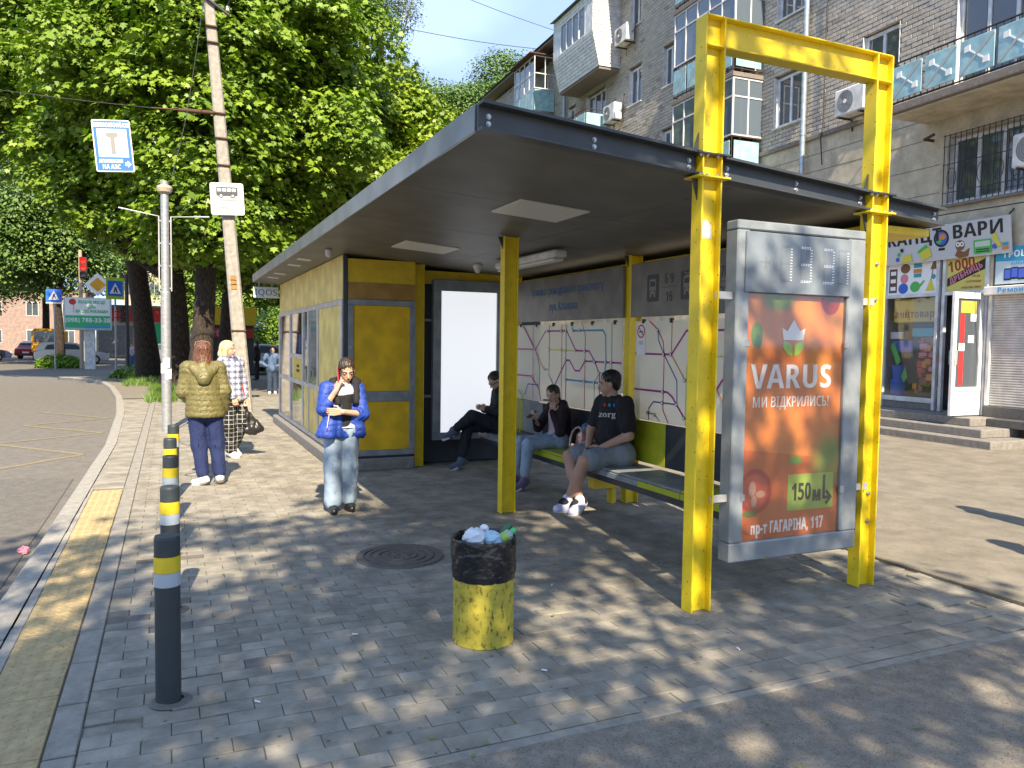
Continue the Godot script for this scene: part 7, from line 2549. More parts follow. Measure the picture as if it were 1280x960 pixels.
# ---------------------------------------------------------------- people: smooth joined capsules meshed as surface nets
# prims: ["c", a, b, ra, rb, squash] tapered capsule (squash scales the radius along z and x), ["e", centre, radii, basis] ellipsoid, ["-", a, b, ra, rb] carved away
func field_mesh(acc: Acc, prims: Array, cell: float, k: float, dk := "", da := 0.0, col := Color(1, 1, 1)):
	var lo := Vector3.INF; var hi := -Vector3.INF
	for p in prims:
		if p[0] == "-" or p[0] == "p": continue
		if p[0] == "c":
			var r: float = maxf(p[3], p[4]) * (1.0 if p.size() < 6 else maxf(maxf(p[5].x, p[5].y), p[5].z))
			for q in [p[1], p[2]]:
				lo = lo.min(q - Vector3.ONE * r); hi = hi.max(q + Vector3.ONE * r)
		else:
			var r2: float = maxf(p[2].x, maxf(p[2].y, p[2].z))
			lo = lo.min(p[1] - Vector3.ONE * r2); hi = hi.max(p[1] + Vector3.ONE * r2)
	lo -= Vector3.ONE * cell * 3.0; hi += Vector3.ONE * cell * 3.0
	var nx := int((hi.x - lo.x) / cell) + 2
	var ny := int((hi.y - lo.y) / cell) + 2
	var nz := int((hi.z - lo.z) / cell) + 2
	var F := PackedFloat32Array()
	F.resize(nx * ny * nz)
	F.fill(1.0)
	var sxy := nx * ny
	for p in prims:
		if p[0] == "p":
			var i2 := 0
			for z in nz:
				for y in ny:
					for x in nx:
						F[i2] = maxf(F[i2], (lo + Vector3(x, y, z) * cell - p[1]).dot(p[2]))
						i2 += 1
			continue
		var carve: bool = p[0] == "-"
		var a: Vector3 = p[1]
		var kind_e: bool = p[0] == "e"
		var b: Vector3 = a if kind_e else p[2]
		var sc := Vector3.ONE
		var ra := 0.0; var rb := 0.0
		var R := Vector3.ONE; var B := Basis.IDENTITY
		var ext := Vector3.ZERO
		if kind_e:
			R = p[2]
			if p.size() > 3: B = p[3]
			ext = Vector3.ONE * maxf(R.x, maxf(R.y, R.z))
		else:
			ra = p[3]; rb = p[4]
			if p.size() > 5: sc = Vector3.ONE / (p[5] as Vector3)
			ext = Vector3.ONE * maxf(ra, rb) / sc
		var pad := Vector3.ONE * (k + 2.0 * cell)
		var l := (a.min(b) - ext - pad - lo) / cell
		var h := (a.max(b) + ext + pad - lo) / cell
		var x0 := maxi(0, int(l.x)); var x1 := mini(nx - 1, int(h.x) + 1)
		var y0 := maxi(0, int(l.y)); var y1 := mini(ny - 1, int(h.y) + 1)
		var z0 := maxi(0, int(l.z)); var z1 := mini(nz - 1, int(h.z) + 1)
		var ab := (b - a) * sc
		var l2 := maxf(ab.length_squared(), 1e-9)
		var dsc := 1.0 / maxf(sc.x, maxf(sc.y, sc.z))
		for z in range(z0, z1 + 1):
			for y in range(y0, y1 + 1):
				var i := z * sxy + y * nx + x0
				for x in range(x0, x1 + 1):
					var q := lo + Vector3(x, y, z) * cell - a
					var d: float
					if kind_e:
						var u := (q * B) / R
						var ul := u.length()
						d = (ul - 1.0) * ul / maxf((u / R).length(), 1e-5)
					else:
						q *= sc
						var t := clampf(q.dot(ab) / l2, 0.0, 1.0)
						d = ((q - ab * t).length() - ra - (rb - ra) * t) * dsc
					var f := F[i]
					if carve:
						F[i] = maxf(f, -d)
					else:
						var hh := maxf(k - absf(f - d), 0.0)
						F[i] = minf(f, d) - hh * hh / (4.0 * k)
					i += 1
	# surface nets
	var ids := PackedInt32Array()
	ids.resize(nx * ny * nz)
	ids.fill(-1)
	var v0 := acc.v.size()
	var band := cell * 1.8
	for z in nz - 1:
		for y in ny - 1:
			var i := z * sxy + y * nx
			for x in nx - 1:
				var f0 := F[i]
				if absf(f0) < band:
					var c := [f0, F[i + 1], F[i + nx], F[i + nx + 1], F[i + sxy], F[i + sxy + 1], F[i + sxy + nx], F[i + sxy + nx + 1]]
					var m := 0
					for j in 8:
						if c[j] < 0.0: m |= 1 << j
					if m != 0 and m != 255:
						var s := Vector3.ZERO
						var n := 0
						for e in [[0, 1], [2, 3], [4, 5], [6, 7], [0, 2], [1, 3], [4, 6], [5, 7], [0, 4], [1, 5], [2, 6], [3, 7]]:
							var fa: float = c[e[0]]; var fb: float = c[e[1]]
							if (fa < 0.0) != (fb < 0.0):
								var t := fa / (fa - fb)
								var pa := Vector3(e[0] & 1, (e[0] >> 1) & 1, (e[0] >> 2) & 1)
								var pb := Vector3(e[1] & 1, (e[1] >> 1) & 1, (e[1] >> 2) & 1)
								s += pa.lerp(pb, t)
								n += 1
						var g := Vector3(c[1] + c[3] + c[5] + c[7] - c[0] - c[2] - c[4] - c[6], c[2] + c[3] + c[6] + c[7] - c[0] - c[1] - c[4] - c[5], c[4] + c[5] + c[6] + c[7] - c[0] - c[1] - c[2] - c[3]).normalized()
						var pos := lo + (Vector3(x, y, z) + s / n) * cell
						if dk: pos += g * displace(dk, pos, da)
						ids[i] = acc.v.size()
						acc.v.append(pos)
						acc.n.append(Vector3.ZERO)
						acc.c.append(col)
				i += 1
	for z in range(1, nz - 1):
		for y in range(1, ny - 1):
			var i := z * sxy + y * nx + 1
			for x in range(1, nx - 1):
				var f := F[i]
				if absf(f) < band:
					for ax in 3:
						var st: int = [1, nx, sxy][ax]
						var g := F[i + st]
						if (f < 0.0) != (g < 0.0):
							var s1: int = [nx, sxy, 1][ax]; var s2: int = [sxy, 1, nx][ax]
							var q0 := ids[i]; var q1 := ids[i - s1]; var q2 := ids[i - s1 - s2]; var q3 := ids[i - s2]
							if q0 >= 0 and q1 >= 0 and q2 >= 0 and q3 >= 0:
								var nn := (acc.v[q2] - acc.v[q0]).cross(acc.v[q3] - acc.v[q1])
								if f < 0.0: # outward along +ax
									if nn[ax] < 0.0: nn = -nn
								else:
									if nn[ax] > 0.0: nn = -nn
								for q in [q0, q1, q2, q3]: acc.n[q] += nn
								var fl := (acc.v[q1] - acc.v[q0]).cross(acc.v[q2] - acc.v[q0]).dot(nn) > 0.0
								if fl:
									acc.i.append_array(PackedInt32Array([q0, q2, q1, q0, q3, q2]))
								else:
									acc.i.append_array(PackedInt32Array([q0, q1, q2, q0, q2, q3]))
				i += 1
	for j in range(v0, acc.v.size()): acc.n[j] = acc.n[j].normalized()

var fold_noise: FastNoiseLite
func displace(kind: String, p: Vector3, a: float) -> float:
	if fold_noise == null:
		fold_noise = FastNoiseLite.new(); fold_noise.seed = 4; fold_noise.frequency = 1.0; fold_noise.fractal_octaves = 2
	if kind == "quilt":
		return a * (sqrt(absf(sin((p.y + 0.012 * fold_noise.get_noise_3dv(p * 5.0)) * PI / 0.062))) - 0.6) + 0.9 * a * fold_noise.get_noise_3dv(p * Vector3(30.0, 20.0, 30.0))
	if kind == "hair":
		return a * fold_noise.get_noise_3dv(p * Vector3(60.0, 9.0, 60.0))
	return a * fold_noise.get_noise_3dv(p * Vector3(11.0, 4.5, 11.0)) + 0.22 * a * fold_noise.get_noise_3dv(p * Vector3(16.0, 26.0, 16.0))

func acc_mesh(acc: Acc) -> ArrayMesh:
	var arr := []
	arr.resize(Mesh.ARRAY_MAX)
	arr[Mesh.ARRAY_VERTEX] = acc.v
	arr[Mesh.ARRAY_NORMAL] = acc.n
	arr[Mesh.ARRAY_COLOR] = acc.c
	arr[Mesh.ARRAY_INDEX] = acc.i
	var m := ArrayMesh.new()
	m.add_surface_from_arrays(Mesh.PRIMITIVE_TRIANGLES, arr)
	return m

func soft(called: String, prims: Array, cell: float, k: float, m: String, parent: Node, dk := "", da := 0.0) -> MeshInstance3D:
	var acc := Acc.new()
	field_mesh(acc, prims, cell, k, dk, da)
	return put(called, acc_mesh(acc), M[m], parent)

func hand_prims(w: Vector3, f: Vector3, n: Vector3, side: float, curl: float, s: float) -> Array:
	# w wrist, f finger direction, n palm normal, side = +1 when the thumb lies on n x f
	var x := n.cross(f).normalized() * side
	var out := []
	for j in 4:
		var o := x * (0.03 - 0.02 * j) * s
		out.append(["c", w + f * 0.015 * s + o * 0.6, w + f * 0.085 * s + o, 0.013 * s, 0.0115 * s])
		var L: float = [0.075, 0.082, 0.076, 0.06][j] * s
		var k1 := w + f * 0.09 * s + o
		var d1 := (f * cos(curl * 0.6) + n * sin(curl * 0.6)).normalized()
		var k2 := k1 + d1 * L * 0.5
		var d2 := (f * cos(curl * 1.6) + n * sin(curl * 1.6)).normalized()
		out.append(["c", k1, k2, 0.0098 * s, 0.009 * s])
		out.append(["c", k2, k2 + d2 * L * 0.5, 0.009 * s, 0.0075 * s])
	var t0 := w + f * 0.03 * s + x * 0.028 * s
	var t1 := t0 + (x * 0.75 + f * 0.6 + n * 0.25).normalized() * 0.035 * s
	out.append(["c", t0, t1, 0.0125 * s, 0.0105 * s])
	out.append(["c", t1, t1 + (f * 0.9 + x * 0.2 + n * 0.35).normalized() * 0.035 * s, 0.0105 * s, 0.0085 * s])
	return out

# J: joints in world axes; o: options
func figure(t: Node3D, J: Dictionary, o: Dictionary):
	var s: float = o.get("s", 1.0)        # head and hand scale
	var g: float = o.get("g", 1.0)        # girth
	var cell: float = o.get("cell", 0.013)
	var acc := Acc.new()
	var fw: Vector3 = J.fw.normalized()
	var up: Vector3 = (J.up - fw * fw.dot(J.up)).normalized()
	var rt := fw.cross(up).normalized()
	var hd: Vector3 = J.hd
	var body := [
		["c", J.pel, J.che, 0.105 * g, 0.115 * g], ["c", J.che, J.nek, 0.10 * g, 0.05], ["c", J.nek, hd - up * 0.04 * s, 0.052 * g, 0.05],
		["c", J.sR, J.sL, 0.05 * g, 0.05 * g], ["c", J.sR, J.eR, 0.046 * g, 0.04 * g], ["c", J.eR, J.wR, 0.04 * g, 0.027 * g], ["c", J.sL, J.eL, 0.046 * g, 0.04 * g], ["c", J.eL, J.wL, 0.04 * g, 0.027 * g],
		["c", J.hR, J.hL, 0.09 * g, 0.09 * g], ["c", J.hR, J.kR, 0.08 * g, 0.054 * g], ["c", J.kR, J.kR.lerp(J.aR, 0.35), 0.054 * g, 0.056 * g], ["c", J.kR.lerp(J.aR, 0.35), J.aR, 0.056 * g, 0.036], ["c", J.hL, J.kL, 0.08 * g, 0.054 * g], ["c", J.kL, J.kL.lerp(J.aL, 0.35), 0.054 * g, 0.056 * g], ["c", J.kL.lerp(J.aL, 0.35), J.aL, 0.056 * g, 0.036],
		["c", J.aR - Vector3(0, 0.03, 0), J.tR - Vector3(0, 0.012, 0), 0.032, 0.02], ["c", J.aL - Vector3(0, 0.03, 0), J.tL - Vector3(0, 0.012, 0), 0.032, 0.02]]
	field_mesh(acc, body, cell, 0.03)
	var B := Basis(rt, up, -fw)
	var hc: float = o.get("hcell", 0.0055)
	var head := [
		["e", hd + up * 0.03 * s - fw * 0.012 * s, Vector3(0.074, 0.088, 0.094) * s, B], ["e", hd - up * 0.035 * s + fw * 0.022 * s, Vector3(0.058, 0.078, 0.066) * s, B],
		["c", hd - up * 0.098 * s + fw * 0.058 * s, hd - up * 0.09 * s + fw * 0.05 * s, 0.022 * s, 0.026 * s], ["c", hd + up * 0.012 * s + fw * 0.082 * s, hd - up * 0.03 * s + fw * 0.102 * s, 0.009 * s, 0.0135 * s],
		["e", hd + up * 0.022 * s + fw * 0.074 * s, Vector3(0.05, 0.012, 0.014) * s, B], ["e", hd - up * 0.06 * s + fw * 0.082 * s, Vector3(0.024, 0.009, 0.01) * s, B],
		["e", hd + rt * 0.074 * s - up * 0.012 * s - fw * 0.008 * s, Vector3(0.010, 0.03, 0.019) * s, B], ["e", hd - rt * 0.074 * s - up * 0.012 * s - fw * 0.008 * s, Vector3(0.010, 0.03, 0.019) * s, B],
		["c", hd - up * 0.06 * s - fw * 0.02 * s, J.nek + Vector3(0, 0.01, 0), 0.05 * s, 0.052 * g]]
	field_mesh(acc, head, hc, 0.012)
	for sd in ["R", "L"]:
		if o.get("hide_hand", "") == sd: continue
		field_mesh(acc, [["c", J["e" + sd].lerp(J["w" + sd], 0.85), J["w" + sd], 0.029 * g, 0.026]] + hand_prims(J["w" + sd], J["f" + sd].normalized(), J["n" + sd].normalized(), -1.0 if sd == "R" else 1.0, o.get("curl" + sd, 0.6), s), o.get("fcell", 0.005), 0.007)
	put("body", acc_mesh(acc), M[o.get("skin", "skin")], t)
	if o.get("face", true):
		for sg in [-1.0, 1.0]:
			var e := S()
			ball(e, hd + rt * 0.031 * s * sg + up * 0.004 * s + fw * 0.078 * s, Vector3(0.0135, 0.0065, 0.008) * s, B)
			var eye := put("eye", e.commit(), M.eye_white, t)
			eye.position = -t.position
			var ir := S()
			ball(ir, hd + rt * 0.031 * s * sg + up * 0.003 * s + fw * 0.0835 * s, Vector3(0.006, 0.006, 0.004) * s, B)
			put("iris", ir.commit(), M.hair_black, eye)
			var br := S()
			tube(br, [hd + rt * 0.013 * s * sg + up * 0.021 * s + fw * 0.09 * s, hd + rt * 0.032 * s * sg + up * 0.027 * s + fw * 0.086 * s, hd + rt * 0.05 * s * sg + up * 0.02 * s + fw * 0.07 * s], 0.0038 * s, 5)
			put("eyebrow", br.commit(), M[o.get("hair", "hair_dark")], t).position = -t.position
		var mo := S()
		ball(mo, hd - up * 0.058 * s + fw * 0.089 * s, Vector3(0.021, 0.0065, 0.007) * s, B)
		put("lips", mo.commit(), M.lips, t).position = -t.position
	# hair
	var hk: String = o.get("hairstyle", "short")
	var hp := []
	if hk == "short":
		hp = [["e", hd + up * 0.047 * s - fw * 0.022 * s, Vector3(0.082, 0.083, 0.095) * s, B], ["e", hd + up * 0.0 - fw * 0.055 * s, Vector3(0.073, 0.08, 0.05) * s, B]]
		hp.append(["-", hd + fw * 0.11 * s - up * 0.06 * s, hd + fw * 0.115 * s + up * 0.0 * s, 0.085 * s, 0.06 * s])
	elif hk == "tied":
		hp = [["e", hd + up * 0.042 * s - fw * 0.02 * s, Vector3(0.081, 0.087, 0.097) * s, B], ["e", hd - up * 0.01 * s - fw * 0.05 * s, Vector3(0.07, 0.08, 0.05) * s, B], ["c", hd - fw * 0.1 * s, hd - fw * 0.13 * s - up * 0.14 * s, 0.03 * s, 0.018 * s]]
		hp.append(["-", hd + fw * 0.12 * s - up * 0.08 * s, hd + fw * 0.112 * s + up * 0.015 * s, 0.09 * s, 0.06 * s])
	else: # bob
		hp = [["e", hd + up * 0.035 * s - fw * 0.015 * s, Vector3(0.086, 0.09, 0.102) * s, B], ["c", hd + up * 0.02 * s - fw * 0.04 * s, hd - fw * 0.05 * s - up * 0.13 * s * o.get("hlen", 1.0), 0.080 * s, 0.09 * s, Vector3(1.0, 1.0, 0.8)], ["p", hd - up * 0.185 * s * o.get("hlen", 1.0), -up], ["c", hd + rt * 0.065 * s - fw * 0.01 * s, hd + rt * 0.075 * s - fw * 0.01 * s - up * 0.14 * s * o.get("hlen", 1.0), 0.035 * s, 0.035 * s], ["c", hd - rt * 0.065 * s - fw * 0.01 * s, hd - rt * 0.075 * s - fw * 0.01 * s - up * 0.14 * s * o.get("hlen", 1.0), 0.035 * s, 0.035 * s]]
		hp.append(["-", hd + fw * 0.12 * s - up * 0.14 * s, hd + fw * 0.115 * s + up * 0.02 * s, 0.085 * s, 0.062 * s])
	var acch := Acc.new()
	field_mesh(acch, hp, hc, 0.02, "hair", 0.008)
	put("hair", acc_mesh(acch), M[o.get("hair", "hair_dark")], t)

func ball(st: SurfaceTool, c: Vector3, r: Vector3, B: Basis):
	var n := 10; var m := 6
	for i in m:
		for j in n:
			var q := []
			for e in [[i, j], [i, j + 1], [i + 1, j + 1], [i + 1, j]]:
				var th: float = PI * e[0] / m; var ph: float = TAU * e[1] / n
				q.append(B * Vector3(sin(th) * cos(ph), cos(th), sin(th) * sin(ph)))
			var P := []
			for d in q: P.append(c + B * ((B.transposed() * d) * r))
			tri(st, P[0], P[1], P[2], q[0], q[1], q[2])
			tri(st, P[0], P[2], P[3], q[0], q[2], q[3])

func trousers(t: Node3D, J: Dictionary, m: String, r: Array, cell: float, hem := 1.0, called := "trousers", amp := 0.010):
	# r: hip, knee, hem radius, waist radius
	var pr := [["c", J.hR, J.hL, r[3], r[3]], ["c", J.pel, J.pel + (J.che - J.pel) * 0.28, r[3] * 1.02, r[3] * 0.98]]
	for sd in ["R", "L"]:
		pr.append(["c", J["h" + sd], J["k" + sd].lerp(J["h" + sd], 0.2) if hem <= 0.5 else J["k" + sd], r[0], r[1]])
		if hem > 0.5: pr.append(["c", J["k" + sd], J["k" + sd].lerp(J["a" + sd], (hem - 0.5) * 2.0), r[1], r[2]])
	return soft(called, pr, cell, 0.025, m, t, "fold", amp)

func shoes(t: Node3D, J: Dictionary, m: String, sole: String, s := 1.0):
	for sd in ["R", "L"]:
		var a: Vector3 = J["a" + sd]; var toe: Vector3 = J["t" + sd]
		var d := toe - a; var dn := d.normalized()
		var side := dn.cross(Vector3.UP).normalized()
		var up := side.cross(dn).normalized()
		var heel := a - dn * 0.035 * s
		var o := soft("shoe", [["c", a + up * 0.012, a - up * 0.03 * s, 0.047 * s, 0.047 * s], ["c", a - up * 0.005, a + dn * 0.07 * s - up * 0.03 * s, 0.045 * s, 0.046 * s], ["c", heel - up * 0.035 * s, a + dn * 0.08 * s - up * 0.04 * s, 0.042 * s, 0.045 * s], ["c", a + dn * 0.08 * s - up * 0.045 * s, toe + dn * 0.01 - up * 0.02, 0.046 * s, 0.036 * s]], 0.009, 0.02, m, t)
		var st := S()
		var B := Basis(side, up, -dn)
		var c := (heel + toe) * 0.5 - up * 0.062 * s
		plate(st, disc(1.0, 0, 0, 18), Vector3.ZERO, Vector3.RIGHT, Vector3.UP, 0.001)
		st = S()
		var L := (toe - heel).length() * 0.5 + 0.05 * s
		var poly := PackedVector2Array()
		for k in 18:
			var an := TAU * k / 18
			var w := 0.048 * s * (1.0 if sin(an) > 0 else 0.86)
			poly.append(Vector2(cos(an) * w, sin(an) * L))
		plate(st, poly, c + dn * 0.005, side, dn, 0.026 * s)
		put("sole", st.commit(), M[sole], o)

func build_people():
	woman_on_phone()
	woman_olive()
	woman_plaid()
	seated_man()
	seated_girl()
	seated_youth()
	far_people()

func woman_on_phone():
	var b := Vector3(1.56, 0, -7.67)
	var t := thing("person", "person in open blue puffer jacket and pale jeans talking on red phone", "person", b)
	var J := {
		"pel": b + Vector3(0, 0.86, 0), "che": b + Vector3(0.01, 1.16, 0.0), "nek": b + Vector3(0.02, 1.285, 0.01), "hd": b + Vector3(0.04, 1.405, 0.05), "fw": Vector3(-0.02, -0.4, 0.92), "up": Vector3(-0.08, 0.92, 0.35),
		"sR": b + Vector3(-0.15, 1.235, 0), "eR": b + Vector3(-0.195, 1.03, 0.09), "wR": b + Vector3(-0.085, 1.215, 0.15), "fR": Vector3(0.35, 0.9, -0.1), "nR": Vector3(0.8, -0.2, -0.35),
		"sL": b + Vector3(0.165, 1.225, 0), "eL": b + Vector3(0.195, 0.97, 0.07), "wL": b + Vector3(-0.03, 1.01, 0.20), "fL": Vector3(-1, 0.0, -0.1), "nL": Vector3(0, 0.1, -1),
		"hR": b + Vector3(-0.08, 0.83, 0), "kR": b + Vector3(-0.095, 0.46, 0.05), "aR": b + Vector3(-0.09, 0.095, 0.03), "tR": b + Vector3(-0.105, 0.05, 0.17),
		"hL": b + Vector3(0.08, 0.83, 0), "kL": b + Vector3(0.075, 0.46, 0.02), "aL": b + Vector3(0.07, 0.095, -0.04), "tL": b + Vector3(0.085, 0.05, 0.1)}
	figure(t, J, {"s": 0.97, "g": 0.93, "hairstyle": "tied", "hair": "hair_dark", "curlR": 1.2, "curlL": 0.5})
	trousers(t, J, "jeans_pale", [0.096, 0.086, 0.09, 0.108], 0.012, 0.98, "jeans", 0.009)
	shoes(t, J, "shoe_black", "shoe_black", 0.95)
	soft("top", [["c", J.pel + Vector3(0, 0.02, 0), J.che, 0.118, 0.125], ["c", J.che, J.nek - Vector3(0, 0.03, 0), 0.115, 0.06], ["c", J.sR, J.sL, 0.055, 0.055]], 0.012, 0.03, "cloth_black", t, "fold", 0.006)
	soft("white_bib", [["c", J.che + Vector3(0, -0.02, 0.006), J.che + Vector3(0, 0.01, 0.006), 0.124, 0.126], ["c", J.che + Vector3(0, 0.0, 0.006), J.nek + Vector3(0, -0.03, 0.006), 0.117, 0.062], ["p", J.che + Vector3(0, 0.005, 0), Vector3(0.1, -1, 0).normalized()], ["p", J.che + Vector3(0, 0, 0.02), Vector3(0, 0, -1)]], 0.010, 0.02, "cloth_white", t)
	soft("waistband", [["c", J.pel + Vector3(-0.055, -0.015, 0.04), J.pel + Vector3(0.055, -0.015, 0.04), 0.088, 0.088, Vector3(1, 0.16, 1)]], 0.008, 0.01, "cloth_white", t)
	# jacket: body open at the front, short wide sleeves pushed to the elbows, dark collar
	soft("jacket", [["c", J.che + Vector3(0, 0.04, -0.03), b + Vector3(-0.015, 0.80, -0.03), 0.132, 0.175], ["c", J.sR + Vector3(0.01, -0.005, -0.01), J.sL + Vector3(-0.01, -0.005, -0.01), 0.07, 0.07],
		["c", J.sR, J.eR, 0.062, 0.064], ["c", J.eR, J.eR.lerp(J.wR, 0.32), 0.062, 0.056], ["c", J.sL, J.eL, 0.062, 0.066], ["c", J.eL, J.eL.lerp(J.wL, 0.36), 0.066, 0.062],
		["c", b + Vector3(-0.11, 0.95, 0.07), b + Vector3(-0.165, 0.77, 0.11), 0.07, 0.085], ["c", b + Vector3(-0.15, 0.92, 0.08), b + Vector3(-0.225, 0.79, 0.10), 0.05, 0.045], ["c", b + Vector3(0.14, 0.95, 0.04), b + Vector3(0.165, 0.78, 0.05), 0.06, 0.07],
		["-", b + Vector3(0.035, 1.33, 0.16), b + Vector3(0.065, 0.7, 0.25), 0.08, 0.15], ["-", b + Vector3(0.02, 1.42, 0.06), b + Vector3(0.02, 1.30, 0.05), 0.13, 0.085], ["p", b + Vector3(0, 0.74, 0), Vector3(-0.05, -1, 0.0).normalized()]], 0.011, 0.025, "puffer_blue", t, "quilt", 0.0055)
	soft("collar", [["c", J.nek + Vector3(-0.10, 0.0, -0.02), J.nek + Vector3(0.0, 0.02, -0.09), 0.045, 0.05], ["c", J.nek + Vector3(0.0, 0.02, -0.09), J.nek + Vector3(0.12, 0.0, -0.01), 0.05, 0.05], ["c", J.nek + Vector3(-0.10, 0, -0.02), b + Vector3(-0.06, 1.09, 0.125), 0.04, 0.03], ["c", J.nek + Vector3(0.12, 0, -0.01), b + Vector3(0.12, 1.10, 0.12), 0.05, 0.03]], 0.011, 0.025, "cloth_black", t, "quilt", 0.004)
	soft("strap_cord", [["c", b + Vector3(-0.16, 0.98, 0.20), b + Vector3(-0.185, 0.86, 0.225), 0.004, 0.004]], 0.003, 0.004, "cloth_white", t)
	var ph := thing("mobile_phone", "red mobile phone held to the ear of the person in blue", "phone", b + Vector3(-0.045, 1.37, 0.10))
	var s := S()
	var tr := Transform3D(Basis(Vector3.RIGHT, -0.3) * Basis(Vector3.UP, 1.1), b + Vector3(-0.052, 1.365, 0.115))
	box(s, Vector3(-0.036, -0.075, -0.005), Vector3(0.036, 0.075, 0.005), 0.004, tr)
	obj("case", s, M.phone_red, ph)
	var s2 := S()
	box(s2, Vector3(-0.031, -0.068, 0.0052), Vector3(0.031, 0.068, 0.006), 0.0, tr)
	obj("screen", s2, M.black_plain, ph)

func woman_olive():
	var b := Vector3(0.40, 0, -9.55)
	var t := thing("person", "person with auburn hair seen from behind in olive quilted jacket", "person", b)
	var J := {
		"pel": b + Vector3(-0.03, 0.88, 0), "che": b + Vector3(-0.05, 1.25, 0.0), "nek": b + Vector3(-0.05, 1.42, 0.0), "hd": b + Vector3(-0.055, 1.545, -0.02), "fw": Vector3(-0.15, -0.05, -1), "up": Vector3(0, 1, 0),
		"sL": b + Vector3(-0.215, 1.36, 0), "eL": b + Vector3(-0.275, 1.09, 0.0), "wL": b + Vector3(-0.2, 0.98, -0.2), "fL": Vector3(0.6, 0.1, -0.8), "nL": Vector3(0.8, 0, 0.5),
		"sR": b + Vector3(0.115, 1.36, 0), "eR": b + Vector3(0.185, 1.10, 0.02), "wR": b + Vector3(0.185, 0.89, -0.06), "fR": Vector3(0, -1, -0.15), "nR": Vector3(-1, 0, 0),
		"hL": b + Vector3(-0.12, 0.85, 0), "kL": b + Vector3(-0.10, 0.47, -0.02), "aL": b + Vector3(-0.06, 0.095, 0.02), "tL": b + Vector3(-0.15, 0.05, -0.08),
		"hR": b + Vector3(0.06, 0.85, 0), "kR": b + Vector3(0.09, 0.47, -0.03), "aR": b + Vector3(0.125, 0.095, -0.01), "tR": b + Vector3(0.13, 0.05, -0.13)}
	figure(t, J, {"s": 1.0, "hairstyle": "bob", "hair": "hair_auburn", "hlen": 1.15, "face": false})
	trousers(t, J, "trousers_navy", [0.102, 0.086, 0.07, 0.112], 0.012, 0.93, "trousers", 0.009)
	shoes(t, J, "shoe_white", "shoe_white", 1.0)
	soft("jacket", [["c", J.che + Vector3(0, 0.03, 0), b + Vector3(-0.03, 0.84, 0), 0.165, 0.2, Vector3(1.08, 1, 0.9)], ["c", J.sR, J.sL, 0.085, 0.085], ["c", J.che, J.nek, 0.15, 0.085],
		["c", J.sL, J.eL, 0.075, 0.068], ["c", J.eL, J.wL, 0.068, 0.055], ["c", J.sR, J.eR, 0.075, 0.066], ["c", J.eR, J.wR, 0.066, 0.052],
		["p", b + Vector3(0, 0.80, 0), Vector3(0, -1, 0)]], 0.011, 0.03, "puffer_olive", t, "quilt", 0.0055)
	soft("hood", [["c", b + Vector3(-0.17, 1.37, 0.06), b + Vector3(-0.05, 1.24, 0.15), 0.055, 0.06], ["c", b + Vector3(0.07, 1.37, 0.06), b + Vector3(-0.05, 1.24, 0.15), 0.055, 0.06], ["c", b + Vector3(-0.05, 1.36, 0.07), b + Vector3(-0.05, 1.27, 0.13), 0.08, 0.08]], 0.011, 0.03, "puffer_olive", t, "fold", 0.012)
	var gl := S()
	var hd: Vector3 = J.hd
	tube(gl, [hd + Vector3(-0.085, 0.07, 0.02), hd + Vector3(-0.07, 0.115, -0.02), hd + Vector3(0, 0.132, -0.03), hd + Vector3(0.07, 0.115, -0.02), hd + Vector3(0.085, 0.07, 0.02)], 0.007, 6)
	tag(obj("sunglasses", gl, M.goods_brown), "brown sunglasses pushed up on auburn hair", "sunglasses")
	var hb := thing("handbag", "dark handbag with hanging strap held in front of olive jacket", "bag", b + Vector3(-0.25, 0.6, -0.2))
	var s := S()
	var lp := []
	for k in 17:
		var a := PI * k / 16.0
		lp.append(b + Vector3(-0.19 - 0.15 * sin(a), 0.72 - 0.13 * (1 - cos(a)), -0.16 + 0.02 * sin(a * 2)))
	tube(s, lp, 0.011, 6)
	obj("strap", s, M.strap_grey, hb)
	soft("pouch", [["c", b + Vector3(-0.12, 0.74, -0.22), b + Vector3(0.06, 0.74, -0.24), 0.08, 0.08], ["c", b + Vector3(-0.12, 0.60, -0.22), b + Vector3(0.06, 0.60, -0.24), 0.08, 0.08]], 0.012, 0.03, "cloth_black", hb)

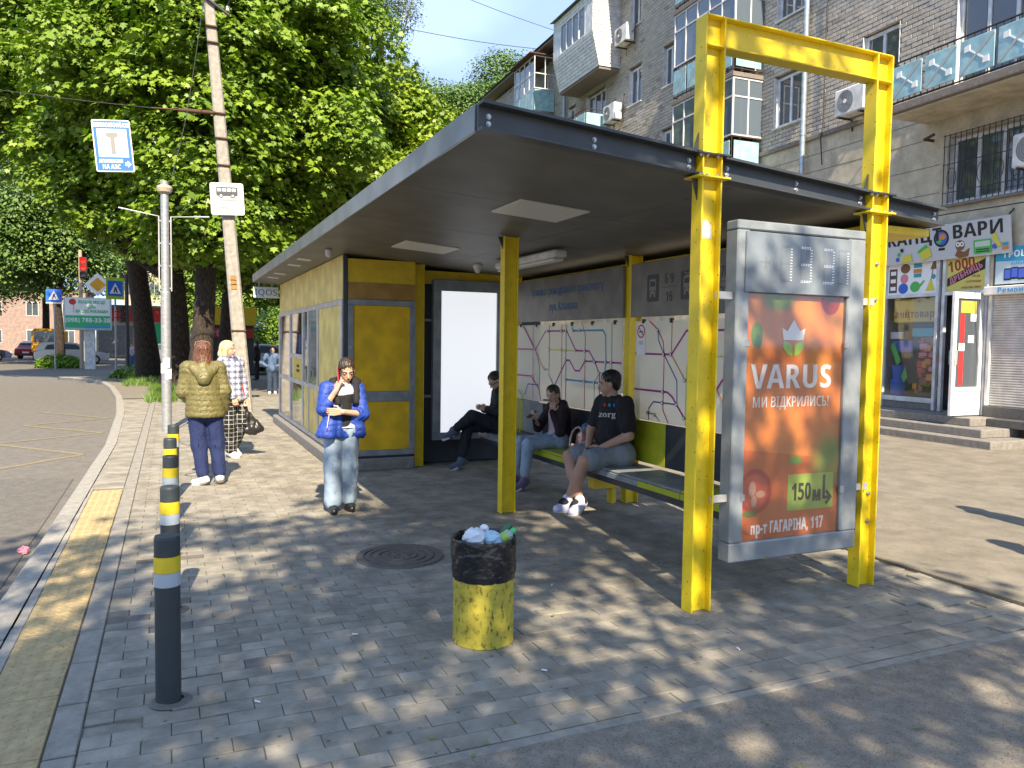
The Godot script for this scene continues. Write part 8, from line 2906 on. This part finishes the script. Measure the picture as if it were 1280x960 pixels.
func woman_plaid():
	var b := Vector3(0.82, 0, -11.69)
	var t := thing("person", "blond person in plaid jacket and black checked trousers looking right", "person", b)
	var J := {
		"pel": b + Vector3(0.0, 0.90, 0), "che": b + Vector3(-0.03, 1.26, 0.0), "nek": b + Vector3(-0.05, 1.43, 0.0), "hd": b + Vector3(-0.06, 1.56, 0.02), "fw": Vector3(0.85, -0.05, 0.4), "up": Vector3(0.0, 1, 0),
		"sR": b + Vector3(-0.14, 1.37, 0.09), "eR": b + Vector3(-0.12, 1.10, 0.16), "wR": b + Vector3(0.0, 0.9, 0.2), "fR": Vector3(0.2, -1, 0.1), "nR": Vector3(0.2, 0, -1),
		"sL": b + Vector3(0.08, 1.37, -0.09), "eL": b + Vector3(0.14, 1.10, -0.05), "wL": b + Vector3(0.17, 0.89, 0.03), "fL": Vector3(0.1, -1, 0.1), "nL": Vector3(-0.5, 0, 0.8),
		"hR": b + Vector3(-0.06, 0.87, 0.06), "kR": b + Vector3(-0.06, 0.48, 0.10), "aR": b + Vector3(-0.03, 0.095, 0.02), "tR": b + Vector3(0.06, 0.05, 0.1),
		"hL": b + Vector3(0.06, 0.87, -0.05), "kL": b + Vector3(0.13, 0.49, 0.02), "aL": b + Vector3(0.02, 0.15, -0.12), "tL": b + Vector3(0.1, 0.05, -0.05)}
	figure(t, J, {"s": 1.0, "hairstyle": "bob", "hair": "hair_blond", "hlen": 0.62, "hcell": 0.006})
	trousers(t, J, "trousers_check", [0.1, 0.084, 0.078, 0.112], 0.013, 0.95, "trousers", 0.008)
	shoes(t, J, "shoe_white", "shoe_white", 0.98)
	soft("jacket", [["c", J.che + Vector3(0, 0.02, 0), b + Vector3(0.0, 0.86, 0), 0.152, 0.162], ["c", J.sR, J.sL, 0.08, 0.08], ["c", J.che, J.nek, 0.14, 0.08], ["c", J.sR, J.eR, 0.078, 0.066], ["c", J.eR, J.wR, 0.066, 0.052], ["c", J.sL, J.eL, 0.078, 0.066], ["c", J.eL, J.wL, 0.066, 0.052],
		["p", b + Vector3(0, 0.82, 0), Vector3(0, -1, 0)]], 0.013, 0.035, "jacket_plaid", t, "fold", 0.010)
	soft("zip_edge", [["c", J.nek + Vector3(0.11, -0.06, 0.05), b + Vector3(0.155, 0.88, 0.07), 0.014, 0.014]], 0.008, 0.01, "goods_darkred", t)
	soft("scarf", [["c", J.nek + Vector3(-0.05, 0.0, 0.05), J.nek + Vector3(0.07, -0.01, 0.03), 0.055, 0.05], ["c", J.nek + Vector3(0.07, -0.01, 0.03), J.nek + Vector3(0.03, 0.0, -0.06), 0.05, 0.05], ["c", J.nek + Vector3(-0.05, 0, 0.05), J.nek + Vector3(-0.06, 0.0, -0.04), 0.05, 0.05]], 0.011, 0.02, "scarf_grey", t, "fold", 0.01)
	var bag := thing("carrier_bag", "black carrier bag hanging from the hand of the plaid jacket person", "bag", b + Vector3(0.28, 0.35, 0.05))
	soft("bag_body", [["c", b + Vector3(0.2, 0.62, 0.05), b + Vector3(0.27, 0.42, 0.05), 0.05, 0.10, Vector3(1, 1, 0.6)], ["c", b + Vector3(0.18, 0.40, 0.05), b + Vector3(0.38, 0.40, 0.05), 0.055, 0.045, Vector3(1, 1, 0.9)], ["c", b + Vector3(0.2, 0.6, 0.05), b + Vector3(0.37, 0.42, 0.05), 0.04, 0.05]], 0.012, 0.03, "bag_black", bag, "fold", 0.02)
	var s := S()
	tube(s, [J.wL + Vector3(0.0, -0.09, 0.02), b + Vector3(0.19, 0.68, 0.05), b + Vector3(0.21, 0.6, 0.05)], [0.008, 0.02, 0.03], 6)
	obj("bag_handle", s, M.bag_black, bag)

func seated_man():
	var b := Vector3(4.2, 0, -6.8)
	var t := thing("person", "broad person in black printed T-shirt and grey shorts seated with crossed ankles", "person", b)
	var J := {
		"pel": b + Vector3(0.02, 0.60, 0.0), "che": b + Vector3(0.0, 0.98, 0.0), "nek": b + Vector3(-0.04, 1.16, 0.0), "hd": b + Vector3(-0.075, 1.30, 0.0), "fw": Vector3(-0.75, -0.12, -0.45), "up": Vector3(-0.1, 1, 0),
		"sL": b + Vector3(0.0, 1.09, 0.20), "eL": b + Vector3(0.0, 0.79, 0.27), "wL": b + Vector3(-0.22, 0.66, 0.12), "fL": Vector3(-0.8, -0.5, -0.3), "nL": Vector3(0.1, -0.5, -0.8),
		"sR": b + Vector3(-0.02, 1.09, -0.20), "eR": b + Vector3(-0.15, 0.80, -0.22), "wR": b + Vector3(-0.28, 0.65, -0.05), "fR": Vector3(-0.5, -0.8, 0.2), "nR": Vector3(0.3, -0.4, 0.8),
		"hL": b + Vector3(0.0, 0.575, 0.11), "kL": b + Vector3(-0.42, 0.53, 0.13), "aL": b + Vector3(-0.50, 0.11, -0.06), "tL": b + Vector3(-0.64, 0.055, -0.03),
		"hR": b + Vector3(0.0, 0.575, -0.11), "kR": b + Vector3(-0.45, 0.54, -0.14), "aR": b + Vector3(-0.42, 0.11, 0.05), "tR": b + Vector3(-0.555, 0.055, 0.13)}
	figure(t, J, {"s": 1.1, "g": 1.25, "hairstyle": "short", "hair": "hair_black", "curlR": 0.9, "curlL": 0.9, "skin": "skin_tan"})
	trousers(t, J, "shorts_grey", [0.122, 0.115, 0.1, 0.165], 0.013, 0.5, "shorts", 0.008)
	shoes(t, J, "shoe_whiteblue", "shoe_white", 1.18)
	for sd in ["R", "L"]:
		soft("shoe_overlay", [["c", J["a" + sd] + Vector3(0.02, 0.005, 0), J["a" + sd] + Vector3(-0.06, -0.03, 0.01), 0.055, 0.053]], 0.009, 0.01, "cloth_black", t)
	soft("shirt", [["c", J.pel + Vector3(0, 0.02, 0), J.che, 0.178, 0.165, Vector3(0.95, 1, 1.12)], ["c", J.che, J.nek + Vector3(0, -0.04, 0), 0.15, 0.085], ["c", J.sR, J.sL, 0.085, 0.085], ["c", J.sL, J.sL.lerp(J.eL, 0.72), 0.084, 0.082], ["c", J.sR, J.sR.lerp(J.eR, 0.72), 0.084, 0.082], ["e", J.pel + Vector3(-0.07, 0.15, 0), Vector3(0.15, 0.17, 0.17)]], 0.012, 0.04, "cloth_black", t, "fold", 0.012)
	# print on the chest
	var l := letters("shirt_print", "zorg", 0.056, b + Vector3(-0.155, 0.99, 0.10), -0.62, M.cloth_white, t, true, 1.0, 0.012, true)
	l.rotation.x = -0.1
	for k in 3:
		soft("shirt_motif", [["e", b + Vector3(-0.165 + 0.035 * k, 1.085, 0.07 + 0.035 * k), Vector3(0.016, 0.022, 0.012)]], 0.006, 0.01, ["red", "goods_teal", "show_blue"][k], t)
	var bp := thing("backpack", "shiny rose gold backpack on the bench between girl and man", "backpack", Vector3(4.18, 0.475, -7.35))
	var p := Vector3(4.18, 0.475, -7.38)
	soft("pack_body", [["c", p + Vector3(0.0, 0.10, 0.12), p + Vector3(0.06, 0.14, -0.1), 0.10, 0.10], ["c", p + Vector3(0.0, 0.20, 0.0), p + Vector3(0.1, 0.27, 0.03), 0.09, 0.07]], 0.012, 0.05, "rose_gold", bp, "fold", 0.016)
	soft("pocket", [["c", p + Vector3(-0.09, 0.07, 0.1), p + Vector3(-0.08, 0.07, -0.06), 0.05, 0.05]], 0.011, 0.02, "rose_gold", bp, "fold", 0.008)
	var s := S()
	var lp := []
	for k in 13:
		var a := TAU * k / 12.0
		lp.append(p + Vector3(-0.1 + 0.03 * sin(a), 0.18 + 0.13 * sin(a), -0.02 + 0.13 * cos(a)))
	tube(s, lp, 0.012, 6)
	obj("strap", s, M.rose_strap, bp)
	var bl := thing("blue_bag", "blue glossy packet behind the rose gold backpack", "packet", Vector3(4.3, 0.6, -7.62))
	soft("packet_body", [["c", Vector3(4.3, 0.62, -7.62), Vector3(4.32, 0.74, -7.6), 0.08, 0.06]], 0.012, 0.02, "packet_blue", bl, "fold", 0.015)

func seated_girl():
	var b := Vector3(4.2, 0, -8.1)
	var t := thing("person", "slim person in dark hoodie and pale jeans seated looking at a phone", "person", b)
	var J := {
		"pel": b + Vector3(0.02, 0.57, 0.0), "che": b + Vector3(0.02, 0.86, 0.0), "nek": b + Vector3(-0.03, 0.985, 0.02), "hd": b + Vector3(-0.075, 1.095, 0.03), "fw": Vector3(-0.8, -0.25, 0.55), "up": Vector3(-0.15, 1, 0),
		"sL": b + Vector3(0.0, 0.93, 0.15), "eL": b + Vector3(-0.06, 0.68, 0.21), "wL": b + Vector3(-0.12, 0.90, 0.12), "fL": Vector3(-0.1, 0.9, 0.2), "nL": Vector3(0.4, 0.0, -0.5),
		"sR": b + Vector3(0.0, 0.93, -0.14), "eR": b + Vector3(-0.16, 0.70, -0.17), "wR": b + Vector3(-0.28, 0.80, 0.0), "fR": Vector3(-0.6, 0.5, 0.4), "nR": Vector3(0.4, 0.8, 0.2),
		"hL": b + Vector3(0.0, 0.55, 0.085), "kL": b + Vector3(-0.42, 0.53, 0.10), "aL": b + Vector3(-0.47, 0.12, 0.11), "tL": b + Vector3(-0.60, 0.055, 0.14),
		"hR": b + Vector3(0.0, 0.55, -0.085), "kR": b + Vector3(-0.43, 0.53, -0.12), "aR": b + Vector3(-0.52, 0.12, -0.08), "tR": b + Vector3(-0.65, 0.055, -0.07)}
	figure(t, J, {"s": 0.95, "g": 0.88, "hairstyle": "tied", "hair": "hair_black", "curlR": 0.9, "curlL": 1.2})
	trousers(t, J, "jeans_pale", [0.088, 0.074, 0.056, 0.115], 0.013, 0.9, "jeans", 0.008)
	shoes(t, J, "shoe_purple", "shoe_white", 0.92)
	soft("shirt", [["c", J.pel + Vector3(-0.01, 0, 0), J.che + Vector3(-0.015, 0, 0), 0.105, 0.105], ["c", J.che, J.nek + Vector3(0, -0.02, 0), 0.1, 0.055]], 0.012, 0.03, "cloth_pink", t, "fold", 0.006)
	soft("hoodie", [["c", J.pel + Vector3(0.05, 0.02, 0), J.che + Vector3(0.03, 0.02, 0), 0.12, 0.12, Vector3(0.9, 1, 1.15)], ["c", J.sL, J.sR, 0.068, 0.068], ["c", J.sL, J.eL, 0.066, 0.058], ["c", J.eL, J.wL, 0.058, 0.045], ["c", J.sR, J.eR, 0.066, 0.058], ["c", J.eR, J.wR, 0.058, 0.045], ["c", J.nek + Vector3(0.07, 0.0, -0.05), J.nek + Vector3(0.07, 0.0, 0.05), 0.055, 0.055],
		["-", b + Vector3(-0.2, 0.98, 0.03), b + Vector3(-0.18, 0.5, 0.02), 0.10, 0.12]], 0.011, 0.03, "cloth_maroon", t, "fold", 0.010)
	var ph := thing("mobile_phone", "dark phone held low in the hand of the seated girl", "phone", b + Vector3(-0.36, 0.86, 0.05))
	var s := S()
	box(s, Vector3(-0.035, -0.07, -0.005), Vector3(0.035, 0.07, 0.005), 0.004, Transform3D(Basis(Vector3.UP, -1.2) * Basis(Vector3.RIGHT, -1.0), b + Vector3(-0.355, 0.875, 0.045)))
	obj("case", s, M.black_plain, ph)
	var vp := S()
	tube(vp, [b + Vector3(-0.15, 1.04, 0.13), b + Vector3(-0.24, 1.045, 0.10)], 0.012, 8)
	tag(obj("vape_pen", vp, M.zinc), "silver tube held at the mouth of the seated girl", "vaporiser")

func seated_youth():
	var b := Vector3(4.12, 0, -9.62)
	var t := thing("person", "person in black sitting cross legged before the white lightbox", "person", b)
	var J := {
		"pel": b + Vector3(0.02, 0.59, 0.0), "che": b + Vector3(0.03, 0.92, 0.0), "nek": b + Vector3(-0.02, 1.08, 0.0), "hd": b + Vector3(-0.085, 1.185, 0.0), "fw": Vector3(-0.8, -0.6, 0.1), "up": Vector3(-0.5, 0.8, 0),
		"sL": b + Vector3(0.02, 1.01, 0.16), "eL": b + Vector3(-0.02, 0.75, 0.2), "wL": b + Vector3(-0.22, 0.80, 0.06), "fL": Vector3(-0.8, 0.3, -0.3), "nL": Vector3(0, -0.3, -1),
		"sR": b + Vector3(0.02, 1.01, -0.16), "eR": b + Vector3(-0.03, 0.75, -0.2), "wR": b + Vector3(-0.22, 0.80, -0.05), "fR": Vector3(-0.8, 0.3, 0.3), "nR": Vector3(0, -0.3, 1),
		"hL": b + Vector3(0.0, 0.57, 0.09), "kL": b + Vector3(-0.43, 0.72, 0.05), "aL": b + Vector3(-0.66, 0.52, -0.05), "tL": b + Vector3(-0.79, 0.47, -0.03),
		"hR": b + Vector3(0.0, 0.57, -0.09), "kR": b + Vector3(-0.45, 0.56, -0.06), "aR": b + Vector3(-0.55, 0.12, -0.03), "tR": b + Vector3(-0.70, 0.055, 0.0)}
	figure(t, J, {"s": 1.0, "g": 1.0, "hairstyle": "short", "hair": "hair_black"})
	trousers(t, J, "cloth_navyblack", [0.098, 0.08, 0.062, 0.13], 0.013, 0.9, "trousers", 0.010)
	shoes(t, J, "shoe_bluegrey", "shoe_white", 1.05)
	soft("jacket", [["c", J.pel + Vector3(0.02, 0.02, 0), J.che, 0.14, 0.14, Vector3(0.95, 1, 1.12)], ["c", J.che, J.nek, 0.125, 0.075], ["c", J.sL, J.sR, 0.08, 0.08], ["c", J.sL, J.eL, 0.078, 0.066], ["c", J.eL, J.wL, 0.066, 0.05], ["c", J.sR, J.eR, 0.078, 0.066], ["c", J.eR, J.wR, 0.066, 0.05]], 0.013, 0.035, "cloth_navyblack", t, "fold", 0.010)
	var gs := S()
	var hd: Vector3 = J.hd
	var fw: Vector3 = (J.fw as Vector3).normalized(); var rt := fw.cross(Vector3.UP).normalized()
	tube(gs, [hd + rt * 0.075, hd + rt * 0.065 + fw * 0.08, hd + fw * 0.095, hd - rt * 0.065 + fw * 0.08, hd - rt * 0.075], 0.0045, 5)
	tag(obj("glasses", gs, M.black_plain), "thin dark glasses on the person before the lightbox", "glasses")

func standing(b: Vector3, h: float, fw: Vector3, akimbo: bool) -> Dictionary:
	var f := Vector3(fw.x, 0, fw.z).normalized()
	var r := f.cross(Vector3.UP)
	var k := h / 1.65
	var J := {"pel": b + Vector3(0, 0.88, 0) * k, "che": b + Vector3(0, 1.22, 0) * k, "nek": b + Vector3(0, 1.39, 0) * k, "hd": b + Vector3(0, 1.51, 0) * k + f * 0.02, "fw": fw, "up": Vector3.UP}
	for sd in [["R", 1.0], ["L", -1.0]]:
		var q: float = sd[1]
		J["s" + sd[0]] = b + (Vector3(0, 1.33, 0) + r * 0.17 * q) * k
		J["e" + sd[0]] = b + (Vector3(0, 1.08, 0) + r * (0.36 if akimbo else 0.21) * q - f * 0.04) * k
		J["w" + sd[0]] = b + (Vector3(0, 0.97 if akimbo else 0.84, 0) + r * (0.2 if akimbo else 0.22) * q + f * 0.05) * k
		J["f" + sd[0]] = (-r * q * 0.7 + Vector3(0, -0.6, 0)) if akimbo else Vector3(0, -1, 0.1)
		J["n" + sd[0]] = -f if akimbo else -r * q
		J["h" + sd[0]] = b + (Vector3(0, 0.85, 0) + r * 0.09 * q) * k
		J["k" + sd[0]] = b + (Vector3(0, 0.47, 0) + r * 0.09 * q + f * 0.05 * q) * k
		J["a" + sd[0]] = b + (Vector3(0, 0.095, 0) + r * 0.09 * q + f * 0.03 * q) * k
		J["t" + sd[0]] = b + (Vector3(0, 0.05, 0) + r * 0.10 * q + f * (0.03 * q + 0.13)) * k
	return J

func simple_person(label: String, b: Vector3, h: float, fw: Vector3, akimbo: bool, top: String, legs: String, shoe: String, style: String, hair: String) -> Node3D:
	var t := thing("person", label, "person", b)
	var J := standing(b, h, fw, akimbo)
	var k := h / 1.65
	figure(t, J, {"s": k, "g": k, "cell": 0.018, "hcell": 0.009, "fcell": 0.008, "hairstyle": style, "hair": hair, "face": false})
	trousers(t, J, legs, [0.105 * k, 0.085 * k, 0.08 * k, 0.13 * k], 0.018, 0.95)
	shoes(t, J, shoe, shoe, k)
	soft("jacket", [["c", J.pel, J.che, 0.15 * k, 0.15 * k], ["c", J.che, J.nek, 0.13 * k, 0.075 * k], ["c", J.sR, J.sL, 0.08 * k, 0.08 * k], ["c", J.sR, J.eR, 0.078 * k, 0.066 * k], ["c", J.eR, J.wR, 0.066 * k, 0.05 * k], ["c", J.sL, J.eL, 0.078 * k, 0.066 * k], ["c", J.eL, J.wL, 0.066 * k, 0.05 * k]], 0.017, 0.035, top, t, "fold", 0.012)
	return t

func far_people():
	simple_person("distant person in denim jacket standing with hands on hips beyond kiosk", Vector3(2.95, 0, -25.2), 1.5, Vector3(-0.1, 0, 1), true, "denim_jacket", "denim_dark", "shoe_white", "tied", "hair_dark")
	simple_person("distant person in black between the concrete pole and pale car", Vector3(3.35, 0, -34.0), 1.66, Vector3(-1, 0, -0.3), false, "cloth_black", "cloth_black", "shoe_black", "short", "hair_black")
	simple_person("tiny distant person in white beside the dark signal post", Vector3(-2.1, -0.13, -52.0), 1.5, Vector3(0, 0, 1), false, "cloth_pink", "denim_jacket", "shoe_white", "short", "hair_dark")
	# two passers-by out of the picture at right whose shadows fall on the forecourt
	simple_person("passer-by in dark clothes right of the picture casting the farther shadow", Vector3(7.45, 0.012, -3.6), 1.72, Vector3(1, 0, 0), true, "cloth_black", "denim_dark", "shoe_black", "short", "hair_dark")
	simple_person("passer-by in olive right of the picture casting the nearer shadow", Vector3(6.35, 0.012, -2.55), 1.68, Vector3(1, 0, 0), false, "puffer_olive", "denim_dark", "shoe_black", "short", "hair_dark")

# ---------------------------------------------------------------- litter and fallen leaves
func build_small_things():
	var r := RandomNumberGenerator.new(); r.seed = 51
	var butts := [[2.45, -4.75, "between the bin and the middle post"], [0.95, -4.35, "left of the yellow bin"], [1.75, -3.5, "just in front of the yellow bin"], [2.9, -3.35, "in front of the near yellow post"], [0.35, -3.7, "right of the nearest bollard"]]
	for k in butts.size():
		var s := S()
		var a := r.randf() * PI
		tube(s, [Vector3(butts[k][0], 0.008, butts[k][1]), Vector3(butts[k][0] + 0.03 * cos(a), 0.008, butts[k][1] + 0.03 * sin(a))], 0.004, 6)
		tag(obj("cigarette_end", s, M.white_plain), "small white cigarette end on the paving " + butts[k][2], "cigarette end", "cigarette ends on the paving")
	var pw := S()
	var nz := FastNoiseLite.new(); nz.seed = 77; nz.frequency = 12.0
	crumple(pw, Vector3(-1.14, -0.1, -7.5), 0.045, nz)
	tag(obj("crumpled_wrapper", pw, M.goods_pink), "pink crumpled wrapper lying in the gutter by the kerb", "rubbish")
	# fallen green scraps of leaf and seed
	var st := S()
	for k in 80:
		var x := r.randf_range(-0.6, 5.0); var z := r.randf_range(-6.5, -2.2)
		var a := r.randf() * TAU
		var L := r.randf_range(0.012, 0.034)
		leaf_shape(st, Vector3(x, 0.009, z), Vector3(cos(a), r.randf_range(0, 0.25), sin(a)).normalized(), Vector3(-0.2, 1, 0.1).normalized(), L, 1)
	var lo := obj("fallen_leaves", st, M.fallen_leaf)
	stuff(lo)
	lo.set_meta("label", "small fallen green leaf scraps scattered over the near paving")
	lo.set_meta("category", "leaves")
